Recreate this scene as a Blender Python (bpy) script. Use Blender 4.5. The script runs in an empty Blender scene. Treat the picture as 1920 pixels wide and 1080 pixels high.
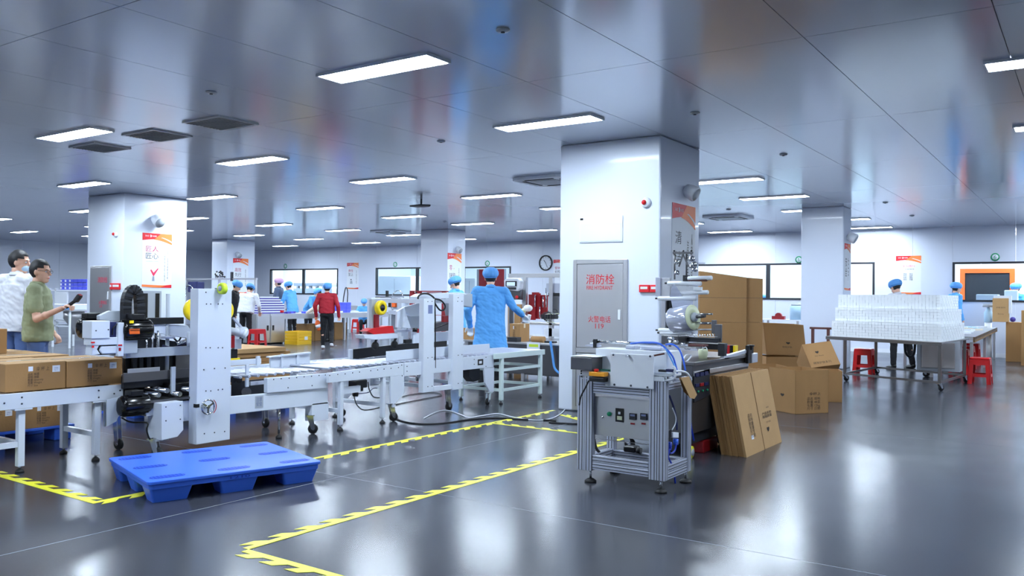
import bpy, math, random
from math import sin, cos, pi, radians as R
from mathutils import Vector, Matrix, noise
random.seed(7)
S = bpy.context.scene
C = S.collection
# ---------------------------------------------------------------- camera
H, FPX = 1.40, 1583.4
CEIL = 3.27
_y, _p, _r = R(34.531), R(-.529), R(.6)
CF = Vector((-sin(_y)*cos(_p), cos(_y)*cos(_p), -sin(_p)))
_a = CF.cross(Vector((0, 0, 1))).normalized(); _b = _a.cross(CF)
CR = _a*cos(_r)+_b*sin(_r); CU = _b*cos(_r)-_a*sin(_r)
cam = bpy.data.cameras.new('camera'); cam.sensor_width = 36; cam.lens = FPX/1920*36; cam.clip_end = 200
co = bpy.data.objects.new('camera', cam); C.objects.link(co)
co.matrix_world = Matrix(((CR.x, CU.x, -CF.x, 0), (CR.y, CU.y, -CF.y, 0), (CR.z, CU.z, -CF.z, H), (0, 0, 0, 1)))
S.camera = co
S.view_settings.view_transform = 'Standard'; S.view_settings.look = 'None'
S.view_settings.exposure = 0.0; S.view_settings.gamma = 1; S.view_settings.use_curve_mapping = False
# ---------------------------------------------------------------- world (only reaches the hall through its open rear)
W = bpy.data.worlds.new('world'); S.world = W; W.use_nodes = True
W.node_tree.nodes['Background'].inputs[0].default_value = (.80, .88, 1, 1)
W.node_tree.nodes['Background'].inputs[1].default_value = 0.9
LIGHT_POWER = 84.           # emission strength of every ceiling light panel
# ---------------------------------------------------------------- survey helpers: where a sight line meets a real plane of the hall
def ray(px, py): return CF*FPX+CR*(px-960)-CU*(py-540)
def at_x(px, py, X): d = ray(px, py); t = X/d.x; return Vector((X, d.y*t, H+d.z*t))
def at_y(px, py, Y): d = ray(px, py); t = Y/d.y; return Vector((d.x*t, Y, H+d.z*t))
def at_z(px, py, Z=0.): d = ray(px, py); t = (Z-H)/d.z; return Vector((d.x*t, d.y*t, Z))
def at_d(px, py, D): d = ray(px, py)*(D/FPX); return Vector((d.x, d.y, H+d.z))
# ---------------------------------------------------------------- materials
def srgb(c):
    return tuple((v/12.92 if v <= .04045 else ((v+.055)/1.055)**2.4) for v in c)
def mat(name, col, rough=.5, metal=0., var=0., vscale=8., bump=0., bscale=60., stretch=(1, 1, 1), emit=None, alpha=None, coat=0., spec=None, rvar=0.):
    m = bpy.data.materials.new(name); m.use_nodes = True
    nt = m.node_tree; b = nt.nodes['Principled BSDF']
    c = srgb(col)+(1,)
    b.inputs['Base Color'].default_value = c; b.inputs['Roughness'].default_value = rough; b.inputs['Metallic'].default_value = metal
    if coat: b.inputs['Coat Weight'].default_value = coat; b.inputs['Coat Roughness'].default_value = .05
    if spec is not None: b.inputs['Specular IOR Level'].default_value = spec
    if emit: b.inputs['Emission Color'].default_value = srgb(emit[0])+(1,); b.inputs['Emission Strength'].default_value = emit[1]
    if alpha is not None:
        b.inputs['Alpha'].default_value = alpha
    if var or bump or rvar:
        tc = nt.nodes.new('ShaderNodeTexCoord'); mp = nt.nodes.new('ShaderNodeMapping'); mp.inputs['Scale'].default_value = stretch
        nt.links.new(tc.outputs['Object'], mp.inputs[0])
    if var or rvar:
        n = nt.nodes.new('ShaderNodeTexNoise'); n.inputs['Scale'].default_value = vscale; n.inputs['Detail'].default_value = 5
        nt.links.new(mp.outputs[0], n.inputs[0])
    if var:
        r = nt.nodes.new('ShaderNodeMapRange'); r.inputs[1].default_value = .25; r.inputs[2].default_value = .75
        r.inputs[3].default_value = 1-var; r.inputs[4].default_value = 1+var
        nt.links.new(n.outputs[0], r.inputs[0])
        v = nt.nodes.new('ShaderNodeVectorMath'); v.operation = 'SCALE'; v.inputs[0].default_value = c[:3]
        nt.links.new(r.outputs[0], v.inputs['Scale']); nt.links.new(v.outputs[0], b.inputs['Base Color'])
    if rvar:
        r = nt.nodes.new('ShaderNodeMapRange'); r.inputs[1].default_value = .3; r.inputs[2].default_value = .7
        r.inputs[3].default_value = rough-rvar; r.inputs[4].default_value = rough+rvar
        nt.links.new(n.outputs[0], r.inputs[0]); nt.links.new(r.outputs[0], b.inputs['Roughness'])
    if bump:
        n2 = nt.nodes.new('ShaderNodeTexNoise'); n2.inputs['Scale'].default_value = bscale; n2.inputs['Detail'].default_value = 4
        nt.links.new(mp.outputs[0], n2.inputs[0])
        bp = nt.nodes.new('ShaderNodeBump'); bp.inputs['Strength'].default_value = bump; bp.inputs['Distance'].default_value = .01
        nt.links.new(n2.outputs[0], bp.inputs['Height']); nt.links.new(bp.outputs[0], b.inputs['Normal'])
    return m
M = {}
def mk(name, *a, **k): M[name] = mat(name, *a, **k)
mk('floor', (.225, .235, .265), .205, 0, var=.16, vscale=.9, rvar=.035, spec=.42, bump=0)
mk('joint', (.62, .66, .72), .4)
mk('ceiling', (.75, .78, .84), .17, .30, bump=.012, bscale=2.2, coat=.1, stretch=(1, .25, 1))
mk('ceiling_joint', (.34, .36, .42), .6)
mk('wall', (.86, .885, .94), .32, 0, coat=.1)
mk('wall_joint', (.60, .63, .70), .6)
mk('column', (.86, .89, .95), .28, 0, coat=.15)
mk('light', (1, 1, 1), .4, emit=((.88, .94, 1.), LIGHT_POWER))
mk('frame_white', (.9, .92, .95), .4)
mk('machine', (.84, .87, .92), .33, var=.02, vscale=3)
mk('machine_grey', (.68, .71, .75), .4)
mk('table_green_white', (.84, .90, .89), .35)
mk('steel', (.80, .80, .81), .33, .85, var=.03, vscale=3)
mk('steel_dark', (.42, .42, .43), .32, .85, var=.06, vscale=3)
mk('steel_mid', (.50, .49, .49), .3, .85)
mk('chrome', (.85, .86, .88), .12, 1.)
mk('aluminium', (.78, .80, .86), .32, .35)
mk('black', (.05, .05, .06), .4)
mk('black_gloss', (.035, .035, .045), .18)
mk('rubber', (.07, .07, .08), .6)
mk('dark', (.13, .14, .17), .5)
mk('bolt', (.32, .34, .38), .35, .7)
mk('navy', (.10, .13, .33), .5)
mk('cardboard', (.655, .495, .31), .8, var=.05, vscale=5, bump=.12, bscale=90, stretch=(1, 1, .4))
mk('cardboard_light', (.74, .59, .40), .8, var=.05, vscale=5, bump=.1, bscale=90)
mk('cardboard_edge', (.50, .37, .22), .85, var=.2, vscale=140, stretch=(.02, .02, 1))
mk('tape_clear', (.88, .83, .74), .15, coat=.6)
mk('ink', (.33, .26, .20), .7)
mk('ink_dark', (.20, .17, .15), .7)
mk('label_white', (.90, .92, .96), .5)
mk('ink_blue', (.45, .50, .66), .6)
mk('blue_plastic', (.24, .45, .92), .33, var=.05, vscale=3, bump=.05, bscale=200)
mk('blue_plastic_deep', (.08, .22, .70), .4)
mk('yellow_tape', (.93, .91, .22), .35, var=.06, vscale=9)
mk('yellow', (.97, .85, .10), .3)
mk('lime', (.80, .90, .22), .35)
mk('yellow_crate', (.90, .72, .12), .4)
mk('red', (.80, .08, .10), .3)
mk('red_deep', (.58, .07, .11), .4)
mk('orange', (.96, .42, .14), .4)
mk('orange_yellow', (.98, .66, .12), .35)
mk('pink', (.90, .22, .36), .5)
mk('magenta', (.72, .06, .33), .5)
mk('green', (.10, .62, .42), .45)
mk('green_belt', (.12, .42, .34), .5)
mk('purple', (.25, .22, .62), .45)
mk('violet', (.70, .62, .90), .45)
mk('blue_bin', (.30, .34, .86), .4)
mk('paper', (.90, .92, .95), .5)
mk('paper_box', (.95, .97, .985), .45)
mk('skin', (.89, .70, .60), .5, var=.04, vscale=14)
mk('hair', (.09, .085, .095), .5, bump=.3, bscale=160)
mk('cap_blue', (.38, .66, .94), .6, var=.06, vscale=30, bump=.5, bscale=28)
mk('coat_blue', (.35, .66, .93), .65, var=.04, vscale=8, bump=.25, bscale=14)
mk('cap_pink', (.90, .70, .84), .6, bump=.5, bscale=28)
mk('cap_green', (.78, .90, .36), .6, bump=.5, bscale=28)
mk('cloth_white', (.90, .91, .94), .7, bump=.3, bscale=14)
mk('cloth_cream', (.90, .86, .78), .7, bump=.3, bscale=14)
mk('cloth_olive', (.58, .61, .47), .75, bump=.3, bscale=14)
mk('cloth_grey', (.36, .41, .50), .75, bump=.3, bscale=14)
mk('cloth_red', (.66, .07, .15), .7, bump=.3, bscale=14)
mk('cloth_black', (.06, .065, .09), .75, bump=.3, bscale=14)
mk('jeans', (.34, .44, .64), .75, var=.1, vscale=12)
mk('shoe_white', (.88, .88, .9), .5)
mk('mask', (.72, .85, .95), .6)
mk('glove', (.93, .94, .95), .7, bump=.3, bscale=30)
mk('sign_red', (.86, .12, .16), .4)
mk('poster_red', (.86, .12, .15), .4)
mk('poster_orange', (.95, .50, .24), .4)
mk('poster_gold', (.97, .72, .40), .4)
mk('screen', (.75, .82, .9), .2, emit=((.75, .85, .95), .6))
mk('film', (.74, .76, .83), .16, .35, coat=.6, var=.22, vscale=9, stretch=(.3, 1, 5))
mk('roll_end', (.85, .88, .74), .35)
mk('brown', (.36, .20, .18), .4)
mk('room_wall', (.90, .93, .95), .5)
mk('machine_far', (.70, .74, .80), .4)
def glass_mat():
    m = bpy.data.materials.new('window_glass'); m.use_nodes = True; nt = m.node_tree; nt.nodes.clear()
    o = nt.nodes.new('ShaderNodeOutputMaterial'); mx = nt.nodes.new('ShaderNodeMixShader'); t = nt.nodes.new('ShaderNodeBsdfTransparent'); g = nt.nodes.new('ShaderNodeBsdfGlossy')
    f = nt.nodes.new('ShaderNodeLayerWeight'); f.inputs[0].default_value = .12; g.inputs['Roughness'].default_value = .02
    t.inputs[0].default_value = (.93, .97, .97, 1)
    nt.links.new(f.outputs[0], mx.inputs[0]); nt.links.new(t.outputs[0], mx.inputs[1]); nt.links.new(g.outputs[0], mx.inputs[2]); nt.links.new(mx.outputs[0], o.inputs[0])
    return m
M['glass'] = glass_mat()
# ---------------------------------------------------------------- mesh builder
class MB:
    def __init__(s): s.v = []; s.f = []; s.sm = []
    def add(s, vs, fs, smooth=False):
        o = len(s.v); s.v += [Vector(v) for v in vs]
        s.f += [tuple(i+o for i in f) for f in fs]; s.sm += [smooth]*len(fs); return s
    def box(s, x0, x1, y0, y1, z0, z1):
        x0, x1 = sorted((x0, x1)); y0, y1 = sorted((y0, y1)); z0, z1 = sorted((z0, z1))
        v = [(x0, y0, z0), (x1, y0, z0), (x1, y1, z0), (x0, y1, z0), (x0, y0, z1), (x1, y0, z1), (x1, y1, z1), (x0, y1, z1)]
        return s.add(v, [(0, 3, 2, 1), (4, 5, 6, 7), (0, 1, 5, 4), (1, 2, 6, 5), (2, 3, 7, 6), (3, 0, 4, 7)])
    def cbox(s, c, sz, rot=None):
        hx, hy, hz = sz[0]/2, sz[1]/2, sz[2]/2
        v = [Vector(p) for p in ((-hx, -hy, -hz), (hx, -hy, -hz), (hx, hy, -hz), (-hx, hy, -hz), (-hx, -hy, hz), (hx, -hy, hz), (hx, hy, hz), (-hx, hy, hz))]
        if rot is not None: v = [rot @ p for p in v]
        return s.add([p+Vector(c) for p in v], [(0, 3, 2, 1), (4, 5, 6, 7), (0, 1, 5, 4), (1, 2, 6, 5), (2, 3, 7, 6), (3, 0, 4, 7)])
    def bar(s, a, b, w, h=None, up=(0, 0, 1)):
        a = Vector(a); b = Vector(b); h = h or w; d = (b-a); L = d.length; d.normalize(); up = Vector(up)
        if abs(d.dot(up)) > .98: up = Vector((1, 0, 0))
        r = d.cross(up).normalized(); u = r.cross(d)
        v = [p+r*(w/2*i)+u*(h/2*j) for p in (a, b) for i, j in ((-1, -1), (1, -1), (1, 1), (-1, 1))]
        return s.add(v, [(0, 1, 2, 3), (7, 6, 5, 4), (0, 4, 5, 1), (1, 5, 6, 2), (2, 6, 7, 3), (3, 7, 4, 0)])
    def cyl(s, a, b, r, n=16, r2=None, cap=True):
        a = Vector(a); b = Vector(b); r2 = r if r2 is None else r2; d = (b-a).normalized()
        t = Vector((0, 0, 1)) if abs(d.z) < .9 else Vector((1, 0, 0)); x = d.cross(t).normalized(); y = d.cross(x)
        v = [a+(x*cos(2*pi*i/n)+y*sin(2*pi*i/n))*r for i in range(n)]+[b+(x*cos(2*pi*i/n)+y*sin(2*pi*i/n))*r2 for i in range(n)]
        s.add(v, [(i, i+n, (i+1) % n+n, (i+1) % n) for i in range(n)], True)
        if cap: s.add(v, [tuple(range(n)), tuple(range(2*n-1, n-1, -1))])
        return s
    def ring(s, c, ax, prof, n=24, smooth=True, closed=False):
        # lathe: prof = [(radius, distance along axis)]
        c = Vector(c); d = Vector(ax).normalized(); t = Vector((0, 0, 1)) if abs(d.z) < .9 else Vector((1, 0, 0)); x = d.cross(t).normalized(); y = d.cross(x)
        m = len(prof); v = []
        for r, h in prof: v += [c+d*h+(x*cos(2*pi*i/n)+y*sin(2*pi*i/n))*r for i in range(n)]
        f = []
        for k in range(m if closed else m-1):
            k2 = (k+1) % m
            f += [(k*n+i, k*n+(i+1) % n, k2*n+(i+1) % n, k2*n+i) for i in range(n)]
        return s.add(v, f, smooth)
    def tube(s, pts, r, n=8, smooth_path=True):
        P = [Vector(p) for p in pts]
        if smooth_path and len(P) > 2:
            Q = []
            for i in range(len(P)-1):
                p0 = P[max(i-1, 0)]; p1 = P[i]; p2 = P[i+1]; p3 = P[min(i+2, len(P)-1)]
                for k in range(6):
                    t = k/6; Q.append(.5*((2*p1)+(p2-p0)*t+(2*p0-5*p1+4*p2-p3)*t*t+(3*p1-p0-3*p2+p3)*t**3))
            P = Q+[P[-1]]
        v = []; m = len(P); pn = None
        for i, p in enumerate(P):
            d = (P[min(i+1, m-1)]-P[max(i-1, 0)]).normalized()
            if pn is None: pn = d.orthogonal().normalized()
            x = (pn-d*pn.dot(d)).normalized(); pn = x; y = d.cross(x)
            v += [p+(x*cos(2*pi*k/n)+y*sin(2*pi*k/n))*r for k in range(n)]
        f = [(i*n+k, i*n+(k+1) % n, (i+1)*n+(k+1) % n, (i+1)*n+k) for i in range(m-1) for k in range(n)]
        s.add(v, f, True); s.add(v, [tuple(range(n-1, -1, -1)), tuple(range((m-1)*n, m*n))]); return s
    def prism(s, poly, d, smooth=False):
        # closed outline extruded along vector d
        n = len(poly); P = [Vector(p) for p in poly]; d = Vector(d)
        v = P+[p+d for p in P]
        return s.add(v, [tuple(range(n-1, -1, -1)), tuple(range(n, 2*n))]+[(i, (i+1) % n, (i+1) % n+n, i+n) for i in range(n)], smooth)
    def ell(s, c, r, n=16, m=10, rot=None):
        c = Vector(c); v = []
        for j in range(m+1):
            a = pi*j/m
            for i in range(n):
                b = 2*pi*i/n; p = Vector((r[0]*sin(a)*cos(b), r[1]*sin(a)*sin(b), r[2]*cos(a)))
                v.append(c+(rot @ p if rot is not None else p))
        f = [(j*n+i, (j+1)*n+i, (j+1)*n+(i+1) % n, j*n+(i+1) % n) for j in range(m) for i in range(n)]
        return s.add(v, f, True)
    # faces given by the sight lines that bound them, on a plane X or Y of the machine
    def bx(s, X, px0, py0, px1, py1, d):
        a = at_x(px0, py0, X); b = at_x(px1, py1, X); return s.box(X-d, X, a.y, b.y, b.z, a.z)
    def by(s, Y, px0, py0, px1, py1, d):
        a = at_y(px0, py0, Y); b = at_y(px1, py1, Y); return s.box(a.x, b.x, Y, Y+d, b.z, a.z)
    def px(s, X, pts, d): return s.prism([at_x(x, y, X) for x, y in pts], (-d, 0, 0))
    def py(s, Y, pts, d): return s.prism([at_y(x, y, Y) for x, y in pts], (0, d, 0))
    def mesh(s, name, m, org=Vector((0, 0, 0))):
        me = bpy.data.meshes.new(name); me.from_pydata([v-org for v in s.v], [], s.f)
        me.polygons.foreach_set('use_smooth', s.sm)
        for q in (m if isinstance(m, (list, tuple)) else [m]): me.materials.append(M[q] if isinstance(q, str) else q)
        return me
    def clean(s, me):
        import bmesh
        bm = bmesh.new(); bm.from_mesh(me); bmesh.ops.remove_doubles(bm, verts=bm.verts, dist=1e-5)
        bmesh.ops.dissolve_degenerate(bm, edges=bm.edges, dist=1e-6)
        bmesh.ops.recalc_face_normals(bm, faces=bm.faces); bm.to_mesh(me); bm.free()
    def build(s, name, m, parent=None, bevel=0., clean=True):
        org = worg(parent) if parent is not None else Vector((0, 0, 0))
        me = s.mesh(name, m, org)
        if clean: s.clean(me)
        o = bpy.data.objects.new(name, me); C.objects.link(o)
        if parent is not None: o.parent = parent
        if bevel:
            b = o.modifiers.new('bevel', 'BEVEL'); b.width = bevel; b.segments = 2; b.limit_method = 'ANGLE'; b.angle_limit = R(40)
        return o
def worg(o):
    p = Vector((0, 0, 0))
    while o is not None: p += o.location; o = o.parent
    return p
def tag(o, label=None, cat=None, group=None, kind=None):
    if label: o['label'] = label
    if cat: o['category'] = cat
    if group: o['group'] = group
    if kind: o['kind'] = kind
    return o
def thing(name, label, cat, loc=(0, 0, 0), group=None, rz=0.):
    o = bpy.data.objects.new(name, None); o.empty_display_size = .1; C.objects.link(o); o.location = loc; o.rotation_euler.z = rz
    return tag(o, label, cat, group)
def single(name, mb, m, label, cat, group=None, bevel=0.):
    # a thing that is one mesh: its origin goes to the middle of its base
    lo = Vector([min(v[i] for v in mb.v) for i in range(3)]); hi = Vector([max(v[i] for v in mb.v) for i in range(3)])
    org = Vector(((lo.x+hi.x)/2, (lo.y+hi.y)/2, lo.z))
    mb.v = [v-org for v in mb.v]; o = mb.build(name, m, None, bevel); o.location = org
    return tag(o, label, cat, group)
def copy_tree(o, parent=None):
    c = o.copy(); C.objects.link(c)
    if parent is not None: c.parent = parent; c.matrix_parent_inverse = o.matrix_parent_inverse
    for ch in list(o.children): copy_tree(ch, c)
    return c
_ts = bpy.data.scenes.new('workshop')          # empty side scene in which text and modifiers are turned into meshes; removed at the end
def bake(o):
    _ts.collection.objects.link(o); vl = _ts.view_layers[0]; vl.update()
    me = bpy.data.meshes.new_from_object(o.evaluated_get(vl.depsgraph)); _ts.collection.objects.unlink(o)
    return me
# ---------------------------------------------------------------- writing
def writing(txt, name, m, org, right, up, width=None, height=None, parent=None, off=.0015, spacing=1.):
    """text laid on a surface: org = lower left corner, right/up = unit directions, scaled to width/height"""
    cu = bpy.data.curves.new(name, 'FONT'); cu.body = txt; cu.size = 1; cu.space_line = spacing; cu.resolution_u = 2
    t = bpy.data.objects.new(name, cu); me = bake(t)
    bpy.data.objects.remove(t); bpy.data.curves.remove(cu)
    if not me.vertices: return None
    xs = [v.co.x for v in me.vertices]; ys = [v.co.y for v in me.vertices]
    x0, x1, y0, y1 = min(xs), max(xs), min(ys), max(ys); sx = (width/(x1-x0)) if width else None; sy = (height/(y1-y0)) if height else None
    sx = sx or sy; sy = sy or sx; right = Vector(right); up = Vector(up); n = right.cross(up)
    po = worg(parent) if parent is not None else Vector((0, 0, 0))
    for v in me.vertices: v.co = Vector(org)+right*((v.co.x-x0)*sx)+up*((v.co.y-y0)*sy)+n*off-po
    me.materials.clear(); me.materials.append(M[m])
    o = bpy.data.objects.new(name, me); C.objects.link(o)
    if parent is not None: o.parent = parent
    return o
# ================================================================ SETTING
X0, X1, Y0, Y1 = -33., 5.5, -5., 24.
fl = thing('floor', 'dark grey polished epoxy floor with thin pale joints', 'floor'); fl['kind'] = 'structure'
MB().box(X0, X1, Y0, Y1, -.1, -.0007).build('floor_joint_bed', 'joint', fl)
xs = [X0, -26.2, -19.0, -11.9, -4.75, 2.35, X1]; ys = [Y0, -.1, 4.62, 9.4, 14.2, 19., Y1]
for i in range(len(xs)-1):
    for j in range(len(ys)-1):
        MB().box(xs[i]+.004, xs[i+1]-.004, ys[j]+.004, ys[j+1]-.004, -.06, 0).build('floor_slab', 'floor', fl)
ce = thing('ceiling', 'glossy pale grey ceiling of long metal faced panels', 'ceiling', (0, 0, CEIL)); ce['kind'] = 'structure'
MB().box(X0, X1, Y0, Y1, CEIL+.012, CEIL+.1).build('ceiling_backing', 'ceiling_joint', ce)
pm = MB().box(.003, 1.181, .003, 3.047, 0, .02).mesh('ceiling_panel', 'ceiling')
nx = int((X1-X0)/1.184); nyp = 10
for i in range(33):
    for j in range(nyp):
        o = bpy.data.objects.new('ceiling_panel', pm); C.objects.link(o); o.parent = ce
        o.location = (-2.895+1.184*(6-i), -6.08+3.05*j+.01, 0)
# ---- back wall with its windows
YW = 24.0
wins = [ # px of left edge / right edge, top z, bottom z, mullions px
    ('window_1', 507, 634, 2.43, 1.37, [569]),
    ('window_2', 705, 823, 2.43, 1.36, [782]),
    ('window_3', 868, 958, 2.42, 1.36, []),
    ('window_4', 1290, 1640, 2.40, 1.37, [1440]),
    ('window_5', 1786, 2060, 2.37, 1.37, []),
]
wb = thing('wall_back', 'long white panelled back wall with glazed viewing windows', 'wall', (0, YW, 0)); wb['kind'] = 'structure'
rects = []
for n, a, b, zt, zb, mu in wins:
    rects.append((at_y(a, 500, YW).x, min(at_y(b, 500, YW).x, X1), zb, zt))
rects[-1] = (rects[-1][0], 1.2, rects[-1][2], rects[-1][3])
def wpanel(x0, x1, z0, z1):
    n = max(1, round((x1-x0)/1.2))
    for k in range(n):
        a = x0+(x1-x0)*k/n; b = x0+(x1-x0)*(k+1)/n
        MB().box(a+.003, b-.003, YW, YW+.06, z0, z1).build('wall_panel', 'wall', wb)
cur = X0
for (a, b, zb, zt) in rects:
    wpanel(cur, a, 0, CEIL); wpanel(a, b, 0, zb); wpanel(a, b, zt, CEIL); cur = b
wpanel(cur, X1, 0, CEIL)
for (n, pa, pb, zt, zb, mu), (a, b, _, _) in zip(wins, rects):
    w = thing(n, 'black framed viewing window in the back wall', 'window', ((a+b)/2, YW, zb)); w['kind'] = 'structure'
    t = .05; f = MB()
    f.box(a, b, YW-.02, YW+.08, zt-t, zt).box(a, b, YW-.02, YW+.08, zb, zb+t).box(a, a+t, YW-.02, YW+.08, zb+t, zt-t).box(b-t, b, YW-.02, YW+.08, zb+t, zt-t)
    f.build('window_frame', 'dark', w)
    cuts = [a+t]+[at_y(m, 500, YW).x for m in mu]+[b-t]
    for m in cuts[1:-1]: MB().box(m-.05, m+.05, YW-.02, YW+.07, zb+t, zt-t).build('mullion', 'dark', w)
    for c0, c1 in zip(cuts[:-1], cuts[1:]): MB().box(c0, c1, YW+.03, YW+.036, zb+t, zt-t).build('pane', 'glass', w)
# rooms behind the glass
ORD = ['first', 'second', 'third', 'fourth', 'fifth', 'sixth', 'seventh', 'eighth', 'ninth', 'tenth']
rb = thing('wall_rear', 'white inner wall of the rooms seen through the viewing windows', 'wall', (0, YW+4, 0)); rb['kind'] = 'structure'
MB().box(X0, X1, YW+4, YW+4.1, 0, CEIL).build('inner_wall', 'room_wall', rb)
MB().box(X0, X1, YW+.06, YW+4, -.05, 0).build('floor_rear', 'floor', None)['kind'] = 'structure'
MB().box(X0, X1, YW+.06, YW+4, CEIL, CEIL+.05).build('ceiling_rear', 'room_wall', None)['kind'] = 'structure'
for x in (-24.7, -20.5, -15.0, -5.8, -3.3, 2): MB().box(x-.05, x+.05, YW+.06, YW+4, 0, CEIL).build('wall_partition', 'room_wall', None)['kind'] = 'structure'
for x in (-31., -28.5, -26, -22, -17.4, -12, -8.2, -4.5, -1.5, 1.):  # unseen panels, with a second row added to make the windows brighter
    rl = thing('room_fill_light', 'x', None, (x, YW+1.55, CEIL)); MB().box(x-.6, x+.6, YW+1.4, YW+1.7, CEIL-.03, CEIL-.005).build('diffuser', 'light', rl); MB().box(x-.6, x+.6, YW+2.8, YW+3.1, CEIL-.03, CEIL-.005).build('diffuser', 'light', rl); rl['label'] = 'unseen light panel added to brighten the rooms behind the glass, %s from the left' % ORD.pop(0); rl['category'] = 'ceiling light'; rl['group'] = 'added light panels behind the glass'
# left wall, right wall, wall behind the camera side is open
def plain_wall(name, x0, x1, y0, y1, lab, n):
    w = thing(name, lab, 'wall', ((x0+x1)/2, (y0+y1)/2, 0)); w['kind'] = 'structure'
    for k in range(n):
        if abs(x1-x0) < abs(y1-y0):
            a = y0+(y1-y0)*k/n; b = y0+(y1-y0)*(k+1)/n; MB().box(x0, x1, a+.003, b-.003, 0, CEIL).build('wall_panel', 'wall', w)
        else:
            a = x0+(x1-x0)*k/n; b = x0+(x1-x0)*(k+1)/n; MB().box(a+.003, b-.003, y0, y1, 0, CEIL).build('wall_panel', 'wall', w)
plain_wall('wall_left', X0-.06, X0, Y0, Y1+4, 'white panelled wall at the far left end of the hall', 24)
plain_wall('wall_right', X1, X1+.06, Y0, Y1+4, 'white panelled wall right of the camera', 24)
plain_wall('wall_front', X0, X1, Y0-.06, Y0, 'white panelled wall behind the camera', 30)
MB().box(X0, X1, YW-.02, YW-.001, 0, .1).build('baseboard_back', 'frame_white', None)['kind'] = 'structure'
# ---- columns
def column(x0, x1, y0, y1, lab):
    c = thing('column', lab, 'column', ((x0+x1)/2, (y0+y1)/2, 0)); c['kind'] = 'structure'
    MB().box(x0, x1, y0, y1, 0, CEIL-.001).build('column_shaft', 'column', c, .02)
    return c
CX0, CX1, CY0, CY1 = -5.45, -4.10, 8.95, 10.12
column(CX0, CX1, CY0, CY1, 'broad white column carrying the fire hydrant cabinet')
column(-16.32, -15.06, 8.95, 10.30, 'broad white column at the left, behind the olive shirted man')
column(-25.72, -24.86, 18.6, 19.78, 'slim white column behind the two workers at the trolley cabinets')
column(-16.02, -15.0, 18.6, 19.4, 'white column behind the carton sealer, left of the wall clock')
column(-4.96, -4.12, 17.7, 18.35, 'bright white column left of the stacked white boxes')
# ---- ceiling lights
rows = [
    (-0.1, 0., [5.1, 7.65, 10.57, 13.1, 15.7, 18.2, 20.7, 23.2], 'in the row nearest the right edge'),
    (-4.84, 0., [-2.5, 0., 2.55, 5.1, 7.67, 10.15, 12.93, 15.5, 18.06, 20.6, 23.2], 'in the row over the blue pallet'),
    (-9.75, .09, [-2.5, 0.2, 2.75, 5.28, 7.68, 10.10, 12.78, 15.2, 17.6, 20.0, 22.9], 'in the row over the carton sealers'),
    (-14.5, .125, [.2, 2.75, 5.3, 7.86, 10.23, 12.75, 15.13, 17.46, 20.04, 22.4], 'in the row over the big poster column'),
    (-19.5, .15, [2.9, 5.5, 8., 10.48, 12.88, 15.23, 17.47, 19.72, 22.1], 'in the row left of the poster column'),
    (-24.2, .18, [5.7, 8.2, 10.54, 13.1, 15.3, 17.59, 19.75, 22.08], 'in the row over the far slim column'),
    (-28.9, .2, [8.3, 10.8, 13.2, 15.27, 17.6, 19.8, 22.14], 'in the row beside the left wall'),
]
ordn = ['nearest', 'second', 'third', 'fourth', 'fifth', 'sixth', 'seventh', 'eighth', 'ninth', 'tenth', 'eleventh']
L0 = thing('ceiling_light', 'x', 'ceiling light', (0, 0, CEIL))
MB().box(-.615, .615, -.15, -.135, -.022, 0).box(-.615, .615, .135, .15, -.022, 0).box(-.615, -.6, -.135, .135, -.022, 0).box(.6, .615, -.135, .135, -.022, 0).build('light_frame', 'frame_white', None).parent = L0
MB().box(-.6, .6, -.135, .135, -.018, -.002).build('diffuser', 'light', None).parent = L0
firstl = True
for x0, k, ylist, where in rows:
    for q, y in enumerate(ylist):
        o = L0 if firstl else copy_tree(L0); firstl = False
        o.location = (x0+k*(y-7.7 if k else 0), y, CEIL)
        tag(o, 'ceiling light panel, %s from camera %s' % (ordn[q], where), 'ceiling light', 'flat light panels in the ceiling')
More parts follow.
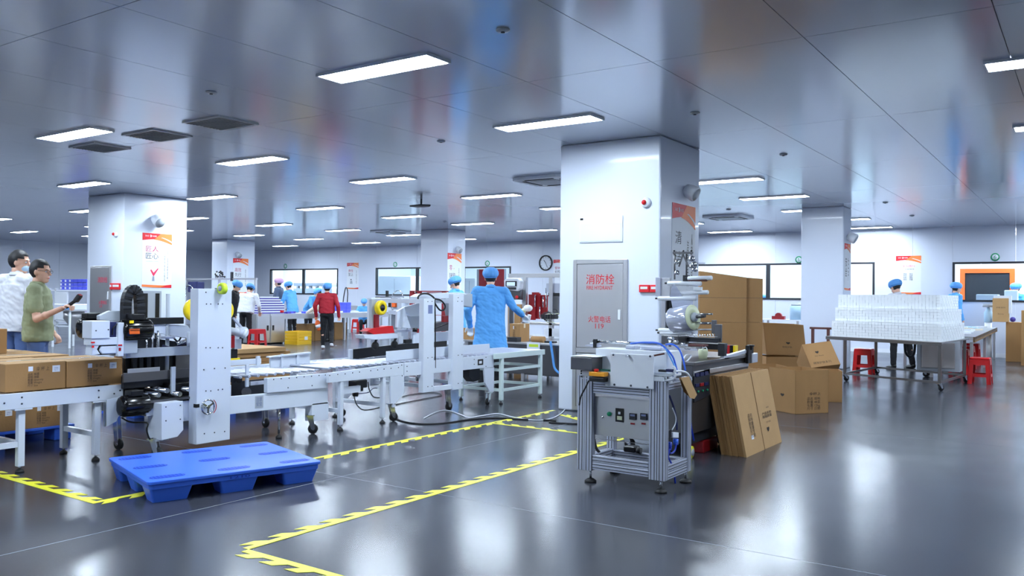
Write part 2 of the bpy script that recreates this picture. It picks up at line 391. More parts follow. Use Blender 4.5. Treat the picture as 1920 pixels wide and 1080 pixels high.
# ================================================================ FIXTURES ON COLUMNS AND WALLS
def poster(root_label, cat, org, right, w, h, head, lines, fine=True, fig=None, small_cols=2, top_only=False):
    """printed poster: org = lower left corner on the surface, right = direction along it"""
    right = Vector(right); up = Vector((0, 0, 1)); n = right.cross(up); org = Vector(org)
    t = thing('poster', root_label, cat, org)
    P = lambda u, v, o=.004: org+right*(u*w)+up*(v*h)+n*o
    MB().prism([P(0, 0, 0), P(1, 0, 0), P(1, 1, 0), P(0, 1, 0)], n*.004).build('poster_sheet', 'paper', t)
    MB().prism([P(0, 1), P(0, .865)]+[P(k/10, .865+.03*sin(k/10*pi*.9)-.055*max(0, k/10-.45)*1.6) for k in range(1, 11)]+[P(1, 1)], n*.002).build('header_band', 'poster_red', t)
    MB().prism([P(.38, .885, .006)]+[P(.38+.62*k/8, .885-.085*(k/8)**1.6, .006) for k in range(1, 9)]+[P(1, 1, .006), P(.62, 1, .006)], n*.001).build('header_swoosh', 'poster_orange', t)
    MB().prism([P(.62, .925, .007)]+[P(.62+.38*k/6, .925-.09*(k/6)**1.4, .007) for k in range(1, 7)]+[P(1, .855, .007)]+[P(.62+.38*k/6, .935-.07*(k/6)**1.4, .007) for k in range(5, 0, -1)], n*.001).build('header_stripe', 'paper', t)
    writing('SAO', 'logo_lettering', 'paper', P(.09, .935, .009), right, up, w*.12, h*.026, t)
    writing('NSE', 'logo_lettering', 'paper', P(.33, .935, .009), right, up, w*.14, h*.026, t)
    MB().prism([P(.27+.035*cos(a), .948+.022*sin(a), .0085) for a in [k*pi/6-pi/2 for k in range(7)]]+[P(.25, .963, .0085), P(.268, .948, .0085), P(.25, .933, .0085)], n*.001).build('logo_mark', 'paper', t)
    if not top_only:
        MB().prism([P(0, .055), P(0, .015)]+[P(k/8, .015-.012*sin(k/8*pi)-.004*k/8, .004) for k in range(1, 9)]+[P(1, .06), P(.7, .045), P(.3, .05)], n*.002).build('footer_band', 'poster_orange', t)
        MB().prism([P(.62, .005, .0065), P(1, 0, .0065), P(1, .06, .0065), P(.82, .045, .0065)], n*.001).build('footer_tip', 'sign_red', t)
    for txt, m, u, v, uw, vh in lines: writing(txt, 'title_lettering', m, P(u, v), right, up, w*uw, h*vh, t)
    if fig == 'check':
        MB().prism([P(.27, .32), P(.31, .335), P(.385, .275), P(.52, .355), P(.555, .355), P(.40, .215), P(.37, .215)], n*.001).build('poster_figure', 'pink', t)
        MB().prism([P(.33, .12), P(.42, .12), P(.41, .21), P(.35, .21)], n*.001).build('poster_vase', 'wall_joint', t)
    elif fig == 'person':
        MB().prism([P(.36+.05*cos(k*pi/4), .36+.025*sin(k*pi/4)) for k in range(8)], n*.001).build('poster_figure', 'hair', t)
        MB().prism([P(.26, .2), P(.50, .2), P(.46, .32), P(.30, .32)], n*.001).build('poster_figure_coat', 'machine_grey', t)
    return t
# --- main column, front face
fy = CY0
cab = thing('hydrant_cabinet', 'tall stainless fire hydrant cabinet with red lettering set in the broad white column', 'cabinet', (-4.87, fy, 0))
a = at_y(1077, 488, fy); b = at_y(1178, 488, fy); cx0, cx1, czt = a.x, b.x, 1.845
f = MB(); f.box(cx0, cx0+.05, fy-.03, fy, .02, czt).box(cx1-.05, cx1, fy-.03, fy, .02, czt).box(cx0+.05, cx1-.05, fy-.03, fy, czt-.05, czt).box(cx0+.05, cx1-.05, fy-.03, fy, .72, .78).box(cx0+.05, cx1-.05, fy-.03, fy, .02, .07)
f.build('cabinet_frame', 'steel', cab, .004)
d = MB().box(cx0+.054, cx1-.054, fy-.024, fy-.002, .784, czt-.054).build('cabinet_door', 'steel', cab, .003)
MB().box(cx0+.054, cx1-.054, fy-.024, fy-.002, .074, .716).build('lower_door', 'steel', cab, .003)
MB().box(cx1-.115, cx1-.08, fy-.034, fy-.024, 1.13, 1.25).build('door_handle', 'frame_white', d, .004)
fr = (1, 0, 0); up = (0, 0, 1)
def cabtxt(t, x0, y0, x1, y1, m='sign_red'):
    a = at_y(x0, y1, fy-.025); b = at_y(x1, y0, fy-.025)
    writing(t, 'door_lettering', m, a, fr, up, b.x-a.x, b.z-a.z, d)
cabtxt('消防栓', 1099, 514, 1152, 533); cabtxt('FIRE HYDRANT', 1100, 536, 1149, 543)
cabtxt('火警电话', 1103, 593, 1145, 604); cabtxt('119', 1116, 607, 1132, 616)
ap = thing('access_panel', 'white electrical access panel high on the hydrant column', 'panel', (-4.87, fy, 2.06))
a = at_y(1088, 408, fy); b = at_y(1168, 453, fy)
MB().box(a.x, b.x, fy-.015, fy, b.z, a.z).build('panel_body', 'frame_white', ap, .003)
MB().box(a.x+.012, b.x-.012, fy-.021, fy-.015, b.z+.012, a.z-.085).build('panel_door', 'column', ap, .003)
MB().box(a.x+.01, a.x+.05, fy-.019, fy-.015, a.z-.035, a.z-.012).build('panel_sticker', 'black', ap)
p = at_y(1212, 380, fy); al = thing('alarm_beacon', 'round white alarm beacon with a red lens on the hydrant column', 'alarm', (p.x, fy, p.z))
MB().ring(p, (0, -1, 0), [(0, 0), (.062, 0), (.062, .02), (.045, .04), (0, .045)]).build('beacon_base', 'frame_white', al)
MB().ell(p+Vector((-.01, -.045, 0)), (.03, .028, .03)).build('beacon_lens', 'red', al)
def call_points(x0, x1, z0, z1, y, label):
    t = thing('call_point_sign', label, 'alarm box', ((x0+x1)/2, y, z0))
    n = 2
    for k in range(n):
        a = x0+(x1-x0)*k/n; b = x0+(x1-x0)*(k+1)/n-.006
        q = MB().box(a, b, y-.03, y, z0, z1).build('alarm_box', 'sign_red', t, .004)
        MB().box(a+.02, b-.02, y-.033, y-.03, z0+(z1-z0)*.42, z1-(z1-z0)*.25).build('box_window', 'label_white', q)
call_points(at_y(1200, 540, fy).x, at_y(1240, 540, fy).x, at_y(1200, 548, fy).z, at_y(1200, 534, fy).z, fy, 'red twin manual call point boxes right of the hydrant cabinet')
def speaker(p, ax, label, s=1.):
    # wedge shaped wall loudspeaker
    t = thing('wall_speaker', label, 'speaker', p); p = Vector(p); ax = Vector(ax)
    dn = (ax*.8+Vector((0, 0, -.45))).normalized()
    MB().cyl(p, p+ax*.05*s, .035*s, 12).build('speaker_bracket', 'machine_grey', t)
    MB().ring(p+ax*.05*s, dn, [(0, -.05*s), (.07*s, -.04*s), (.085*s, .02*s), (.095*s, .10*s), (.085*s, .115*s), (0, .105*s)]).build('speaker_body', 'frame_white', t)
    MB().ring(p+ax*.05*s, dn, [(0, .108*s), (.075*s, .112*s), (.078*s, .117*s), (0, .118*s)]).build('speaker_grille', 'machine_grey', t)
# --- main column, right face
XR = CX1
speaker(at_x(1284, 358, XR), (1, 0, 0), 'white round wall speaker above the poster beside the film wrapping machine', 1.)
a = at_x(1260, 379, XR); zt = a.z; y0 = a.y; y1 = at_x(1303, 387, XR).y
poster('white poster with red header beside the film wrapping machine', 'poster', (XR, y0, zt-1.42), (0, 1, 0), y1-y0, 1.42, 1,
       [('清', 'dark', .14, .66, .26, .11), ('洁', 'dark', .14, .49, .26, .11), ('洁\n净\n车\n间', 'ink_dark', .64, .30, .07, .40), ('从\n我\n做\n起', 'ink_dark', .82, .34, .07, .42)])
# --- left column right face
XL = -15.06; a = at_x(267, 436, XL); b = at_x(321, 541, XL); b.z = at_x(267, 539, XL).z
poster('large poster with red header and a red tick on the left column', 'poster', (XL, a.y, b.z), (0, 1, 0), b.y-a.y, a.z-b.z, 1,
       [('匠人', 'magenta', .12, .66, .42, .105), ('匠心', 'dark', .12, .53, .42, .105), ('工匠精神代代相传', 'ink_blue', .12, .475, .42, .012),
        ('不\n忘\n初\n心\n追\n求\n完\n美\n精\n益\n求\n精', 'ink_dark', .84, .16, .035, .60), ('品\n质\n为\n本\n匠\n心\n铸\n造', 'ink_dark', .74, .12, .035, .50)], fig='check')
speaker(at_x(290, 412, XL), (1, 0, 0), 'white wall speaker above the big red tick poster', 1.25)
al = thing('alarm_beacon', 'small white beacon with red lens on the left column front', 'alarm', at_y(216, 439, 8.95))
p = at_y(219, 440, 8.95); MB().ring(p, (0, -1, 0), [(0, 0), (.05, 0), (.05, .02), (.04, .04), (0, .045)]).build('beacon_base', 'frame_white', al)
MB().ell(p+Vector((-.03, -.05, .01)), (.025, .03, .03)).build('beacon_lens', 'red', al)
a = at_y(173, 502, 8.95); b = at_y(207, 650, 8.95)
cab = thing('hydrant_cabinet', 'narrow stainless hydrant cabinet on the left column behind the barcode scanner', 'cabinet', (a.x, 8.95, .4))
MB().box(a.x-.03, b.x+.03, 8.925, 8.95, .4, a.z+.03).build('cabinet_frame', 'steel', cab, .004)
d = MB().box(a.x, b.x, 8.91, 8.925, .45, a.z).build('cabinet_door', 'steel', cab, .003)
MB().box(b.x-.06, b.x-.03, 8.90, 8.91, 1.25, 1.40).build('door_handle', 'frame_white', d, .003)
q = at_y(183, 530, 8.905); writing('消防栓', 'door_lettering', 'pink', q, fr, up, .34, .11, d, off=.002)
q = at_y(185, 577, 8.905); writing('火警电话\n 119', 'door_lettering', 'pink', q, fr, up, .28, .14, d, off=.002)
call_points(at_x(211, 540, -15).x-.62, -15.12, at_y(215, 543, 8.95).z, at_y(215, 531, 8.95).z, 8.95, 'red twin call point boxes on the left column')
# --- far column posters
XF = -24.86; a = at_x(437, 484, XF); b = at_x(465, 524, XF)
poster('small poster with orange header above the worker in the white jacket', 'poster', (XF, a.y, a.z-1.25), (0, 1, 0), b.y-a.y, 1.25, 1,
       [('高效', 'magenta', .12, .62, .42, .115), ('先行', 'dark', .12, .48, .42, .115), ('提\n高\n效\n率', 'ink_dark', .8, .2, .05, .5)])
speaker(at_x(444, 477, XF), (1, 0, 0), 'small white speaker on the far slim column', 1.1)
XM = -15.0; a = at_x(839, 474, XM); b = at_x(865, 487, XM)
poster('poster with orange header behind the capped woman at the carton sealer', 'poster', (XM, a.y, a.z-1.36), (0, 1, 0), b.y-a.y, 1.36, 1,
       [('零', 'magenta', .14, .64, .2, .11), ('·', 'sign_red', .44, .67, .04, .02), ('缺陷', 'dark', .14, .48, .42, .11), ('追\n求\n卓\n越', 'ink_dark', .8, .2, .05, .5)])
speaker(at_x(856, 467, XM), (1, 0, 0), 'small white speaker on the column left of the clock', 1.0)
XP = -4.12; a = at_x(1583, 462, XP)
poster('narrowly seen poster on the bright column left of the stacked white boxes', 'poster', (XP, 17.75, 1.58), (0, 1, 0), .5, .95, 1,
       [('安\n全', 'dark', .14, .30, .3, .4), ('生\n产', 'dark', .6, .2, .14, .5)])
speaker(at_x(1589, 444, XP), (1, 0, 0), 'white speaker on the bright column left of the stacked boxes', 1.1)
# --- back wall
def wall_poster(px0, py0, px1, py1, label, lines, **k):
    a = at_y(px0, py0, YW); b = at_y(px1, py1, YW)
    return poster(label, 'poster', (a.x, YW, b.z), (1, 0, 0), b.x-a.x, a.z-b.z, 1, lines, **k)
wall_poster(651, 493, 672, 542, 'poster with a small figure on the back wall left of the second window', [('责任', 'magenta', .12, .64, .42, .11), ('至上', 'dark', .12, .5, .42, .11), ('尽\n职\n尽\n责', 'ink_dark', .8, .2, .05, .5)], fig='person')
wall_poster(1038, 487, 1060, 535, 'poster half hidden by the hydrant column, beside the wall clock', [('警钟', 'magenta', .12, .62, .42, .11), ('长鸣', 'dark', .12, .48, .42, .11)])
wall_poster(1680, 480, 1727, 552, 'poster with orange header on the wall above the stacked white boxes',
            [('深入践行', 'pink', .24, .705, .52, .06), ('工匠精神', 'ink_dark', .36, .64, .36, .025), ('团结\n务实\n创新\n高效', 'ink_dark', .3, .36, .13, .19), ('安全\n品质\n诚信\n共赢', 'ink_dark', .54, .36, .13, .19)])
p = at_y(1024, 493, YW); ck = thing('wall_clock', 'round wall clock with black rim and white dial', 'clock', (p.x, YW, p.z))
MB().ring(p, (0, -1, 0), [(.23, 0), (.26, .0), (.26, .05), (.225, .05), (.22, .02)], 32, closed=True).build('clock_rim', 'black', ck)
MB().ring(p, (0, -1, 0), [(0, .02), (.235, .02)], 32).build('clock_face', 'paper', ck)
MB().bar(p+Vector((0, -.03, 0)), p+Vector((-.08, -.03, .10)), .014).build('hour_hand', 'black', ck)
MB().bar(p+Vector((0, -.035, 0)), p+Vector((.07, -.035, -.15)), .01).build('minute_hand', 'black', ck)
tk = MB()
for k in range(12): tk.bar(p+Vector((.18*cos(k*pi/6), -.024, .18*sin(k*pi/6))), p+Vector((.205*cos(k*pi/6), -.024, .205*sin(k*pi/6))), .012)
tk.build('hour_marks', 'black', ck)
for px, py, n, w in ((535, 499, '1', 'first'), (741, 496, '2', 'second'), (914, 494, '3', 'third'), (1498, 487, '5', 'fourth'), (1866, 482, '6', 'rightmost')):
    p = at_y(px, py, YW); s = thing('number_sign', 'round green sign numbered %s above the %s viewing window' % (n, w), 'sign', (p.x, YW, p.z))
    MB().ring(p, (0, -1, 0), [(0, 0), (.1, 0), (.1, .008), (0, .008)], 20).build('sign_disc', 'green', s)
    MB().ring(p, (0, -1, 0), [(0, .009), (.07, .009), (.07, .011), (0, .011)], 20).build('sign_centre', 'paper', s)
    writing(n, 'sign_number', 'green', p+Vector((-.03, -.012, -.045)), fr, up, None, .09, s)
# ================================================================ CEILING FITTINGS
def grille(cx, cy, w, d, label):
    t = thing('ceiling_vent', label, 'vent', (cx, cy, CEIL)); z = CEIL
    e = .03
    f = MB().box(cx-w/2, cx+w/2, cy-d/2, cy-d/2+e, z-.018, z).box(cx-w/2, cx+w/2, cy+d/2-e, cy+d/2, z-.018, z).box(cx-w/2, cx-w/2+e, cy-d/2+e, cy+d/2-e, z-.018, z).box(cx+w/2-e, cx+w/2, cy-d/2+e, cy+d/2-e, z-.018, z)
    f.build('vent_frame', 'machine_grey', t)
    MB().box(cx-w/2+e, cx+w/2-e, cy-d/2+e, cy+d/2-e, z-.004, z-.001).build('vent_backing', 'dark', t)
    n = 11; sm = MB().cbox((0, 0, 0), (w-2*e, .006, .022), Matrix.Rotation(R(-35), 3, 'X')).mesh('vent_slat', 'machine_grey')
    for k in range(n):
        o = bpy.data.objects.new('vent_slat', sm); C.objects.link(o); o.parent = t; o.location = (0, -d/2+e+(d-2*e)*(k+.5)/n, -.012)
grille(-7.90, 5.80, .64, .52, 'square louvred ceiling vent right of the two, above the left carton sealer')
grille(-9.18, 5.86, .64, .52, 'square louvred ceiling vent above the left poster, middle of three')
grille(-10.60, 5.96, .6, .5, 'square louvred ceiling vent, farthest left of three')
def cassette(cx, cy, w, label):
    t = thing('air_conditioner', label, 'air conditioner', (cx, cy, CEIL)); z = CEIL; h = w/2
    MB().prism([(cx-h, cy-h*.8, z), (cx-h*.8, cy-h, z), (cx+h*.8, cy-h, z), (cx+h, cy-h*.8, z), (cx+h, cy+h*.8, z), (cx+h*.8, cy+h, z), (cx-h*.8, cy+h, z), (cx-h, cy+h*.8, z)], (0, 0, -.045)).build('cassette_panel', 'frame_white', t, .01)
    MB().box(cx-h*.5, cx+h*.5, cy-h*.5, cy+h*.5, z-.055, z-.045).build('intake_grille', 'machine_grey', t, .006)
    for sx, sy in ((1, 0), (-1, 0), (0, 1), (0, -1)):
        c = Vector((cx+sx*h*.72, cy+sy*h*.72, z-.048))
        MB().cbox(c, (.05 if sx else h*1.1, .05 if sy else h*1.1, .01)).build('air_outlet', 'dark', t)
cassette(-7.15, 11.45, .95, 'square ceiling air conditioner left of the hydrant column')
cassette(-6.9, 18.75, .95, 'square ceiling air conditioner right of the hydrant column')
cassette(-17.1, 18.5, .95, 'square ceiling air conditioner over the worktables, left of middle column')
cassette(-22.3, 14.6, .95, 'square ceiling air conditioner at the far left behind lights')
dets = [(943, 55, 'above the first light'), (396, 172, 'left of the first light'), (1303, 211, 'just right of the hydrant column top'), (827, 264, 'between the second and third lights'), (1469, 289, 'beyond the hydrant column'),
        (1366, 392, 'beside the far right air conditioner'), (1660, 379, 'right of the bright column'), (1710, 404, 'above the right wall poster'), (834, 415, 'over the middle column')]
for px, py, wh in dets:
    p = at_z(px, py, CEIL); s = thing('smoke_detector', 'small round ceiling detector %s' % wh, 'detector', p, 'ceiling detectors')
    MB().ring(p, (0, 0, -1), [(0, 0), (.05, 0), (.05, .008), (.04, .018), (0, .02)], 16).build('detector_body', 'machine_grey', s)
    MB().ring(p, (0, 0, -1), [(0, .018), (.015, .018), (.015, .025), (0, .025)], 10).build('detector_sensor', 'dark', s)
pp = at_z(790, 373, CEIL); pj = thing('ceiling_fitting', 'dark flat fitting hanging from the ceiling over the carton sealers', 'fitting', pp)
MB().cyl(pp, pp+Vector((0, 0, -.12)), .02, 10).build('drop_rod', 'dark', pj)
MB().prism([pp+Vector(v) for v in ((-.22, -.1, -.12), (.1, -.16, -.12), (.24, 0, -.12), (.1, .14, -.12), (-.2, .1, -.12))], (0, 0, -.03)).build('fitting_body', 'dark', pj, .01)
# ================================================================ FLOOR TAPES
def tape(p0, p1, side, label, w=.105, teeth=True, gap=None):
    """hazard tape on the floor: solid edge with slanted teeth on one side"""
    p0 = Vector(p0+(0,)); p1 = Vector(p1+(0,)); d = (p1-p0); L = d.length; d.normalize(); n = Vector((-d.y, d.x, 0))*side
    t = thing('floor_tape', label, 'floor tape', p0)
    q = lambda a, b, z=.001: p0+d*a+n*b+Vector((0, 0, z))
    MB().prism([q(0, 0), q(L, 0), q(L, w*.45), q(0, w*.45)], (0, 0, .0012)).build('tape_edge', 'yellow_tape', t)
    k = 0; a = .08; s = .195
    tm = None
    while a+.1 < L:
        MB().prism([q(a, w*.44), q(a+.10, w*.44), q(a+.10-.06, w), q(a-.06, w)], (0, 0, .0012)).build('tape_tooth', 'yellow_tape', t); a += s
tape((-3.79, 3.0), (-3.79, 8.6), 1, 'yellow toothed floor tape line running back from the front corner')
tape((-3.79, 3.0), (-.3, 3.0), -1, 'yellow toothed floor tape running off the bottom edge of the picture')
tape((-5.47, 3.04), (-5.47, 8.85), -1, 'yellow toothed floor tape passing under the blue pallet')
tape((-5.47, 3.04), (-9.6, 3.10), -1, 'yellow toothed floor tape leading left from the pallet corner')
a = at_z(917, 794); b = at_z(1085, 813); tape((a.x, a.y), (b.x, b.y), 1, 'yellow floor tape crossing in front of the hydrant column')
a = at_z(1048, 778); b = at_z(1090, 790); tape((a.x, a.y), (b.x, b.y), 1, 'short yellow floor tape at the foot of the hydrant column')
# cables lying on the floor
zc = .008
def fpath(pts, z=zc): return [at_z(x, y)+Vector((0, 0, z)) for x, y in pts]
single('floor_cable', MB().tube(fpath([(735, 783), (755, 791), (785, 796), (830, 795), (880, 788), (930, 785), (990, 788), (1030, 789), (1042, 790), (1030, 793), (1060, 795), (1110, 797)]), .008), 'rubber', 'thick black cable snaking across the floor to the hydrant column', 'cable')
single('floor_cable', MB().tube(fpath([(795, 785), (820, 773), (840, 771), (865, 779), (880, 784), (915, 779), (935, 777), (960, 783), (1000, 789), (1030, 787), (1050, 778), (1060, 768)]), .006), 'label_white', 'thin pale air hose looping on the floor beside the black cable', 'cable')
single('floor_cable', MB().tube(fpath([(740, 760), (790, 750), (828, 742), (810, 737), (770, 741), (755, 745)]), .006), 'rubber', 'black cable lying on the floor beneath the right carton sealer', 'cable')
# ================================================================ BLUE PALLET
pal = thing('pallet', 'blue plastic pallet with nine feet lying on the floor', 'pallet', (-5.38, 3.93, 0))
pc = [at_z(215, 855, .15), at_z(505, 830, .15), at_z(593, 866, .15), at_z(277, 905, .15)]
A0 = pc[3]; U = (pc[2]-pc[3]); V = (pc[0]-pc[3])
Uh = U.normalized(); Vh = Vector((-Uh.y, Uh.x, 0)); UL = 1.24; VL = 1.05
def PU(u, v, z): return A0+Uh*(u*UL)+Vh*(v*VL)+Vector((0, 0, z-.15))
def rrect(u0, u1, v0, v1, r, z, n=5):
    o = []
    for (cu, cv, a0) in ((u1-r/UL, v1-r/VL, 0), (u0+r/UL, v1-r/VL, 90), (u0+r/UL, v0+r/VL, 180), (u1-r/UL, v0+r/VL, 270)):
        for k in range(n+1):
            a = R(a0+90*k/n); o.append(PU(cu+r/UL*cos(a), cv+r/VL*sin(a), z))
    return o
MB().prism(rrect(0, 1, 0, 1, .035, .128), (0, 0, .022)).build('pallet_deck', 'blue_plastic', pal, .004)
MB().prism(rrect(.012, .988, .012, .988, .03, .095), (0, 0, .033)).build('deck_rim', 'blue_plastic', pal)
for i, u in enumerate((.13, .5, .87)):
    for j, v in enumerate((.12, .5, .88)):
        w, h = (.115, .10)
        lo = rrect(u-w*.8, u+w*.8, v-h*.75, v+h*.75, .02, 0); hi = rrect(u-w, u+w, v-h, v+h, .02, .1)
        n = len(lo); m = MB(); m.add(lo+hi, [tuple(range(n-1, -1, -1)), tuple(range(n, 2*n))]+[(k, (k+1) % n, (k+1) % n+n, k+n) for k in range(n)])
        ft = m.build('pallet_foot', 'blue_plastic', pal)
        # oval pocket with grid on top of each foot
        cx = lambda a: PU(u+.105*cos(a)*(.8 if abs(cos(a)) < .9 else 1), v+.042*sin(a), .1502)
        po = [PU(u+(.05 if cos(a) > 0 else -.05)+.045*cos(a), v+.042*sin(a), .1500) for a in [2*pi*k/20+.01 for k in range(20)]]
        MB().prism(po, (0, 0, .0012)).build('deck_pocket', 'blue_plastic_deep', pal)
        g = MB()
        for k in range(9):
            uu = u-.08+.16*k/8; g.bar(PU(uu, v-.036, .1515), PU(uu, v+.036, .1515), .004, .002)
        for k in range(3):
            vv = v-.022+.022*k; g.bar(PU(u-.085, vv, .1515), PU(u+.085, vv, .1515), .004, .002)
        g.build('pocket_grid', 'blue_plastic', pal)
writing('1210', 'pallet_mark', 'blue_plastic_deep', PU(.44, -.002, .105), Uh, up, .14, .018, pal, off=.004)
# ================================================================ SHARED HARDWARE
def foot(parent, x, y, ztop, r=.032):
    f = MB().cyl((x, y, .028), (x, y, ztop), .009, 10).build('threaded_rod', 'chrome', parent)
    MB().ring((x, y, 0), (0, 0, 1), [(0, 0), (r, 0), (r, .012), (r*.5, .028), (0, .03)], 18).build('rubber_foot', 'rubber', f)
def caster(parent, x, y, ztop, r=.045, rz=0.):
    rt = Matrix.Rotation(rz, 3, 'Z'); c = Vector((x, y, 0)); q = lambda v: c+rt @ Vector(v)
    k = MB().prism([q(v) for v in ((-.045, -.035, ztop), (.045, -.035, ztop), (.045, .035, ztop), (-.045, .035, ztop))], (0, 0, -.008))
    for s in (-.022, .022):
        k.prism([q((-.03, s-.002, ztop-.008)), q((.03, s-.002, ztop-.008)), q((.052, s-.002, r)), (q((.03, s-.002, r-.012))), q((.012, s-.002, r))], rt @ Vector((0, .004, 0)))
    f = k.build('caster_fork', 'chrome', parent)
    MB().ring(q((.033, -.016, r)), rt @ Vector((0, 1, 0)), [(0, 0), (r*.8, 0), (r, .006), (r, .026), (r*.8, .032), (0, .032)], 20).build('caster_wheel', 'rubber', f)
    MB().cyl(q((.033, -.026, r)), q((.033, .026, r)), .012, 10).build('caster_axle', 'chrome', f)
_bm = {}
def bolts(parent, pts, ax=(1, 0, 0), r=.006, m='bolt'):
    key = (tuple(ax), r, m)
    if key not in _bm: _bm[key] = MB().ring((0, 0, 0), ax, [(r, -.001), (r, .004), (r*.5, .006), (0, .006)], 8).mesh('bolt', m)
    po = worg(parent)
    for p in pts:
        o = bpy.data.objects.new('bolt', _bm[key]); C.objects.link(o); o.parent = parent; o.location = Vector(p)-po
def bx_bolts(parent, X, pts, r=.006): bolts(parent, [at_x(x, y, X) for x, y in pts], (1, 0, 0), r)
_rm = {}
def rollers(parent, x0, x1, ys, z, r=.019, m='chrome'):
    key = (round(x1-x0, 3), r, m)
    if key not in _rm:
        b = MB().cyl((0, 0, 0), (x1-x0, 0, 0), r, 14); b.cyl((-.012, 0, 0), (x1-x0+.012, 0, 0), .006, 6); _rm[key] = b.mesh('roller', m)
    po = worg(parent)
    for y in ys:
        o = bpy.data.objects.new('roller', _rm[key]); C.objects.link(o); o.parent = parent; o.location = Vector((x0, y, z))-po
def lin(a, b, n): return [a+(b-a)*k/(n-1) for k in range(n)]
# ---- closed carton standing on its base centre, long side along local x
def carton(lx, ly, h, label, group=None, print_side=-1, seam=True, loc=(0, 0, 0), rz=0., lab2=True):
    t = thing('carton', label, 'carton', loc, group, rz)
    old = t.location.copy(); t.location = (0, 0, 0)
    MB().box(-lx/2, lx/2, -ly/2, ly/2, 0, h-.004).build('carton_body', 'cardboard', t, .004)
    g = .0025
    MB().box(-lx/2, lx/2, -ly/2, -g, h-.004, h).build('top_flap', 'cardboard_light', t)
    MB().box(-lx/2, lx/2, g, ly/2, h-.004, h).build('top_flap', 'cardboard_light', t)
    MB().box(-lx/2-.001, lx/2+.001, -.025, .025, h, h+.0012).box(-lx/2-.0015, -lx/2, -.025, .025, h-.07, h+.001).box(lx/2, lx/2+.0015, -.025, .025, h-.07, h+.001).build('sealing_tape', 'tape_clear', t)
    s = print_side; y = s*ly/2; rt = Vector((-s, 0, 0)) if s > 0 else Vector((1, 0, 0)); u = Vector((0, 0, 1))
    P = lambda a, b: Vector((0, y, 0))+rt*((a-.5)*lx)+u*(b*h)
    writing('品名 面膜\n规格 48盒\n数量 Quantity\n毛重 Weight\n尺寸 Size', 'carton_print', 'ink', P(.36, .14), rt, u, lx*.26, h*.5, t)
    writing('伞 杯 上', 'carton_symbols', 'ink', P(.50, .70), rt, u, lx*.22, h*.15, t)
    nn = Vector((0, s, 0))
    MB().prism([P(.37, .70), P(.445, .70), P(.445, .87), P(.37, .87)], nn*.0015).build('carton_sticker', 'label_white', t)
    if lab2:
        k = MB().prism([P(.77, .62), P(.90, .62), P(.90, .86), P(.77, .86)], nn*.0015).build('carton_sticker', 'label_white', t)
        writing('合格证\nNo. 2', 'sticker_print', 'ink_blue', P(.80, .67)+nn*.0015, rt, u, lx*.07, h*.13, k)
    t.location = old
    return t
# ================================================================ INFEED ROLLER TABLE
XT, XTF = -6.75, -7.36
it = thing('roller_table', 'white legged roller table carrying two cartons at the left edge', 'conveyor', (-7.05, 3.3, 0))
MB().box(XT-.03, XT, 2.35, 4.03, .497, .617).build('side_rail', 'machine', it, .003)
MB().box(XTF, XTF+.03, 2.35, 4.03, .497, .617).build('side_rail', 'machine', it, .003)
MB().box(XTF+.03, XT-.03, 3.99, 4.02, .51, .59).build('end_rail', 'machine', it)
rollers(it, XTF+.035, XT-.035, lin(2.42, 3.96, 21), .597)
for y in (3.20, 3.80):
    for x in (XT-.075, XTF+.03):
        MB().box(x, x+.05, y, y+.05, .05, .497).build('leg', 'machine', it, .003)
        foot(it, x+.025, y+.025, .05)
    MB().box(XTF+.08, XT-.075, y+.005, y+.045, .20, .24).build('cross_brace', 'machine', it)
for x in (XT-.07, XTF+.035): MB().box(x, x+.04, 2.5, 3.20, .20, .24).build('lower_rail', 'machine', it)
MB().box(XT-.075, XT-.0, 3.16, 3.29, .485, .497).build('leg_plate', 'machine', it); MB().box(XT-.075, XT-.0, 3.77, 3.90, .485, .497).build('leg_plate', 'machine', it)
bx_bolts(it, XT, [(8, 756), (41, 745), (41, 757), (185, 732), (185, 745), (214, 738), (225, 732), (225, 744)], .007)
# cartons on it
g1 = 'cartons queued on the left roller table'
carton(.462, .57, .218, 'brown carton nearest the camera on the left roller table', g1, loc=(-7.135, 3.362, .617), rz=pi/2)
carton(.468, .57, .213, 'brown carton touching the left carton sealer on the roller table', g1, loc=(-7.135, 3.838, .617), rz=pi/2)
# ---- carton stack on blue pallet behind the roller table
ps = thing('pallet', 'blue plastic pallet under the carton stack behind the left roller table', 'pallet', (-8.6, 3.6, 0))
MB().box(-9.2, -7.98, 2.9, 4.28, .115, .14).build('pallet_deck', 'blue_plastic', ps, .005)
for x in (-9.1, -8.6, -8.1):
    for y in (3.0, 3.59, 4.18): MB().box(x-.1, x+.1, y-.08, y+.08, 0, .115).build('pallet_foot', 'blue_plastic', ps, .01)
g2 = 'cartons stacked on the blue pallet behind the roller table'
names = ['bottom', 'middle', 'top']
for k in range(3):
    for j, y in enumerate((3.08, 3.54, 4.0)):
        for i, x in enumerate((-8.285, -8.865)):
            if k < 2 and i == 1 and j < 2: continue
            carton(.455, .57, .219, 'stacked carton, %s layer, %s row, %s place from the camera' % (names[k], ('front', 'rear')[i], ('first', 'second', 'third')[j]), g2, loc=(x, y, .14+.22*k), rz=pi/2, seam=False)
for (j, y) in ((0, 3.08), (1, 3.54)):
    for k in range(2): carton(.455, .57, .219, 'hidden rear carton of the pallet stack, %s layer, %s place' % (names[k], ('first', 'second')[j]), g2, loc=(-8.865, y, .14+.22*k), rz=pi/2)
carton(.50, .45, .235, 'single brown carton on top of the pallet stack, before the white shirted man', None, loc=(-8.75, 3.66, .80), rz=pi/2, lab2=False)
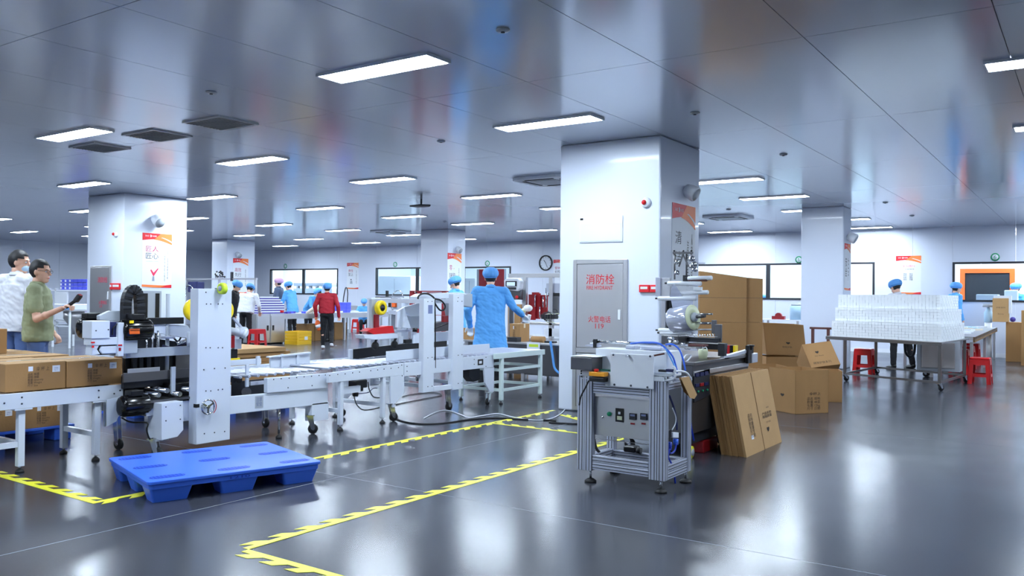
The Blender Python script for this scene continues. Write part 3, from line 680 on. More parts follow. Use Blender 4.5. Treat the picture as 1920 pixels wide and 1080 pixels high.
# ================================================================ LEFT CARTON SEALER
A = -6.40
s1 = thing('carton_sealer', 'white carton sealing machine with tall tower plate and black motors at the left', 'machine', (-6.8, 4.6, 0))
tw = MB().bx(A, 372, 541, 431, 824, .115).build('tower', 'machine', s1, .004)
bx_bolts(tw, A, [(386, 548), (387, 570), (395, 570), (409, 570), (417, 570), (386, 652), (394, 652), (409, 652), (417, 652), (382, 693), (402, 691), (422, 690), (386, 733), (395, 733), (409, 731), (417, 730), (383, 813), (402, 811), (421, 809)])
MB().bx(-7.12, 259, 545, 301, 700, .10).build('far_tower', 'machine_grey', s1, .004)
MB().bx(-7.115, 270, 550, 276, 640, .01).build('tower_slot', 'black', s1); MB().bx(-7.115, 292, 550, 298, 640, .01).build('tower_slot', 'black', s1)
# guide rod with collar
a = at_x(315, 551, -6.72); b = at_x(315, 755, -6.72)
MB().cyl((a.x, a.y, .33), (a.x, a.y, a.z), .017, 16).build('guide_rod', 'machine_grey', s1)
c = at_x(315, 632, -6.72); MB().cyl(c+Vector((0, 0, -.012)), c+Vector((0, 0, .012)), .06, 20).build('rod_collar', 'aluminium', s1)
# tape rolls with hubs
def tape_roll(parent, c, r, w, ax=(1, 0, 0), m='yellow', hub='black'):
    ax = Vector(ax); t = MB().ring(c, ax, [(r*.42, -w/2), (r*.8, -w/2), (r*.97, -w/2+.006), (r, 0), (r*.97, w/2-.006), (r*.8, w/2), (r*.42, w/2)], 32, closed=True).build('tape_roll', m, parent)
    MB().ring(c, ax, [(0, -w/2-.006), (r*.44, -w/2-.006), (r*.44, w/2+.004), (r*.2, w/2+.006), (r*.2, w/2+.02), (0, w/2+.02)], 20).build('roll_hub', hub, t)
    return t
tape_roll(s1, at_x(364, 581, -6.78), .105, .055); tape_roll(s1, at_x(419, 582, -6.82), .105, .055)
MB().bx(-6.74, 361, 575, 367, 604, .03).build('head_arm', 'red', s1)
MB().bx(-6.74, 360, 628, 368, 633, .03).build('head_knob', 'red', s1)
c = at_x(417, 541, A+.05); tape_roll(s1, c, .052, .05, (0, 1, 0), 'lime', 'machine_grey')
MB().bar(c+Vector((-.1, 0, 0)), c, .012).build('roll_spindle', 'chrome', s1)
# crank hand wheel
c = at_x(390, 763, A+.045); w = thing('x', None, None)
bpy.data.objects.remove(w)
hw = MB().ring(c, (1, 0, 0), [(.062+.008*cos(k*pi/4), .008*sin(k*pi/4)) for k in range(8)], 32, closed=True).build('hand_wheel', 'chrome', s1)
MB().cyl(c+Vector((-.045, 0, 0)), c+Vector((.01, 0, 0)), .016, 14).build('wheel_hub', 'chrome', hw)
for k in range(3):
    an = k*2*pi/3+.5; MB().bar(c, c+Vector((0, .058*cos(an), .058*sin(an))), .016, .007, up=(1, 0, 0)).build('wheel_spoke', 'chrome', hw)
MB().tube([c+Vector((.012, .075*cos(R(q)), .075*sin(R(q)))) for q in (-50, -25, 0, 25, 50)], .004).build('wheel_strap', 'red_deep', hw)
# near leg box and beams
fr1 = MB().bx(A, 303, 757, 343, 825, .12)
MB().px(A, [(303, 757), (343, 752), (344, 806), (333, 819), (303, 826)], .20).build('leg_box', 'machine', s1, .004)
bx_bolts(s1, A, [(311, 763), (338, 760), (311, 789), (338, 786)])
MB().bx(A-.12, 343, 752, 375, 786, .03).build('lower_beam', 'machine', s1, .003)
MB().px(A-.02, [(431, 744), (615, 728), (615, 757), (431, 777)], .05).build('base_beam', 'machine', s1, .004)
st = MB().bx(A-.018, 478.5, 743, 493.5, 764, .001).build('warning_sticker', 'machine_grey', s1)
pp = at_x(480, 762, A-.018); writing('注意\n安全', 'sticker_print', 'ink_blue', pp, (0, 1, 0), (0, 0, 1), .07, .085, st)
ub = MB().px(A+.0, [(501, 709), (615, 700), (615, 727), (501, 737)], .05).build('upper_beam', 'machine', s1, .004)
MB().bx(A-.02, 585, 757, 616, 786, .10).build('end_leg_box', 'machine', s1, .004)
bx_bolts(s1, A, [(540, 727), (585, 723), (513, 711.5), (527, 710), (542, 709), (556, 708), (570, 706.5), (584, 705.5), (598, 704), (610, 703)], .006)
# far side frames
MB().box(-7.16, -7.11, 4.05, 5.9, .36, .47).build('base_beam', 'machine', s1, .004)
MB().box(-7.16, -7.11, 4.05, 5.9, .60, .66).build('side_beam', 'steel_dark', s1, .004)
MB().box(-7.11, A-.05, 4.75, 4.80, .36, .42).build('cross_beam', 'machine_grey', s1)
MB().box(-7.11, A-.05, 5.75, 5.80, .36, .42).build('cross_beam', 'machine_grey', s1)
MB().box(-7.11, A-.12, 4.10, 4.16, .36, .42).build('cross_beam', 'machine_grey', s1)
# interior: decks, bars and side belts seen between the frames
MB().bx(-6.62, 232, 700, 372, 706, .02).build('inner_bar', 'steel_mid', s1, .003)
MB().bx(-6.98, 232, 668, 372, 742, .02).build('dark_backing', 'dark', s1)  # dark sheet set behind the bars to fill the interior with dark mass
MB().bx(-6.70, 232, 707, 372, 717, .04).build('inner_bar', 'dark', s1, .003)
MB().bx(-6.85, 235, 672, 300, 690, .03).build('side_belt', 'black', s1, .003)
MB().bx(-6.62, 240, 692, 300, 696, .012).build('inner_bar', 'steel', s1, .003)
for x in (250, 262, 276, 290): MB().bx(-6.8, x, 668, x+7, 690, .03).build('belt_bracket', 'dark', s1)
MB().bx(-6.60, 318, 720, 371, 752, .22).build('gear_case', 'black', s1, .01)
MB().bx(-6.75, 297, 718, 320, 752, .03).build('clear_plate', 'machine_far', s1)
MB().bx(-6.58, 322, 688, 329, 738, .02).build('post_plate', 'machine_grey', s1, .002)
MB().bx(-6.95, 330, 652, 372, 700, .03).build('far_guard', 'steel_mid', s1)
MB().box(-7.10, -6.50, 4.05, 4.62, .47, .49).build('inner_deck', 'steel_dark', s1)
for y, z in ((4.2, .53), (4.28, .56), (4.4, .52), (4.5, .55)):
    MB().cyl((-7.08, y, z), (-6.5, y, z), .022, 12).build('drive_roller', 'chrome', s1)
# upper crossing head
MB().bx(-6.62, 236, 655, 372, 664, .05).build('head_beam', 'machine_grey', s1, .003)
MB().px(-6.80, [(240, 628), (330, 640), (366, 640), (366, 662), (240, 664)], .10).build('head_deck', 'dark', s1, .004)
MB().bx(-6.70, 277, 596, 345, 607, .035).build('cable_tray', 'black', s1, .004)
MB().px(-6.72, [(276, 607), (352, 610), (361, 622), (363, 636), (276, 622)], .05).build('head_beam', 'machine', s1, .004)
a = at_x(357, 622, -6.62); b = at_x(357, 649, -6.62); MB().cyl(b, a, .032, 16).build('head_cylinder', 'machine', s1)
MB().bx(-6.66, 270, 655, 303, 661, .08).build('glide_plate', 'aluminium', s1, .002)
for x, y0, y1, r in ((286, 626, 656, .006), (296, 620, 656, .008), (275, 636, 658, .006)):
    MB().cyl(at_x(x, y1, -6.68), at_x(x, y0, -6.68), r, 10).build('spring_rod', 'chrome', s1)
sp = at_x(296, 640, -6.68)
MB().tube([sp+Vector((.014*cos(k*.9), .014*sin(k*.9), -.05+.0018*k)) for k in range(60)], .0025, 6, False).build('coil_spring', 'chrome', s1)
MB().tube([at_x(x, y, -6.75) for x, y in ((325, 625), (333, 618), (340, 628), (334, 640), (326, 634))], .008).build('air_hose', 'black', s1)
MB().tube([at_x(x, y, -6.70) for x, y in ((305, 648), (325, 652), (345, 644), (362, 650))], .009).build('air_hose', 'navy', s1)
MB().cyl(at_x(330, 645, -6.68), at_x(350, 638, -6.68), .016, 12).build('air_cylinder', 'chrome', s1)
# left side motor housings
XB = -6.52
def motor(parent, c, r, L, box_px=None, ax=(0, 1, 0)):
    c = Vector(c); ax = Vector(ax)
    m = MB().ring(c, ax, [(0, 0), (r*.6, 0), (r*.9, .012), (r, .03), (r, L-.03), (r*.92, L-.012), (r*.6, L), (0, L)], 28).build('motor', 'black_gloss', parent)
    fn = MB()
    for k in range(16):
        an = k*pi/8; d = Vector((0, 0, 1))*sin(an)+ax.cross(Vector((0, 0, 1)))*cos(an)
        fn.bar(c+d*r+ax*.035, c+d*r+ax*(L-.035), .004, .012, up=d)
    fn.build('motor_fins', 'black', m)['kind'] = 'stuff'
    tb = MB().cbox(c+ax*(L*.5)+Vector((0, 0, r+.018)), (.10, .11, .05)).build('terminal_box', 'black', m, .006)
    return m
m1 = motor(s1, at_x(231, 619, XB)-Vector((.05, 0, 0)), .088, .27)
MB().bx(XB+.03, 243, 601, 251, 606, .002).build('motor_label', 'yellow', m1)
MB().bx(XB+.04, 243, 617, 262, 626, .002).build('motor_plate', 'orange', m1)
m2 = motor(s1, at_x(148, 616, -6.9)+Vector((0, 0, 0)), .085, .20)
m3 = motor(s1, at_x(231, 764, XB)-Vector((.06, 0, 0)), .085, .26)
MB().bx(XB, 172, 602, 206, 634, .14).build('gear_housing', 'machine', s1, .004)
bx_bolts(s1, XB, [(180, 620), (203, 618)])
MB().px(XB-.16, [(187, 600), (187, 592), (207, 583), (233, 583), (233, 604)], .05).build('sloping_guard', 'machine_grey', s1, .004)
MB().bx(XB-.03, 207, 604, 224, 632, .05).build('wiring_recess', 'navy', s1)
MB().tube([at_x(x, y, XB-.02) for x, y in ((211, 628), (212, 616), (219, 608), (222, 606))], .005).build('wiring', 'black', s1)
MB().bx(XB, 222, 605, 232, 668, .13).build('bracket_plate', 'machine', s1, .004)
MB().bx(XB-.02, 232, 638, 258, 662, .10).build('bracket_plate', 'machine_grey', s1, .004)
MB().bx(XB-.01, 172, 634, 222, 646, .12).build('head_housing', 'machine', s1, .004)
MB().px(XB-.015, [(174, 646), (187, 646), (182, 655), (188, 664), (172, 666)], .1).build('belt_cover', 'machine', s1, .003)
MB().px(XB-.035, [(180, 645), (216, 644), (222, 648), (222, 664), (184, 666), (179, 655)], .08).build('drive_belt', 'black', s1, .006)
MB().px(XB-.02, [(190, 649), (220, 648), (220, 663), (192, 664), (187, 657)], .1).build('belt_plate', 'machine', s1, .008)
for x, y in ((174, 642), (225, 647)):
    MB().bx(XB+.004, x-3, y-1, x+4, y+1.5, .004).build('warning_mark', 'red', s1)
MB().bx(XB+.003, 172.5, 648, 176.5, 652, .004).build('warning_mark', 'red', s1); MB().bx(XB+.003, 223, 652, 227, 658, .004).build('warning_mark', 'red_deep', s1)
# cable drag chain arch
pts = [at_x(x, y, -6.64) for x, y in ((236, 604), (236, 580), (237, 562), (242, 548), (250, 542), (257, 548), (261, 562), (262, 580), (263, 596))]
ch = thing('x', None, None); bpy.data.objects.remove(ch)
path = MB(); P = []
for i in range(len(pts)-1):
    p0 = pts[max(i-1, 0)]; p1 = pts[i]; p2 = pts[i+1]; p3 = pts[min(i+2, len(pts)-1)]
    for k in range(3):
        t = k/3; P.append(.5*((2*p1)+(p2-p0)*t+(2*p0-5*p1+4*p2-p3)*t*t+(3*p1-p0-3*p2+p3)*t**3))
P.append(pts[-1])
dc = MB().bar(P[0]+Vector((0, 0, -.02)), P[0], .06, .06).build('drag_chain', 'dark', s1)
for i in range(len(P)-1): MB().bar(P[i], P[i+1]+(P[i+1]-P[i])*.12, .075, .05, up=(1, 0, 0)).build('chain_link', 'dark' if i % 2 else 'black', dc)
# side guards low left, feet and casters
MB().px(-6.62, [(200, 750), (231, 742), (231, 762), (218, 790), (200, 800)], .01).build('lower_guard', 'machine_grey', s1)
MB().px(-6.95, [(196, 742), (226, 742), (226, 778), (205, 796), (196, 800)], .02).build('lower_guard', 'machine', s1)
MB().box(-6.56, -6.44, 4.14, 4.26, .15, .165).build('leg_plate', 'machine_grey', s1)
caster(s1, -6.50, 4.16, .17, .05, .4); caster(s1, -7.14, 4.2, .36, .05, .2); caster(s1, -6.44, 5.82, .19, .05, .9); caster(s1, -7.14, 5.82, .36, .05)
MB().cyl((-6.5, 4.2, .16), (-6.5, 4.2, .17), .05).build('caster_plate', 'chrome', s1)
for (x, y) in ((-7.14, 4.2), (-7.14, 5.82)): MB().box(x-.02, x+.02, y-.02, y+.02, .36, .37).build('caster_pad', 'machine', s1)
MB().cyl((-6.46, 5.45, .05), (-6.46, 5.45, .34), .012).build('threaded_rod', 'chrome', s1)
MB().ring((-6.46, 5.45, 0), (0, 0, 1), [(0, 0), (.03, 0), (.03, .02), (0, .05)]).build('rubber_foot', 'rubber', s1)
MB().tube([at_x(x, y, -6.62) for x, y in ((228, 783), (238, 789), (250, 792))]+[at_x(276, 793, -6.5), at_x(275, 806, -6.5), at_x(280, 822, -6.5), at_x(287, 823, -6.5)], .007).build('motor_cable', 'rubber', s1)
MB().bx(A+.001, 368, 758, 374, 764, .04).build('lock_knob', 'black', s1)
# discharge bed rollers of the sealer with raised side guard
rollers(s1, -7.08, -6.46, lin(5.0, 5.90, 10), .625, .015, 'aluminium')
MB().box(-7.12, -7.09, 4.9, 5.94, .56, .66).build('far_rail', 'machine', s1, .003)
gd = MB().px(-6.95, [(507, 668), (581, 661), (581, 686), (507, 690)], .02).build('side_guard', 'machine', s1, .002)
for x0 in (528, 557): MB().bx(-6.93, x0, 664, x0+4, 699, .02).build('guard_post', 'machine', gd)
MB().px(-6.92, [(505, 668.5), (583, 660), (583, 663), (505, 671)], .05).build('guard_lip', 'machine', gd)
# mechanism right of the tower
MB().cyl(at_x(446, 622, -6.75), at_x(446, 622, -6.75)+Vector((.10, 0, 0)), .05, 20).build('wrap_roller', 'machine', s1)
MB().cyl(at_x(432, 620, -6.75), at_x(459, 626, -6.65), .035, 18).build('wrap_roller', 'machine', s1)
MB().cyl(at_x(456, 625, -6.62), at_x(462, 627, -6.60), .045, 18).build('wrap_roller_end', 'frame_white', s1)
MB().bar(at_x(437, 596, -6.7), at_x(456, 618, -6.7), .02).build('head_link', 'aluminium', s1)
MB().bx(-6.7, 432, 630, 440, 652, .06).build('head_block', 'red_deep', s1); MB().bx(-6.7, 440, 636, 453, 654, .05).build('head_block', 'aluminium', s1, .003)
MB().bx(-6.72, 432, 655, 446, 672, .08).build('head_block', 'black', s1, .008)
MB().bx(-6.6, 432, 676, 490, 682, .03).build('head_rail', 'machine', s1, .003); MB().bx(-6.58, 482, 668, 488, 684, .02).build('head_post', 'machine', s1)
MB().bx(-6.72, 432, 672, 450, 680, .04).build('tape_feed', 'yellow', s1)
for x in (437, 448): MB().cyl(at_x(x, 712, -6.7), at_x(x, 712, -6.55), .03, 16).build('drive_pulley', 'black', s1)
MB().cyl(at_x(462, 735, -6.7), at_x(462, 735, -6.5), .045, 18).build('drive_pulley', 'steel_dark', s1)
MB().bx(-6.65, 434, 700, 470, 706, .03).build('inner_bar', 'aluminium', s1); MB().bx(-6.75, 436, 716, 500, 740, .02).build('inner_plate', 'dark', s1)
MB().bx(-6.5, 462, 684, 467, 725, .02).build('post_plate', 'machine', s1, .002)
MB().bx(-6.62, 470, 716, 500, 720, .02).build('inner_bar', 'aluminium', s1)
# ================================================================ MIDDLE ROLLER CONVEYOR
B = -6.33
mc = thing('roller_conveyor', 'middle roller conveyor joining the two carton sealers', 'conveyor', (-6.7, 6.6, 0))
ya, yb = at_x(616, 720, B).y, at_x(757, 690, B).y
MB().px(B, [(616, 699.5), (757, 681), (757, 703.5), (616, 718)], .035).build('side_rail', 'machine', mc, .003)
MB().box(-7.11, -7.075, ya, yb, .55, .665).build('side_rail', 'machine', mc, .003)
bx_bolts(mc, B, [(618, 704), (633, 702), (647, 701), (661, 699), (674, 697.5), (695, 695), (708, 693.5), (720, 692), (733, 690.5), (747, 689)], .006)
rollers(mc, -7.07, B-.04, lin(ya+.05, yb-.03, 12), .645, .015, 'aluminium')
for y in (at_x(642, 750, B).y, at_x(721, 750, B).y):
    for x in (B-.05, -7.11):
        MB().box(x, x+.045, y-.022, y+.022, .06, .55).build('leg', 'machine', mc, .003); foot(mc, x+.022, y, .06)
    MB().box(-7.065, B-.05, y-.015, y+.015, .18, .22).build('cross_brace', 'machine', mc)
MB().bx(B-.05, 640, 727, 676, 735, .03).build('motor_shelf', 'machine', mc)
MB().bx(B-.15, 668, 714, 689, 727, .12).build('drive_motor', 'black', mc, .01)
MB().bx(B-.15, 673, 727, 681, 733, .05).build('gear_neck', 'black', mc)
MB().cyl(at_x(662, 739, B-.1), at_x(668, 739, B-.1)+Vector((.02, 0, 0)), .025).build('idler_wheel', 'rubber', mc)
MB().tube([at_x(x, y, B-.1) for x, y in ((664, 742), (668, 757), (679, 768), (695, 768), (712, 764))], .006).build('motor_cable', 'rubber', mc)
MB().tube([at_x(x, y, B-.2) for x, y in ((690, 716), (692, 730), (700, 744), (712, 746))], .006).build('motor_cable', 'rubber', mc)
MB().tube([at_x(x, y, B-.3) for x, y in ((670, 738), (690, 736), (700, 728), (707, 728))], .005).build('motor_cable', 'navy', mc)
# ================================================================ RIGHT CARTON SEALER
s2 = thing('carton_sealer', 'white carton sealing machine in the middle with two upright posts and yellow tape roll', 'machine', (-6.7, 7.9, 0))
MB().px(B, [(758, 681), (926, 664.5), (926, 688), (908, 690), (758, 706)], .03).build('side_rail', 'machine', s2, .003)
y0s, y1s = at_x(758, 690, B).y, at_x(926, 680, B).y
MB().box(-7.11, -7.08, y0s, y1s, .53, .665).build('side_rail', 'machine', s2, .003)
rollers(s2, -7.07, B-.04, lin(y0s+.05, y1s-.05, 19), .645, .015, 'aluminium')
MB().px(B, [(732, 706.2), (758, 703.4), (758, 737), (741, 757), (733, 757)], .025).build('leg_plate', 'machine', s2, .003)
MB().px(B, [(908, 690.5), (927, 688.5), (926, 735), (919, 735), (910, 718)], .025).build('leg_plate', 'machine', s2, .003)
qa = [at_x(*q, B)+Vector((-.73, 0, 0)) for q in [(732, 706.2), (758, 703.4), (758, 737), (741, 757), (733, 757)]]; MB().prism(qa, (-.025, 0, 0)).build('leg_plate', 'machine', s2, .003)
MB().px(-6.45, [(880, 692), (900, 689), (900, 712), (888, 716), (880, 706)], .12).build('control_box', 'dark', s2, .003)
bx_bolts(s2, B, [(763, 687), (763, 696), (753, 684.5), (754, 704.5), (889, 674), (889, 683), (925, 668), (911, 670), (911, 687)], .006)
MB().bx(B+.001, 737, 757, 742, 763, .02).build('caster_stub', 'machine', s2)
caster(s2, B-.04, at_x(738, 760, B).y, .20, .05, 1.2); caster(s2, -7.08, at_x(738, 760, B).y-.1, .24, .05, .6)
caster(s2, B-.04, at_x(921, 735, B).y, .16, .045, -1.4)
P2X = B+.03
for a, b, yt, yb in ((795, 813, 560, 734), (850, 868, 551.5, 729)):
    MB().bx(P2X, a, yt, b, yb, .07).build('post', 'machine', s2, .003)
bx_bolts(s2, P2X, [(802, 565.5), (810, 565), (802, 671), (810, 670), (802, 725), (810, 724), (859, 558), (858, 565), (866, 565), (859, 666), (866, 665), (859, 719), (866, 718)], .006)
yp0 = at_x(797, 640, P2X).y; yp1 = at_x(852, 640, P2X).y
for y in (yp0, yp1): MB().box(-7.22, -7.15, y, y+.15, .30, 1.36).build('rear_post', 'machine', s2, .003)
MB().px(P2X-.01, [(813, 725), (868, 719), (868, 727), (813, 734)], .05).build('bottom_link', 'machine', s2, .003)
for y in (yp0+.05, yp1+.05): MB().box(-7.15, P2X-.07, y, y+.06, .325, .365).build('bottom_beam', 'machine', s2, .003)
MB().cyl((-6.72, (yp0+yp1)/2+.1, .36), (-6.72, (yp0+yp1)/2+.1, .46), .03).build('lift_nut', 'chrome', s2)
for y in (yp0+.06, yp1+.06): MB().box(-7.15, P2X-.075, y, y+.05, 1.30, 1.35).build('top_beam', 'machine', s2, .003)
caster(s2, -6.45, at_x(838, 735, -6.45).y, .325, .05, 1.4); MB().cyl((-6.45, at_x(838, 735, -6.45).y, .20), (-6.45, at_x(838, 735, -6.45).y, .325), .012).build('caster_stem', 'chrome', s2)
MB().px(-6.55, [(783, 556), (793, 551), (860, 548.5), (885, 551), (885, 557), (783, 562)], .12).build('top_arch', 'machine', s2, .004)
MB().px(-6.42, [(869, 551.5), (886, 551), (886, 576), (869, 573.5)], .14).build('gear_cover', 'machine_grey', s2, .004)
MB().px(B-.1, [(725, 659), (796, 652.5), (918, 644.5), (919, 660.5), (796, 670.5), (725, 677.5)], .012).build('side_guide', 'machine', s2, .002)
MB().px(-6.98, [(662, 655), (838, 636), (838, 650.5), (662, 674)], .03).build('side_belt', 'navy' if 0 else 'black', s2, .002)
MB().px(-6.97, [(657, 655.5), (662, 655), (662, 674.5), (657, 675)], .04).build('belt_end', 'machine', s2, .002)
MB().px(-6.60, [(814, 624), (850, 621), (850, 638), (814, 641)], .05).build('head_beam', 'machine', s2, .003)
# upper tape head
HX = -6.75
MB().bx(HX, 697, 561, 706, 616, .04).build('head_mast', 'machine_grey', s2, .003)
MB().bx(HX+.03, 704, 590, 711, 616, .03).build('head_mast_red', 'red_deep', s2)
tape_roll(s2, at_x(714, 577, HX+.06), .085, .055)
MB().px(HX+.05, [(688, 621), (699, 616), (728, 611), (737, 611), (740, 624), (702, 627)], .12).build('head_base', 'red', s2, .003)
MB().px(HX+.07, [(682, 628), (745, 625), (747, 634), (703, 637), (684, 635)], .14).build('head_plate', 'machine', s2, .003)
for x, y in ((701, 648), (737, 646)):
    w = MB().ring(at_x(x, y, HX-.02), (1, 0, 0), [(0, 0), (.04, 0), (.045, .01), (.045, .03), (.04, .04), (0, .04)], 18).build('press_wheel', 'rubber', s2)
    MB().bar(at_x(x, y, HX+.0), at_x(x+6, y-14, HX+.0), .02).build('wheel_arm', 'dark', s2)
MB().px(HX, [(758, 576), (794, 565.5), (794, 592), (770, 593), (758, 583)], .03).build('swing_arm', 'machine', s2, .003)
MB().px(HX+.02, [(745, 584), (758, 576.5), (771, 616), (744, 614)], .03).build('arm_plate', 'machine', s2, .003)
MB().bx(HX-.12, 765, 592, 793, 616, .02).build('rear_plate', 'machine_grey', s2)
MB().bx(HX+.04, 775, 625, 793, 643, .06).build('adjust_box', 'machine', s2, .004)
MB().bx(HX+.02, 761, 637, 776, 643, .06).build('adjust_base', 'black', s2, .003); MB().bx(HX+.03, 771, 621, 777, 634, .05).build('adjust_block', 'aluminium', s2)
MB().bx(HX+.02, 748, 631, 756, 643, .05).build('adjust_block', 'frame_white', s2); MB().bx(HX-.02, 742, 619, 775, 622, .08).build('cross_shaft', 'aluminium', s2)
MB().cyl(at_x(778, 615, HX+.05), at_x(778, 622, HX+.05), .03, 12).build('clamp_knob', 'black', s2)
MB().px(HX-.1, [(815, 606), (846, 600), (850, 610), (846, 620), (815, 622)], .1).build('tape_cover', 'steel_dark', s2, .004)
MB().bar(at_x(814, 616, HX+.1), at_x(847, 604, HX+.1), .012).build('gas_strut', 'black', s2); MB().bar(at_x(820, 614, HX+.1), at_x(840, 606, HX+.1), .007).build('strut_rod', 'chrome', s2)
MB().bx(HX+.02, 833, 592, 841, 604, .05).build('red_handle', 'red_deep', s2, .003)
MB().px(HX-.02, [(835, 556), (846, 553), (850, 590), (842, 592)], .06).build('lift_bracket', 'machine_grey', s2, .003)
MB().tube([at_x(x, y, -6.5) for x, y in ((785, 568), (784, 557), (791, 551), (802, 551), (811, 556), (816, 562))], .011).build('air_hose', 'rubber', s2)
MB().tube([at_x(x, y, -6.5) for x, y in ((814, 560), (826, 563), (834, 572), (833, 580), (826, 582), (820, 576), (814, 566))], .010).build('air_hose', 'rubber', s2)
MB().tube([at_x(x, y, P2X-.035)+Vector((.0, .01, 0)) for x, y in ((814, 562), (815, 600), (815, 640), (815, 690))], .008).build('air_hose', 'rubber', s2)
MB().bx(P2X+.001, 803, 572, 811, 588, .0015).build('data_sticker', 'ink_blue', s2)
MB().bx(B+.002, 896, 674, 906, 684, .004).build('rocker_switch', 'black', s2); MB().bx(B+.004, 898.5, 677, 903.5, 681.5, .004).build('switch_key', 'label_white', s2)
# ================================================================ OUTFEED TABLE
ot = thing('roller_table', 'pale green white roller table beside the hydrant column', 'conveyor', (-6.63, 9.3, 0))
TX0, TX1 = -6.98, -6.27; ty0, ty1 = at_x(928, 668, TX1).y, at_x(1022, 660, TX1).y; G = 'table_green_white'
for x in (TX1-.03, TX0): MB().box(x, x+.03, ty0, ty1, .59, .66).build('side_rail', G, ot, .003)
MB().box(TX0+.03, TX1-.03, ty1-.03, ty1, .59, .645).build('end_rail', G, ot, .003)
rollers(ot, TX0+.035, TX1-.035, lin(ty0+.04, ty1-.06, 20), .642, .02, 'aluminium')
ly = [8.93, 9.86]
for y in ly:
    for x in (TX1-.05, TX0+.005):
        MB().box(x, x+.045, y-.025, y+.025, .05, .59).build('leg', G, ot, .003); foot(ot, x+.022, y, .05, .025)
    for z in (.16, .42): MB().box(TX0+.05, TX1-.05, y-.015, y+.015, z, z+.035).build('cross_brace', G, ot)
for x in (TX1-.05, TX0+.005):
    for z in (.16, .42): MB().box(x+.01, x+.04, ly[0]+.025, ly[1]-.025, z, z+.035).build('side_brace', G, ot)
# ================================================================ PACKING BENCH WITH STAINLESS MACHINE BEHIND THE WORKER
YB = 11.6
pb = thing('packing_bench', 'stainless steel packing bench behind the worker in the long blue coat', 'table', (-8.3, 11.9, 0))
a = at_y(868, 640, YB); b = at_y(1062, 645, YB); zt = .63
MB().box(a.x, b.x, YB, YB+.9, zt-.03, zt).build('bench_top', 'steel', pb, .004)
MB().box(a.x+.1, b.x, YB+.02, YB+.04, .12, zt-.03).build('bench_apron_shade', 'steel_dark', pb)  # apron run on leftwards as a dark sheet for the under-bench shade
for x in (a.x+.02, a.x+1.2, (b.x-.1)):
    for y in (YB+.03, YB+.83): MB().box(x, x+.05, y, y+.05, 0, zt-.03).build('leg', 'steel', pb)
MB().box(a.x+.1, b.x-.1, YB+.06, YB+.85, .10, .12).build('lower_shelf', 'steel_dark', pb)
nt = MB().by(YB-.004, 988, 641, 1012, 656, .004).build('bench_notice', 'paper', pb); MB().by(YB-.006, 992, 645, 1009, 651, .002).build('notice_text', 'lime', nt)
m = thing('machine_frame', 'stainless machine frame with red panels behind the packing bench', 'machine', (-8.2, 12.9, 0))
YM = 12.75
MB().by(YM, 953, 513, 1060, 520, .08).build('top_beam', 'steel', m, .004)
for x in (954, 979, 1029): MB().box(at_y(x, 550, YM).x, at_y(x+7, 550, YM).x, YM, YM+.07, 0, at_y(960, 519, YM).z).build('frame_post', 'steel', m, .004)
MB().by(YM, 976, 604, 1060, 611, .3).build('machine_shelf', 'steel', m, .003)
k = 0
for x0, y0, x1, y1 in ((991, 552, 1003, 600), (1004, 550, 1012, 598), (1013, 553, 1026, 596), (997, 548, 1010, 553)):
    MB().by(YM+.12+.05*k, x0, y0, x1, y1, .03).build('red_panel', 'red_deep', m, .003); k += 1
for x, y0, y1 in ((1003, 553, 575), (1012, 575, 596), (1018, 556, 576), (1024, 540, 576)): MB().cyl(at_y(x, y0, YM+.08), at_y(x, y1, YM+.08), .012, 10).build('guide_rod', 'chrome', m)
MB().by(YM+.05, 1024, 531, 1050, 548, .25).build('head_block', 'aluminium', m, .006)
MB().by(YM+.02, 1028, 549, 1050, 556, .1).build('head_motor', 'black', m); MB().by(YM+.02, 1036, 556, 1046, 590, .05).build('head_slide', 'steel_dark', m)
rng = random.Random(3)
for k in range(9):
    c = at_y(1022+rng.random()*22, 588+rng.random()*10, YM-.02)
    MB().tube([c+Vector((.16*cos(t)*rng.uniform(.6, 1), .02*k*.3, .10*sin(t)*rng.uniform(.6, 1))) for t in (0, 1.2, 2.4, 3.4, 4.6)], .007, 6).build('air_hose', rng.choice(['dark', 'machine_grey', 'roll_end', 'dark']), m)
for k in range(6):
    c = at_y(1018+k*5, 594, YM-.05); MB().cbox(c, (.045, .05, .08)).build('air_valve', 'dark', m)
MB().by(YM, 1020, 615, 1060, 632, .02).build('white_cover', 'paper', m)
cp = thing('control_panel', 'white bagged touch screen control panel above the cardboard box', 'control panel', at_y(957, 560, 12.6))
MB().py(12.55, [(944, 526), (950, 521), (970, 521), (976, 527), (974, 541), (970, 546), (946, 543)], .12).build('panel_housing', 'frame_white', cp, .02)
MB().by(12.535, 948, 527, 968, 537, .02).build('screen_bezel', 'black', cp); MB().by(12.525, 950, 529, 965, 536, .01).build('touch_screen', 'screen', cp)
MB().by(12.535, 949, 538.5, 967, 543, .02).build('button_strip', 'dark', cp)
MB().by(12.62, 952, 543, 976, 562, .08).build('panel_arm', 'steel_dark', cp)
for x in (958, 969): MB().cyl(at_y(x, 557, 12.58), at_y(x, 557, 12.61), .03, 12).build('push_button', 'red', cp)
MB().box(at_y(955, 560, 12.65).x, at_y(960, 560, 12.65).x, 12.65, 12.70, 0, at_y(955, 560, 12.65).z).build('panel_post', 'steel_dark', cp)
def ob_y(name, Y, px0, py0, px1, py1, d, m, label, cat, group=None, bevel=.004):
    return single(name, MB().by(Y, px0, py0, px1, py1, d), m, label, cat, group, bevel)
def bench_carton(px0, px1, h, Y, d, label):
    a = at_y(px0, 640, Y).x; b = at_y(px1, 640, Y).x
    c = carton(b-a, d, h, label, loc=((a+b)/2, Y+d/2, zt), lab2=False); return c
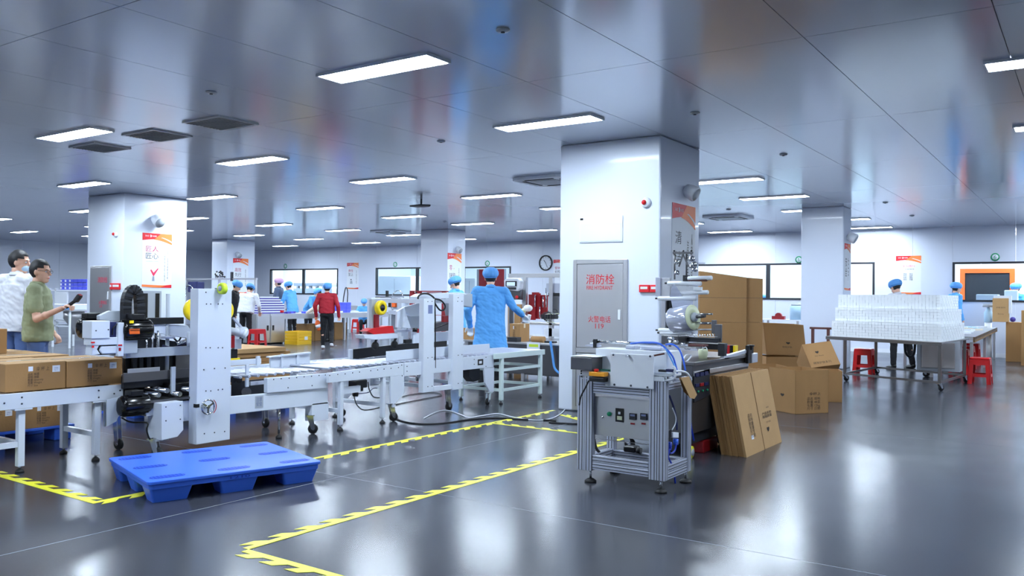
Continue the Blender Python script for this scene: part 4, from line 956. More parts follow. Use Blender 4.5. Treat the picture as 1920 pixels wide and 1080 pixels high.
bench_carton(955, 974, .30, 11.75, .3, 'brown carton on the packing bench under the gloved right hand')
bench_carton(868, 893, .20, 11.7, .35, 'brown carton on the packing bench left of the blue coat')
c1 = at_y(969, 580, 13.2)
single('carton', MB().box(c1.x-.15, c1.x+.14, 13.12, 13.4, 0, 1.24), 'cardboard', 'tall brown carton below the control panel', 'carton')
hg = thing('heat_gun', 'white bagged stand with drooping head on the packing bench', 'lamp', at_y(992, 638, 12.0))
MB().tube([at_y(x, y, 12.2) for x, y in ((993, 636), (990, 622), (990, 606), (993, 590))], .032).build('stand_arm', 'frame_white', hg)
MB().ell(at_y(990, 578, 12.2), (.085, .07, .06)).build('stand_head', 'glove', hg); MB().ell(at_y(982, 582, 12.18), (.06, .05, .035)).build('stand_nozzle', 'roll_end', hg)
MB().ell(Vector((at_y(994, 638, 12.2).x, 12.2, zt+.05)), (.12, .12, .05)).build('stand_base', 'glove', hg)
c = at_y(998, 629, 11.85); c.z = zt+.051; single('paper_roll', MB().cyl(c, c+Vector((.24, 0, 0)), .05, 20), 'cardboard', 'brown paper roll lying on the packing bench', 'paper roll')
c = at_y(1024, 634, 11.85); single('cutter', MB().box(c.x, c.x+.18, 11.8, 11.9, zt, zt+.03), 'black', 'black cutter on the packing bench beside the paper roll', 'tool')
single('scale', MB().box(at_y(957, 630, 11.7).x, at_y(975, 630, 11.7).x-.0, 11.60, 11.74, zt, zt+.08), 'dark', 'black weighing scale before the carton on the bench', 'scale', bevel=.006)
single('strap', MB().tube([at_y(x, y, 11.55) for x, y in ((1032, 640), (1036, 665), (1040, 690), (1049, 700))], .02), 'cap_blue', 'pale blue strap hanging from the packing bench', 'strap')
# red rack behind the right sealer
YR = 14.2
rr = thing('red_rack', 'red perforated steel rack behind the right carton sealer', 'rack', (-11., YR, 0))
MB().by(YR, 768, 545, 836, 547.5, .5).build('rack_top', 'red_deep', rr)
for x in (768, 782, 828): MB().box(at_y(x, 560, YR).x, at_y(x, 560, YR).x+.1, YR, YR+.05, 0, at_y(x, 546, YR).z).build('rack_post', 'red_deep', rr)
MB().by(YR+.02, 768, 548, 778, 575, .02).build('rack_panel', 'red_deep', rr); MB().by(YR+.02, 800, 548, 833, 553, .02).build('rack_panel', 'red_deep', rr)
for k in range(3): MB().by(YR+.03, 770, 590+k*16, 834, 592+k*16, .45).build('rack_shelf', 'red_deep', rr)
lb = thing('bench_machine', 'low silver machine with wire loop behind the yellow tape roll', 'machine', at_y(750, 600, 14.5)*1)
lb.location.z = 0
MB().by(14.5, 728, 582, 768, 590, .5).build('machine_deck', 'aluminium', lb); q = at_y(730, 590, 14.5); MB().box(q.x, q.x+.06, 14.5, 14.9, 0, q.z).build('machine_leg', 'machine_grey', lb); q = at_y(762, 590, 14.5); MB().box(q.x, q.x+.06, 14.5, 14.9, 0, q.z).build('machine_leg', 'machine_grey', lb)
MB().by(14.5, 757, 558, 769, 582, .3).build('machine_box', 'machine', lb, .01); MB().by(14.49, 764, 563, 767, 576, .02).build('box_slot', 'black', lb)
MB().by(14.5, 733, 557, 750, 580, .2).build('machine_screen', 'machine_far', lb, .01); MB().by(14.45, 734, 565, 741, 576, .08).build('orange_bottle', 'orange', lb, .01)
MB().by(14.5, 728, 560, 731, 576, .1).build('machine_bar', 'black', lb)
MB().tube([at_y(x, y, 14.45) for x, y in ((734, 578), (734, 558), (740, 548), (748, 545), (754, 550), (755, 562), (754, 578))], .01).build('wire_loop', 'chrome', lb)
MB().bar(at_y(704, 557, 14.6), at_y(757, 557, 14.6), .02).build('machine_rail', 'dark', lb); MB().by(14.58, 723, 545, 726, 556, .05).build('rail_knob', 'black', lb)
# ================================================================ PILE OF FLAT CARTONS BEHIND THE LEFT SEALER
fp = thing('pallet', 'wooden looking pallet under the pile of flat cartons', 'pallet', (-8.8, 6.4, 0)); fp['label'] = 'pallet under the pile of flat cartons behind the left sealer'
MB().box(-9.4, -8.15, 5.3, 7.15, .11, .14).build('pallet_deck', 'blue_plastic', fp)
for x in (-9.3, -8.8, -8.25):
    for y in (5.4, 6.2, 7.05): MB().box(x-.08, x+.08, y-.06, y+.06, 0, .11).build('pallet_foot', 'blue_plastic', fp)
zz = .14; rng = random.Random(5)
for k in range(11):
    h = .055; dx = rng.uniform(-.03, .03); dy = rng.uniform(-.07, .05)
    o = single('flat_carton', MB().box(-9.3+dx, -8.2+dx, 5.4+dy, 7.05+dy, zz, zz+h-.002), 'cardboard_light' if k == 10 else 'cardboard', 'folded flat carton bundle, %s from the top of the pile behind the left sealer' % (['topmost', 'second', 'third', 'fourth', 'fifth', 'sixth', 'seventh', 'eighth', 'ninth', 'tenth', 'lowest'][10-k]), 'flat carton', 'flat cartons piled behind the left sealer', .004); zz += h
# ================================================================ LONG STAINLESS WORKTABLE AND CABINETS
LT = -18.7
ya, yb = at_x(534, 590, LT).y, at_x(736, 590, LT).y; zt2 = .83
lt = thing('worktable', 'long stainless steel worktable where the blue coated workers sort packs', 'table', (LT-.6, (ya+yb)/2, 0))
MB().box(LT-1.0, LT, ya, yb, zt2-.03, zt2).build('table_top', 'steel', lt)
MB().box(LT-.03, LT-.005, ya, yb, zt2-.15, zt2-.03).build('table_apron', 'steel', lt)
for y in (ya+.05, (ya+yb)/2+.1, yb-.1):
    for x in (LT-.08, LT-.95): MB().box(x, x+.06, y, y+.06, 0, zt2-.03).build('leg', 'steel', lt)
sc = None
for i, (p0, p1, w) in enumerate(((481, 506.5, 'left'), (507, 534, 'right'))):
    X = LT+.1; y0 = at_x(p0, 600, X).y; y1 = at_x(p1, 600, X).y
    t = thing('steel_cabinet', 'stainless cabinet unit, %s one of two, beside the yellow crate' % w, 'cabinet', (X-.35, (y0+y1)/2, 0))
    MB().box(X-.7, X, y0, y1, .04, .84).build('cabinet_body', 'steel', t, .006)
    MB().box(X, X+.012, y0+.02, y1-.02, .08, .78).build('cabinet_door', 'steel', t, .003)
    h = y1-.09 if i == 0 else y0+.09
    MB().box(X+.012, X+.018, h-.03, h+.03, .38, .52).build('door_pull', 'black', t)
    for yy in (y0+.05, y1-.05): MB().box(X-.65, X-.05, yy-.03, yy+.03, 0, .04).build('cabinet_foot', 'rubber', t)
# trays of white and purple packs
n = 7; X = LT-.05; z = .84; gp = 'stacked white and purple trays on the cabinets'
on = ['bottom', 'second', 'third', 'fourth', 'fifth', 'sixth', 'top']
for k in range(n):
    y0 = at_x(487, 570, X).y; y1 = at_x(533-max(0, k-3)*3.4, 570, X).y; h = .066
    t = thing('tray', '%s tray in the striped white and purple stack on the cabinets' % on[k], 'tray', (X-.2, (y0+y1)/2, z), gp)
    MB().box(X-.4, X, y0, y1, z, z+h*.5).build('tray_base', 'purple', t); MB().box(X-.4, X+.004, y0-.0, y1+.002, z+h*.5, z+h).build('tray_rim', 'paper', t); z += h
# packs lying on the worktable
rng = random.Random(11)
cols = ['paper', 'violet', 'label_white', 'purple', 'paper', 'paper', 'blue_bin']
cw_ = {'paper': 'white', 'violet': 'pale violet', 'label_white': 'off white', 'purple': 'dark purple', 'blue_bin': 'bright blue'}
on2 = ['first', 'second', 'third', 'fourth', 'fifth', 'sixth', 'seventh', 'eighth', 'ninth', 'tenth', 'eleventh', 'twelfth', 'thirteenth', 'fourteenth']
for k in range(14):
    y = ya+.25+(3.05)*k/14; x = LT-.18-.16*(k % 3); cn = cols[rng.randrange(7)]
    single('pack', MB().cbox((x, y, zt2+.025), (.13, .17, .05), Matrix.Rotation(rng.uniform(-.3, .3), 3, 'Z')), cn, '%s pack on the long worktable, %s from the left end' % (cw_[cn], on2[k]), 'pack', 'loose packs on the long worktable')
single('pack_roll', MB().cyl(at_x(523, 584, LT-.1), at_x(530, 584, LT-.1), .06), 'red', 'red and dark roll at the left end of the worktable', 'roll')
MB_ = None
for k, (px, z0) in enumerate(((644, 0), (650, 0), (644, 1), (650, 1), (644, 2), (650, 2))):
    y = at_x(640, 585, LT-.3).y+(.21 if px == 650 else 0)
    single('blue_bin', MB().box(LT-.7, LT-.3, y, y+.20, zt2+.105*z0, zt2+.105*z0+.103), 'blue_bin', 'blue plastic bin in the small stack on the worktable, %s %s' % (('bottom', 'middle', 'top')[z0], 'left' if px == 644 else 'right'), 'bin', 'blue bins stacked on the worktable', .01)
# yellow crate
cy = thing('crate', 'yellow plastic crate under the worktable beside the cabinets', 'crate', (-18.2, 16.1, 0))
X = -17.9; y0 = at_x(557, 630, X).y; y1 = at_x(584, 630, X).y; zz = at_x(560, 621, X).z
MB().box(X-.5, X, y0, y1, 0, .03).build('crate_floor', 'yellow_crate', cy)
for k in range(4):
    z0 = .03+k*(zz-.03)/4
    MB().box(X-.02, X+.004*(k % 2)+.004, y0, y1, z0, z0+(zz-.03)/4-.01).build('crate_wall_band', 'yellow_crate', cy, .004)
    MB().box(X-.5, X-.02, y1-.02, y1, z0, z0+(zz-.03)/4-.01).build('crate_wall_band', 'yellow_crate', cy, .004)
    MB().box(X-.5, X-.02, y0, y0+.02, z0, z0+(zz-.03)/4-.01).build('crate_wall_band', 'yellow_crate', cy, .004)
    MB().box(X-.5, X-.48, y0+.02, y1-.02, z0, z0+(zz-.03)/4-.01).build('crate_wall_band', 'yellow_crate', cy, .004)
MB().bx(X+.012, 571, 631, 577, 637, .004).build('crate_label', 'paper', cy)
# cartons below the table
for k, (a, b, h) in enumerate(((577, 590, .50), (591, 607, .50), (628, 650, .52))):
    X = LT-.35; y0 = at_x(a, 610, X).y; y1 = at_x(b, 610, X).y
    single('carton', MB().box(X-.5, X, y0, y1, 0, h), 'cardboard', 'brown carton under the long worktable, %s of three' % ('left', 'middle', 'right')[k], 'carton', 'cartons under the long worktable', .006)
# red plastic stools
def stool(px, py, label, h=.47, w=.30, X=None):
    p = at_z(px, py) if X is None else Vector((X, at_x(px, py, X).y, 0))
    t = thing('plastic_stool', label, 'stool', (0, 0, 0), 'red plastic stools')
    s = w/2; b = s*1.18
    MB().box(-s, s, -s, s, h-.03, h).build('seat', 'red', t, .012)
    for ax in (0, 1):
        for sg in (-1, 1):
            q = lambda u, z: (Vector((u*(s+(b-s)*(1-z/h)), sg*(s+(b-s)*(1-z/h)), z)) if ax == 0 else Vector((sg*(s+(b-s)*(1-z/h)), u*(s+(b-s)*(1-z/h)), z)))
            nrm = Vector((0, -sg*.012, 0)) if ax == 0 else Vector((-sg*.012, 0, 0))
            m = MB()
            m.prism([q(-1, 0), q(-.62, 0), q(-.55, h-.12), q(-1, h-.03)], nrm)
            m.prism([q(1, 0), q(1, h-.03), q(.55, h-.12), q(.62, 0)], nrm)
            m.prism([q(-.55, h-.12), q(.55, h-.12), q(1, h-.03), q(-1, h-.03)], nrm)
            m.prism([q(-.62, .12), q(.62, .12), q(.6, .17), q(-.6, .17)], nrm)
            m.build('leg_panel', 'red', t)
    t.location = p; return t
stool(482, 651, 'red plastic stool left of the stainless cabinets')
stool(671, 622, 'red plastic stool under the table near the seated worker')
stool(1620, 700, 'red plastic stool left of the legs behind the white boxes')
stool(1838, 719, 'red plastic stool right of the trolley, against the long table', h=.44)
# rear table with the seated worker
X = -24.0
rt = thing('worktable', 'rear stainless worktable in front of the seated blue coated worker', 'table', (X-.4, 26, 0))
RY = 21.7; a = at_y(652, 575, RY); b = at_y(704, 575, RY); zr = at_y(660, 573, RY).z
MB().box(a.x, b.x+.3, RY, RY+.7, zr-.03, zr).build('table_top', 'steel', rt); MB().box(a.x, b.x+.3, RY+.01, RY+.03, zr-.16, zr-.03).build('table_apron', 'steel', rt)
for x in (a.x+.03, b.x+.2):
    for y in (RY+.04, RY+.6): MB().box(x, x+.05, y, y+.05, 0, zr-.03).build('leg', 'steel', rt)
rt.location = ((a.x+b.x)/2, RY+.3, 0)
for ch in rt.children: ch.data.transform(Matrix.Translation(Vector((X-.4, 26, 0))-Vector(rt.location)))
# metal trolley handle near table
th = thing('bent_handle', 'dark bent metal handle standing by the back wall left of the poster', 'handle', at_y(645, 575, 21.0))
MB().tube([at_y(643, 560, 21.)*1+Vector((0, 0, -at_y(643, 560, 21.).z+.0))]+[at_y(x, y, 21.0) for x, y in ((643, 572), (646, 548), (649, 539), (652, 548), (651, 572))]+[Vector((at_y(651, 560, 21.).x, 21., 0))], .018).build('rail_tube', 'dark', th)
# ================================================================ PEOPLE
def solid(mb, voxel, name, m, parent, smooth=3, wrinkle=0., seed=0., sm_fac=.5):
    me = mb.mesh(name, m); ob = bpy.data.objects.new('tmp', me)
    r = ob.modifiers.new('r', 'REMESH'); r.mode = 'VOXEL'; r.voxel_size = voxel; r.use_smooth_shade = True
    if smooth: k = ob.modifiers.new('s', 'SMOOTH'); k.iterations = smooth; k.factor = sm_fac
    out = bake(ob)
    bpy.data.objects.remove(ob)
    if wrinkle:
        nv = [Vector(v.normal) for v in out.vertices]
        for v, n in zip(out.vertices, nv):
            p = v.co; q = Vector((p.x*9+seed, p.y*9, p.z*14+p.x*5))
            v.co = p+n*wrinkle*(noise.noise(q)*1.0+.5*noise.noise(q*2.3))
    out.polygons.foreach_set('use_smooth', [True]*len(out.polygons))
    out.name = name; o = bpy.data.objects.new(name, out); C.objects.link(o); o.parent = parent
    return o
def cap(mb, a, b, ra, rb=None, n=12):
    rb = ra if rb is None else rb; a = Vector(a); b = Vector(b)
    if (b-a).length > 1e-4: mb.cyl(a, b, ra, n, rb)
    mb.ell(a, (ra, ra, ra), n, 8); mb.ell(b, (rb, rb, rb), n, 8)
def loft(mb, secs, n=20):
    # secs = [(centre, rx, ry, rotation matrix)]
    v = []
    for c, rx, ry, rt in secs: v += [Vector(c)+rt @ Vector((rx*cos(2*pi*i/n), ry*sin(2*pi*i/n), 0)) for i in range(n)]
    k = len(secs)
    mb.add(v, [tuple(range(n-1, -1, -1)), tuple(range((k-1)*n, k*n))]+[(j*n+i, j*n+(i+1) % n, (j+1)*n+(i+1) % n, (j+1)*n+i) for j in range(k-1) for i in range(n)])
def person(label, loc, rz, ht=1.70, lean=0., head=(0, 0), arms=None, legs=None, top=('cloth_white', 'long', .80), trousers='cloth_black', hat=None, hair='short', shoes='black', vox=.012,
           gloves=False, mask=False, glasses=False, wide=1., curl=.5, sit=False, hide_legs=False, bun=False, offs=0.):
    s = ht/1.70; t = thing('person', label, 'person', loc, None, rz)
    I3 = Matrix.Identity(3); L = Matrix.Rotation(-R(lean), 3, 'X')
    pz = .92 if not sit else .52
    PV = Vector((0, 0, pz))
    U = lambda x, y, z: (PV+L @ (Vector((x, y, z-.92))))*s
    D = lambda x, y, z: Vector((x, y, z))*s
    J = {'neck': U(0, -.015, 1.43), 'head': U(0, .02, 1.575), 'chest': U(0, 0, 1.27), 'belly': U(0, .005, 1.08), 'sl': U(-.165*wide, -.01, 1.385), 'sr': U(.165*wide, -.01, 1.385)}
    ar = {'l': (U(-.225*wide, -.03, 1.11), U(-.23*wide, .06, .87)), 'r': (U(.225*wide, -.03, 1.11), U(.23*wide, .06, .87))}
    if arms:
        for k, (e, w) in arms.items(): ar[k] = (Vector(e)*s, Vector(w)*s)
    lg = {'l': (D(-.10, .02, .49), D(-.11, -.02, .085)), 'r': (D(.10, .02, .49), D(.11, -.02, .085))}
    if legs:
        for k, (e, w) in legs.items(): lg[k] = (Vector(e)*s, Vector(w)*s)
    hips = {'l': D(-.088, 0, pz-.02), 'r': D(.088, 0, pz-.02)}
    HR = L @ Matrix.Rotation(R(head[0]), 3, 'Z') @ Matrix.Rotation(-R(head[1]), 3, 'X')
    hc = J['head']; hd = lambda x, y, z: hc+HR @ (Vector((x, y, z))*s)
    b = MB()
    # one continuous body
    b.ell(PV*s, (.15*s, .10*s, .12*s)); b.ell(J['belly'], (.13*s, .095*s, .16*s), rot=L); b.ell(J['chest'], (.15*s*wide, .10*s, .17*s), rot=L)
    cap(b, J['sl'], J['sr'], .055*s); cap(b, J['neck'], hd(0, -.02, -.06), .052*s, .050*s)
    b.ell(hd(0, -.012, .02), (.074*s, .092*s, .100*s), 20, 14, HR); b.ell(hd(0, .018, -.045), (.060*s, .068*s, .072*s), 18, 12, HR); b.ell(hd(0, .045, -.088), (.040*s, .040*s, .026*s), 14, 10, HR)
    cap(b, hd(0, .084, .012), hd(0, .103, -.022), .009*s, .0135*s, 10); b.ell(hd(0, .080, -.055), (.026*s, .014*s, .010*s), 12, 8, HR); b.ell(hd(0, .076, .028), (.05*s, .012*s, .010*s), 12, 8, HR)
    for sg in (-1, 1): b.ell(hd(sg*.076, -.004, -.008), (.011*s, .021*s, .032*s), 12, 8, HR)
    hands = {}
    for k, sg in (('l', -1), ('r', 1)):
        sh = J['s'+k]; e, w = ar[k]
        cap(b, sh, e, .047*s, .038*s); cap(b, e, w, .038*s, .025*s); b.ell(e*.65+w*.35, (.039*s,)*3)
        f = (w-e).normalized(); side = Vector((0, 0, 1)).cross(f)
        side = side.normalized() if side.length > .15 else Vector((0, 1, 0)); nrm = f.cross(side)*(1)
        # palm, four unequal fingers with a knuckle bend, thumb from the side of the palm
        pc = w+f*.05*s; RM = Matrix((side, f, nrm)).transposed()
        b.ell(pc, (.040*s, .052*s, .017*s), 14, 10, RM)
        g = 1.25 if gloves else 1.
        fw = -nrm if nrm.z > 0 else nrm
        for q, (o, ln) in enumerate(((-.030, .066), (-.010, .075), (.010, .070), (.030, .056))):
            a0 = w+f*.088*s+side*o*s; a1 = a0+(f*cos(curl)+fw*sin(curl))*ln*.5*s+side*o*.15*s; a2 = a1+(f*cos(curl*2.2)+fw*sin(curl*2.2))*ln*.5*s
            cap(b, a0-f*.02*s, a1, .0095*s*g, .009*s*g, 8); cap(b, a1, a2, .009*s*g, .0075*s*g, 8)
        ti = side*(1 if k == 'l' else -1); a0 = w+f*.03*s+ti*.03*s; a1 = a0+(f*.6+ti*.8).normalized()*.035*s+fw*.012*s; a2 = a1+(f*.9+ti*.3).normalized()*.03*s+fw*.015*s
        cap(b, a0, a1, .012*s*g, .0105*s*g, 8); cap(b, a1, a2, .0105*s*g, .0085*s*g, 8); hands[k] = (w, f, side, fw, pc)
        kn, an = lg[k]
        cap(b, hips[k], kn, .075*s, .052*s); cap(b, kn, an, .048*s, .034*s); b.ell(kn*.7+an*.3+Vector((0, -.012, 0))*s, (.050*s,)*3)
        b.ell(an+Vector((0, .055, -.045))*s, (.036*s, .105*s, .028*s))
    solid(b, vox*.72, 'body', 'skin', t, 2)
    # eyes and brows
    for sg in (-1, 1):
        ey = MB().ell(hd(sg*.029, .074, .006), (.013*s, .010*s, .008*s), 12, 8, HR).build('eye', 'label_white', None); ey.parent = t
        ir = MB().ell(hd(sg*.029, .081, .006), (.006*s, .004*s, .006*s), 10, 6, HR).build('iris', 'hair', None); ir.parent = ey
        br = MB().ell(hd(sg*.030, .082, .026), (.018*s, .005*s, .004*s), 10, 6, HR).build('eyebrow', 'hair', None); br.parent = t
    mo = MB().ell(hd(0, .090, -.057), (.020*s, .005*s, .0035*s), 12, 6, HR).build('lips', 'pink', None); mo.parent = t
    # hair
    h = MB(); n, m_ = 28, 20; vs = []
    fr = {}
    rr = (.083*s, .101*s, .108*s); ce_ = Vector((0, -.016, .024))
    for j in range(m_+1):
        a = pi*j/m_
        for i in range(n):
            bb = 2*pi*i/n; p = Vector((rr[0]*sin(a)*cos(bb), rr[1]*sin(a)*sin(bb), rr[2]*cos(a)))/s+ce_
            p += p.normalized()*.004*noise.noise(p*60+Vector((offs, 0, 0))); vs.append(p)
    fs = []
    for j in range(m_):
        for i in range(n):
            q = (j*n+i, (j+1)*n+i, (j+1)*n+(i+1) % n, j*n+(i+1) % n); c = (vs[q[0]]+vs[q[1]]+vs[q[2]]+vs[q[3]])/4
            if hair == 'short': ok = c.z > .066 or (c.y < .055 and c.z > .040) or (c.y < .012 and c.z > -.005) or (c.y < -.022 and c.z > -.075)
            else: ok = c.z > .06 or (c.y < .03 and c.z > .0) or (c.y < .0 and c.z > -.085)
            if ok: fs.append(q)
    h.add([hc+HR @ (v*s) for v in vs], fs, True)
    ho = h.build('hair', 'hair', None); ho.parent = t; sd = ho.modifiers.new('thick', 'SOLIDIFY'); sd.thickness = .012*s; sd.offset = -1
    if bun: bn = MB().ell(hd(0, -.115, -.03), (.035*s, .03*s, .035*s)).build('hair_bun', 'hair', None); bn.parent = t
    if hat:
        c = MB(); vs = []; n, m_ = 40, 14
        for j in range(m_+1):
            a = pi*.62*j/m_
            for i in range(n):
                bb = 2*pi*i/n; pf = 1.0+(.10*sin(a*1.6))+.035*sin(bb*13+offs)*sin(a)+.02*noise.noise(Vector((cos(bb)*3+offs, sin(bb)*3, a*4)))
                vs.append(Vector((.106*sin(a)*cos(bb)*pf, .128*sin(a)*sin(bb)*pf, .096*cos(a)*pf))+Vector((0, -.024, .056)))
        T = Matrix.Rotation(R(14), 3, 'X')
        c.add([hc+HR @ (T @ v*s) for v in vs], [(j*n+i, (j+1)*n+i, (j+1)*n+(i+1) % n, j*n+(i+1) % n) for j in range(m_) for i in range(n)], True)
        co_ = c.build('cap', hat, None); co_.parent = t; sd = co_.modifiers.new('thick', 'SOLIDIFY'); sd.thickness = .006*s
        bnd = MB().ring((0, 0, 0), (0, 0, 1), [(1, 0), (1.03, .008), (1.0, .02), (.98, .008)], 32, closed=True)
        bnd.v = [hc+HR @ (T @ (Vector((v.x*.092, v.y*.112, v.z))+Vector((0, -.020, .005)))*s) for v in bnd.v]
        bo = bnd.build('cap_band', hat, None); bo.parent = co_
    if mask:
        k = MB().ell(hd(0, .047, -.056), (.052*s, .050*s, .043*s), 18, 12, HR).build('face_mask', 'mask', None); k.parent = t
    if glasses:
        g = MB()
        for sg in (-1, 1):
            g.tube([hd(sg*.03+.019*cos(a), .096, .006+.015*sin(a)) for a in [k*pi/5 for k in range(11)]], .0014*s, 6, False)
            g.bar(hd(sg*.049, .094, .012), hd(sg*.077, .0, .010), .003*s)
        g.bar(hd(-.011, .098, .01), hd(.011, .098, .01), .004*s); k = g.build('glasses', 'black', None); k.parent = t
    # upper garment
    tm, sleeve, hem = top; g = MB(); o = .022
    g.ell(J['chest'], ((.155*wide+o)*s, (.105+o)*s, .19*s), rot=L)
    cap(g, J['sl'], J['sr'], (.058+o*.6)*s); cap(g, U(0, -.015, 1.38), U(0, -.01, 1.445), .07*s, .060*s)
    secs = []
    flare = .02 if hem < .75 else 0.
    for z, rx, ry in ((1.34, .165*wide, .10), (1.2, .162*wide, .112), (1.08, .155*wide, .112), (.98, .160*wide, .118), (.90, .165*wide, .12)):
        if z > hem: secs.append((U(0, 0, z), (rx+o)*s, (ry+o)*s, L))
    zz = .90
    if sit: zz = hem if hem > .5 else .90
    hz = max(hem, .5)
    LL = L if hem > .85 else (Matrix.Rotation(-R(lean*.4), 3, 'X'))
    if hem > .6 or not sit:
        if hem > .85: secs.append((U(0, 0, hem), (.165+o+.004)*s, (.12+o+.004)*s, L))
        else:
            secs.append((D(0, .0, (hem+pz)/2 if not sit else pz), (.175*wide+o)*s, (.125+o)*s, LL)); secs.append((D(0, .0, hem if not sit else pz-.08), (.18*wide+o+flare)*s, (.13+o+flare)*s, LL))
    loft(g, secs[::-1])
    for k in 'lr':
        e, w = ar[k]; sh = J['s'+k]
        if sleeve == 'short': cap(g, sh, sh*.35+e*.65, .068*s, .066*s)
        elif sleeve == 'half': cap(g, sh, e, .066*s, .058*s); cap(g, e, e*.8+w*.2, .056*s, .052*s)
        else: cap(g, sh, e, .068*s, .058*s); cap(g, e, w, .056*s, .043*s)
    gm = solid(g, vox*.85, 'coat' if hem < .8 else ('jacket' if sleeve != 'short' else 'shirt'), tm, t, 3, .010*s, loc[0])
    cl = MB().ring((0, 0, 0), (0, 0, 1), [(.066, 0), (.072, .012), (.060, .042), (.056, .03)], 20, closed=True)
    cl.v = [U(0, -.012, 1.432)+L @ (v*s) for v in cl.v]; k = cl.build('collar', tm, None); k.parent = gm
    if not hide_legs:
        tr = MB(); tr.ell(PV*s, (.165*s, .115*s, .13*s)); loft(tr, [(D(0, 0, pz-.05), .165*s, .115*s, I3), (D(0, 0, pz+.09), .150*s, .105*s, I3)])
        for k in 'lr':
            kn, an = lg[k]; cap(tr, hips[k], kn, .086*s, .068*s); cap(tr, kn, an+Vector((0, 0, .03)), .066*s, .052*s)
        solid(tr, vox*.85, 'trousers', trousers, t, 3, .008*s, loc[1])
    for k in 'lr':
        an = lg[k][1]; tilt = I3
        sh = MB(); sh.ell(an+Vector((0, .06, -.042))*s, (.046*s, .125*s, .034*s), 16, 10); sh.ell(an+Vector((0, -.01, -.015))*s, (.044*s, .055*s, .045*s), 14, 10)
        sm = solid(sh, .010, 'shoe', shoes, t, 2)
        zmin = (an.z/s-.085)*s
        so = MB().prism([an+Vector((.045*cos(a), .06+.125*sin(a), 0))*s+Vector((0, 0, -.085*s)) for a in [i*pi/8 for i in range(16)]], (0, 0, .016)).build('sole', 'rubber' if shoes == 'black' else 'brown', None); so.parent = sm
    if gloves:
        for k in 'lr':
            w, f, side, fw, pc = hands[k]; g = MB(); cap(g, w-f*.02*s, w+f*.02*s, .034*s, .034*s); g.ell(pc, (.048*s, .062*s, .025*s), 14, 10, Matrix((side, f, f.cross(side))).transposed())
            for q, (oo, ln) in enumerate(((-.030, .066), (-.010, .075), (.010, .070), (.030, .056))):
                a0 = w+f*.088*s+side*oo*s; a1 = a0+(f*cos(curl)+fw*sin(curl))*ln*.5*s+side*oo*.15*s; a2 = a1+(f*cos(curl*2.2)+fw*sin(curl*2.2))*ln*.55*s
                cap(g, a0-f*.02*s, a1, .0135*s, .013*s, 8); cap(g, a1, a2, .013*s, .012*s, 8)
            ti = side*(1 if k == 'l' else -1); a0 = w+f*.03*s+ti*.03*s; a1 = a0+(f*.6+ti*.8).normalized()*.035*s+fw*.012*s; a2 = a1+(f*.9+ti*.3).normalized()*.034*s+fw*.015*s
            cap(g, a0, a1, .017*s, .015*s, 8); cap(g, a1, a2, .015*s, .013*s, 8)
            solid(g, .008, 'glove', 'glove', t, 1)
    return t, hands, J
AW = R(34.5); RIGHT = R(-55.5); LEFT = R(124.5)
def ground(px, D): p = at_d(px, 555, D); return (p.x, p.y, 0)
# two men at the left
person('man with short black hair in a white polo shirt and lowered blue face mask', ground(33, 9.6), R(8), 1.86, head=(-58, 6), top=('cloth_white', 'short', .86), trousers='jeans', mask=True, vox=.011, wide=1.26,
       arms={'l': ((-.28, .06, 1.16), (-.20, .24, 1.02)), 'r': ((.28, .0, 1.15), (.24, .16, .93))}, offs=1.)
t, hnd, J = person('man in an olive T-shirt and glasses pointing a black barcode scanner', ground(72, 8.75), R(-36), 1.725, head=(-24, 4), top=('cloth_olive', 'short', .87), trousers='jeans', glasses=True, vox=.010, wide=1.1, shoes='shoe_white',
       arms={'r': ((.30, .04, 1.10), (.42, .28, 1.21)), 'l': ((-.24, -.04, 1.12), (-.17, .12, .94))}, curl=.9, offs=2.)
w, f, side, fw, pc = hnd['r']
mw = Matrix.Translation(t.location) @ Matrix.Rotation(t.rotation_euler.z, 4, 'Z')
c = mw @ (pc+f*.03); fd = (mw.to_3x3() @ f).normalized(); upv = (mw.to_3x3() @ -fw).normalized()
sc = thing('barcode_scanner', 'black handheld barcode scanner in the olive shirted man\'s hand', 'scanner', c)
MB().bar(c-fd*.04-upv*.01, c+fd*.09+upv*.02, .028, .03).build('scanner_handle', 'black', sc, .006)
MB().bar(c+fd*.08+upv*.01, c+fd*.15+upv*.05, .05, .045).build('scanner_head', 'dark', sc, .01); MB().bar(c+fd*.15+upv*.05, c+fd*.154+upv*.053, .04, .03).build('scanner_window', 'red_deep', sc)
# workers at the cabinets, behind the tower
person('worker in a white jacket and blue cap bending at the trolley cabinets', ground(461, 22.0), AW+R(-10), 1.66, lean=20, head=(0, 25), top=('cloth_white', 'long', .88), trousers='cloth_black', hat='cap_blue', vox=.013,
       arms={'l': ((-.30, .16, 1.10), (-.22, .34, .95)), 'r': ((.31, .14, 1.10), (.24, .32, .93))}, offs=3., wide=1.3)
person('worker in dark clothes and blue cap half hidden by the tower plate', ground(433, 21.0), RIGHT, 1.70, lean=12, head=(0, 25), top=('cloth_black', 'long', .84), trousers='cloth_black', hat='cap_blue', vox=.014, offs=4.)
person('man in a grey jumper and pink cap facing left before the first window', ground(522, 26.5), LEFT+R(-8), 1.86, head=(0, 8), top=('cloth_grey', 'long', .88), hat='cap_pink', vox=.014, offs=5.)
person('worker in a blue coat and cap leaning on the long table, rolled sleeves', ground(549, 26.0), LEFT+R(-25), 1.76, lean=14, head=(0, 18), top=('coat_blue', 'half', .78), hat='cap_blue', vox=.013,
       arms={'l': ((-.24, .20, 1.05), (-.10, .42, .90)), 'r': ((.25, .10, 1.05), (.24, .34, .93))}, offs=6., wide=1.1)
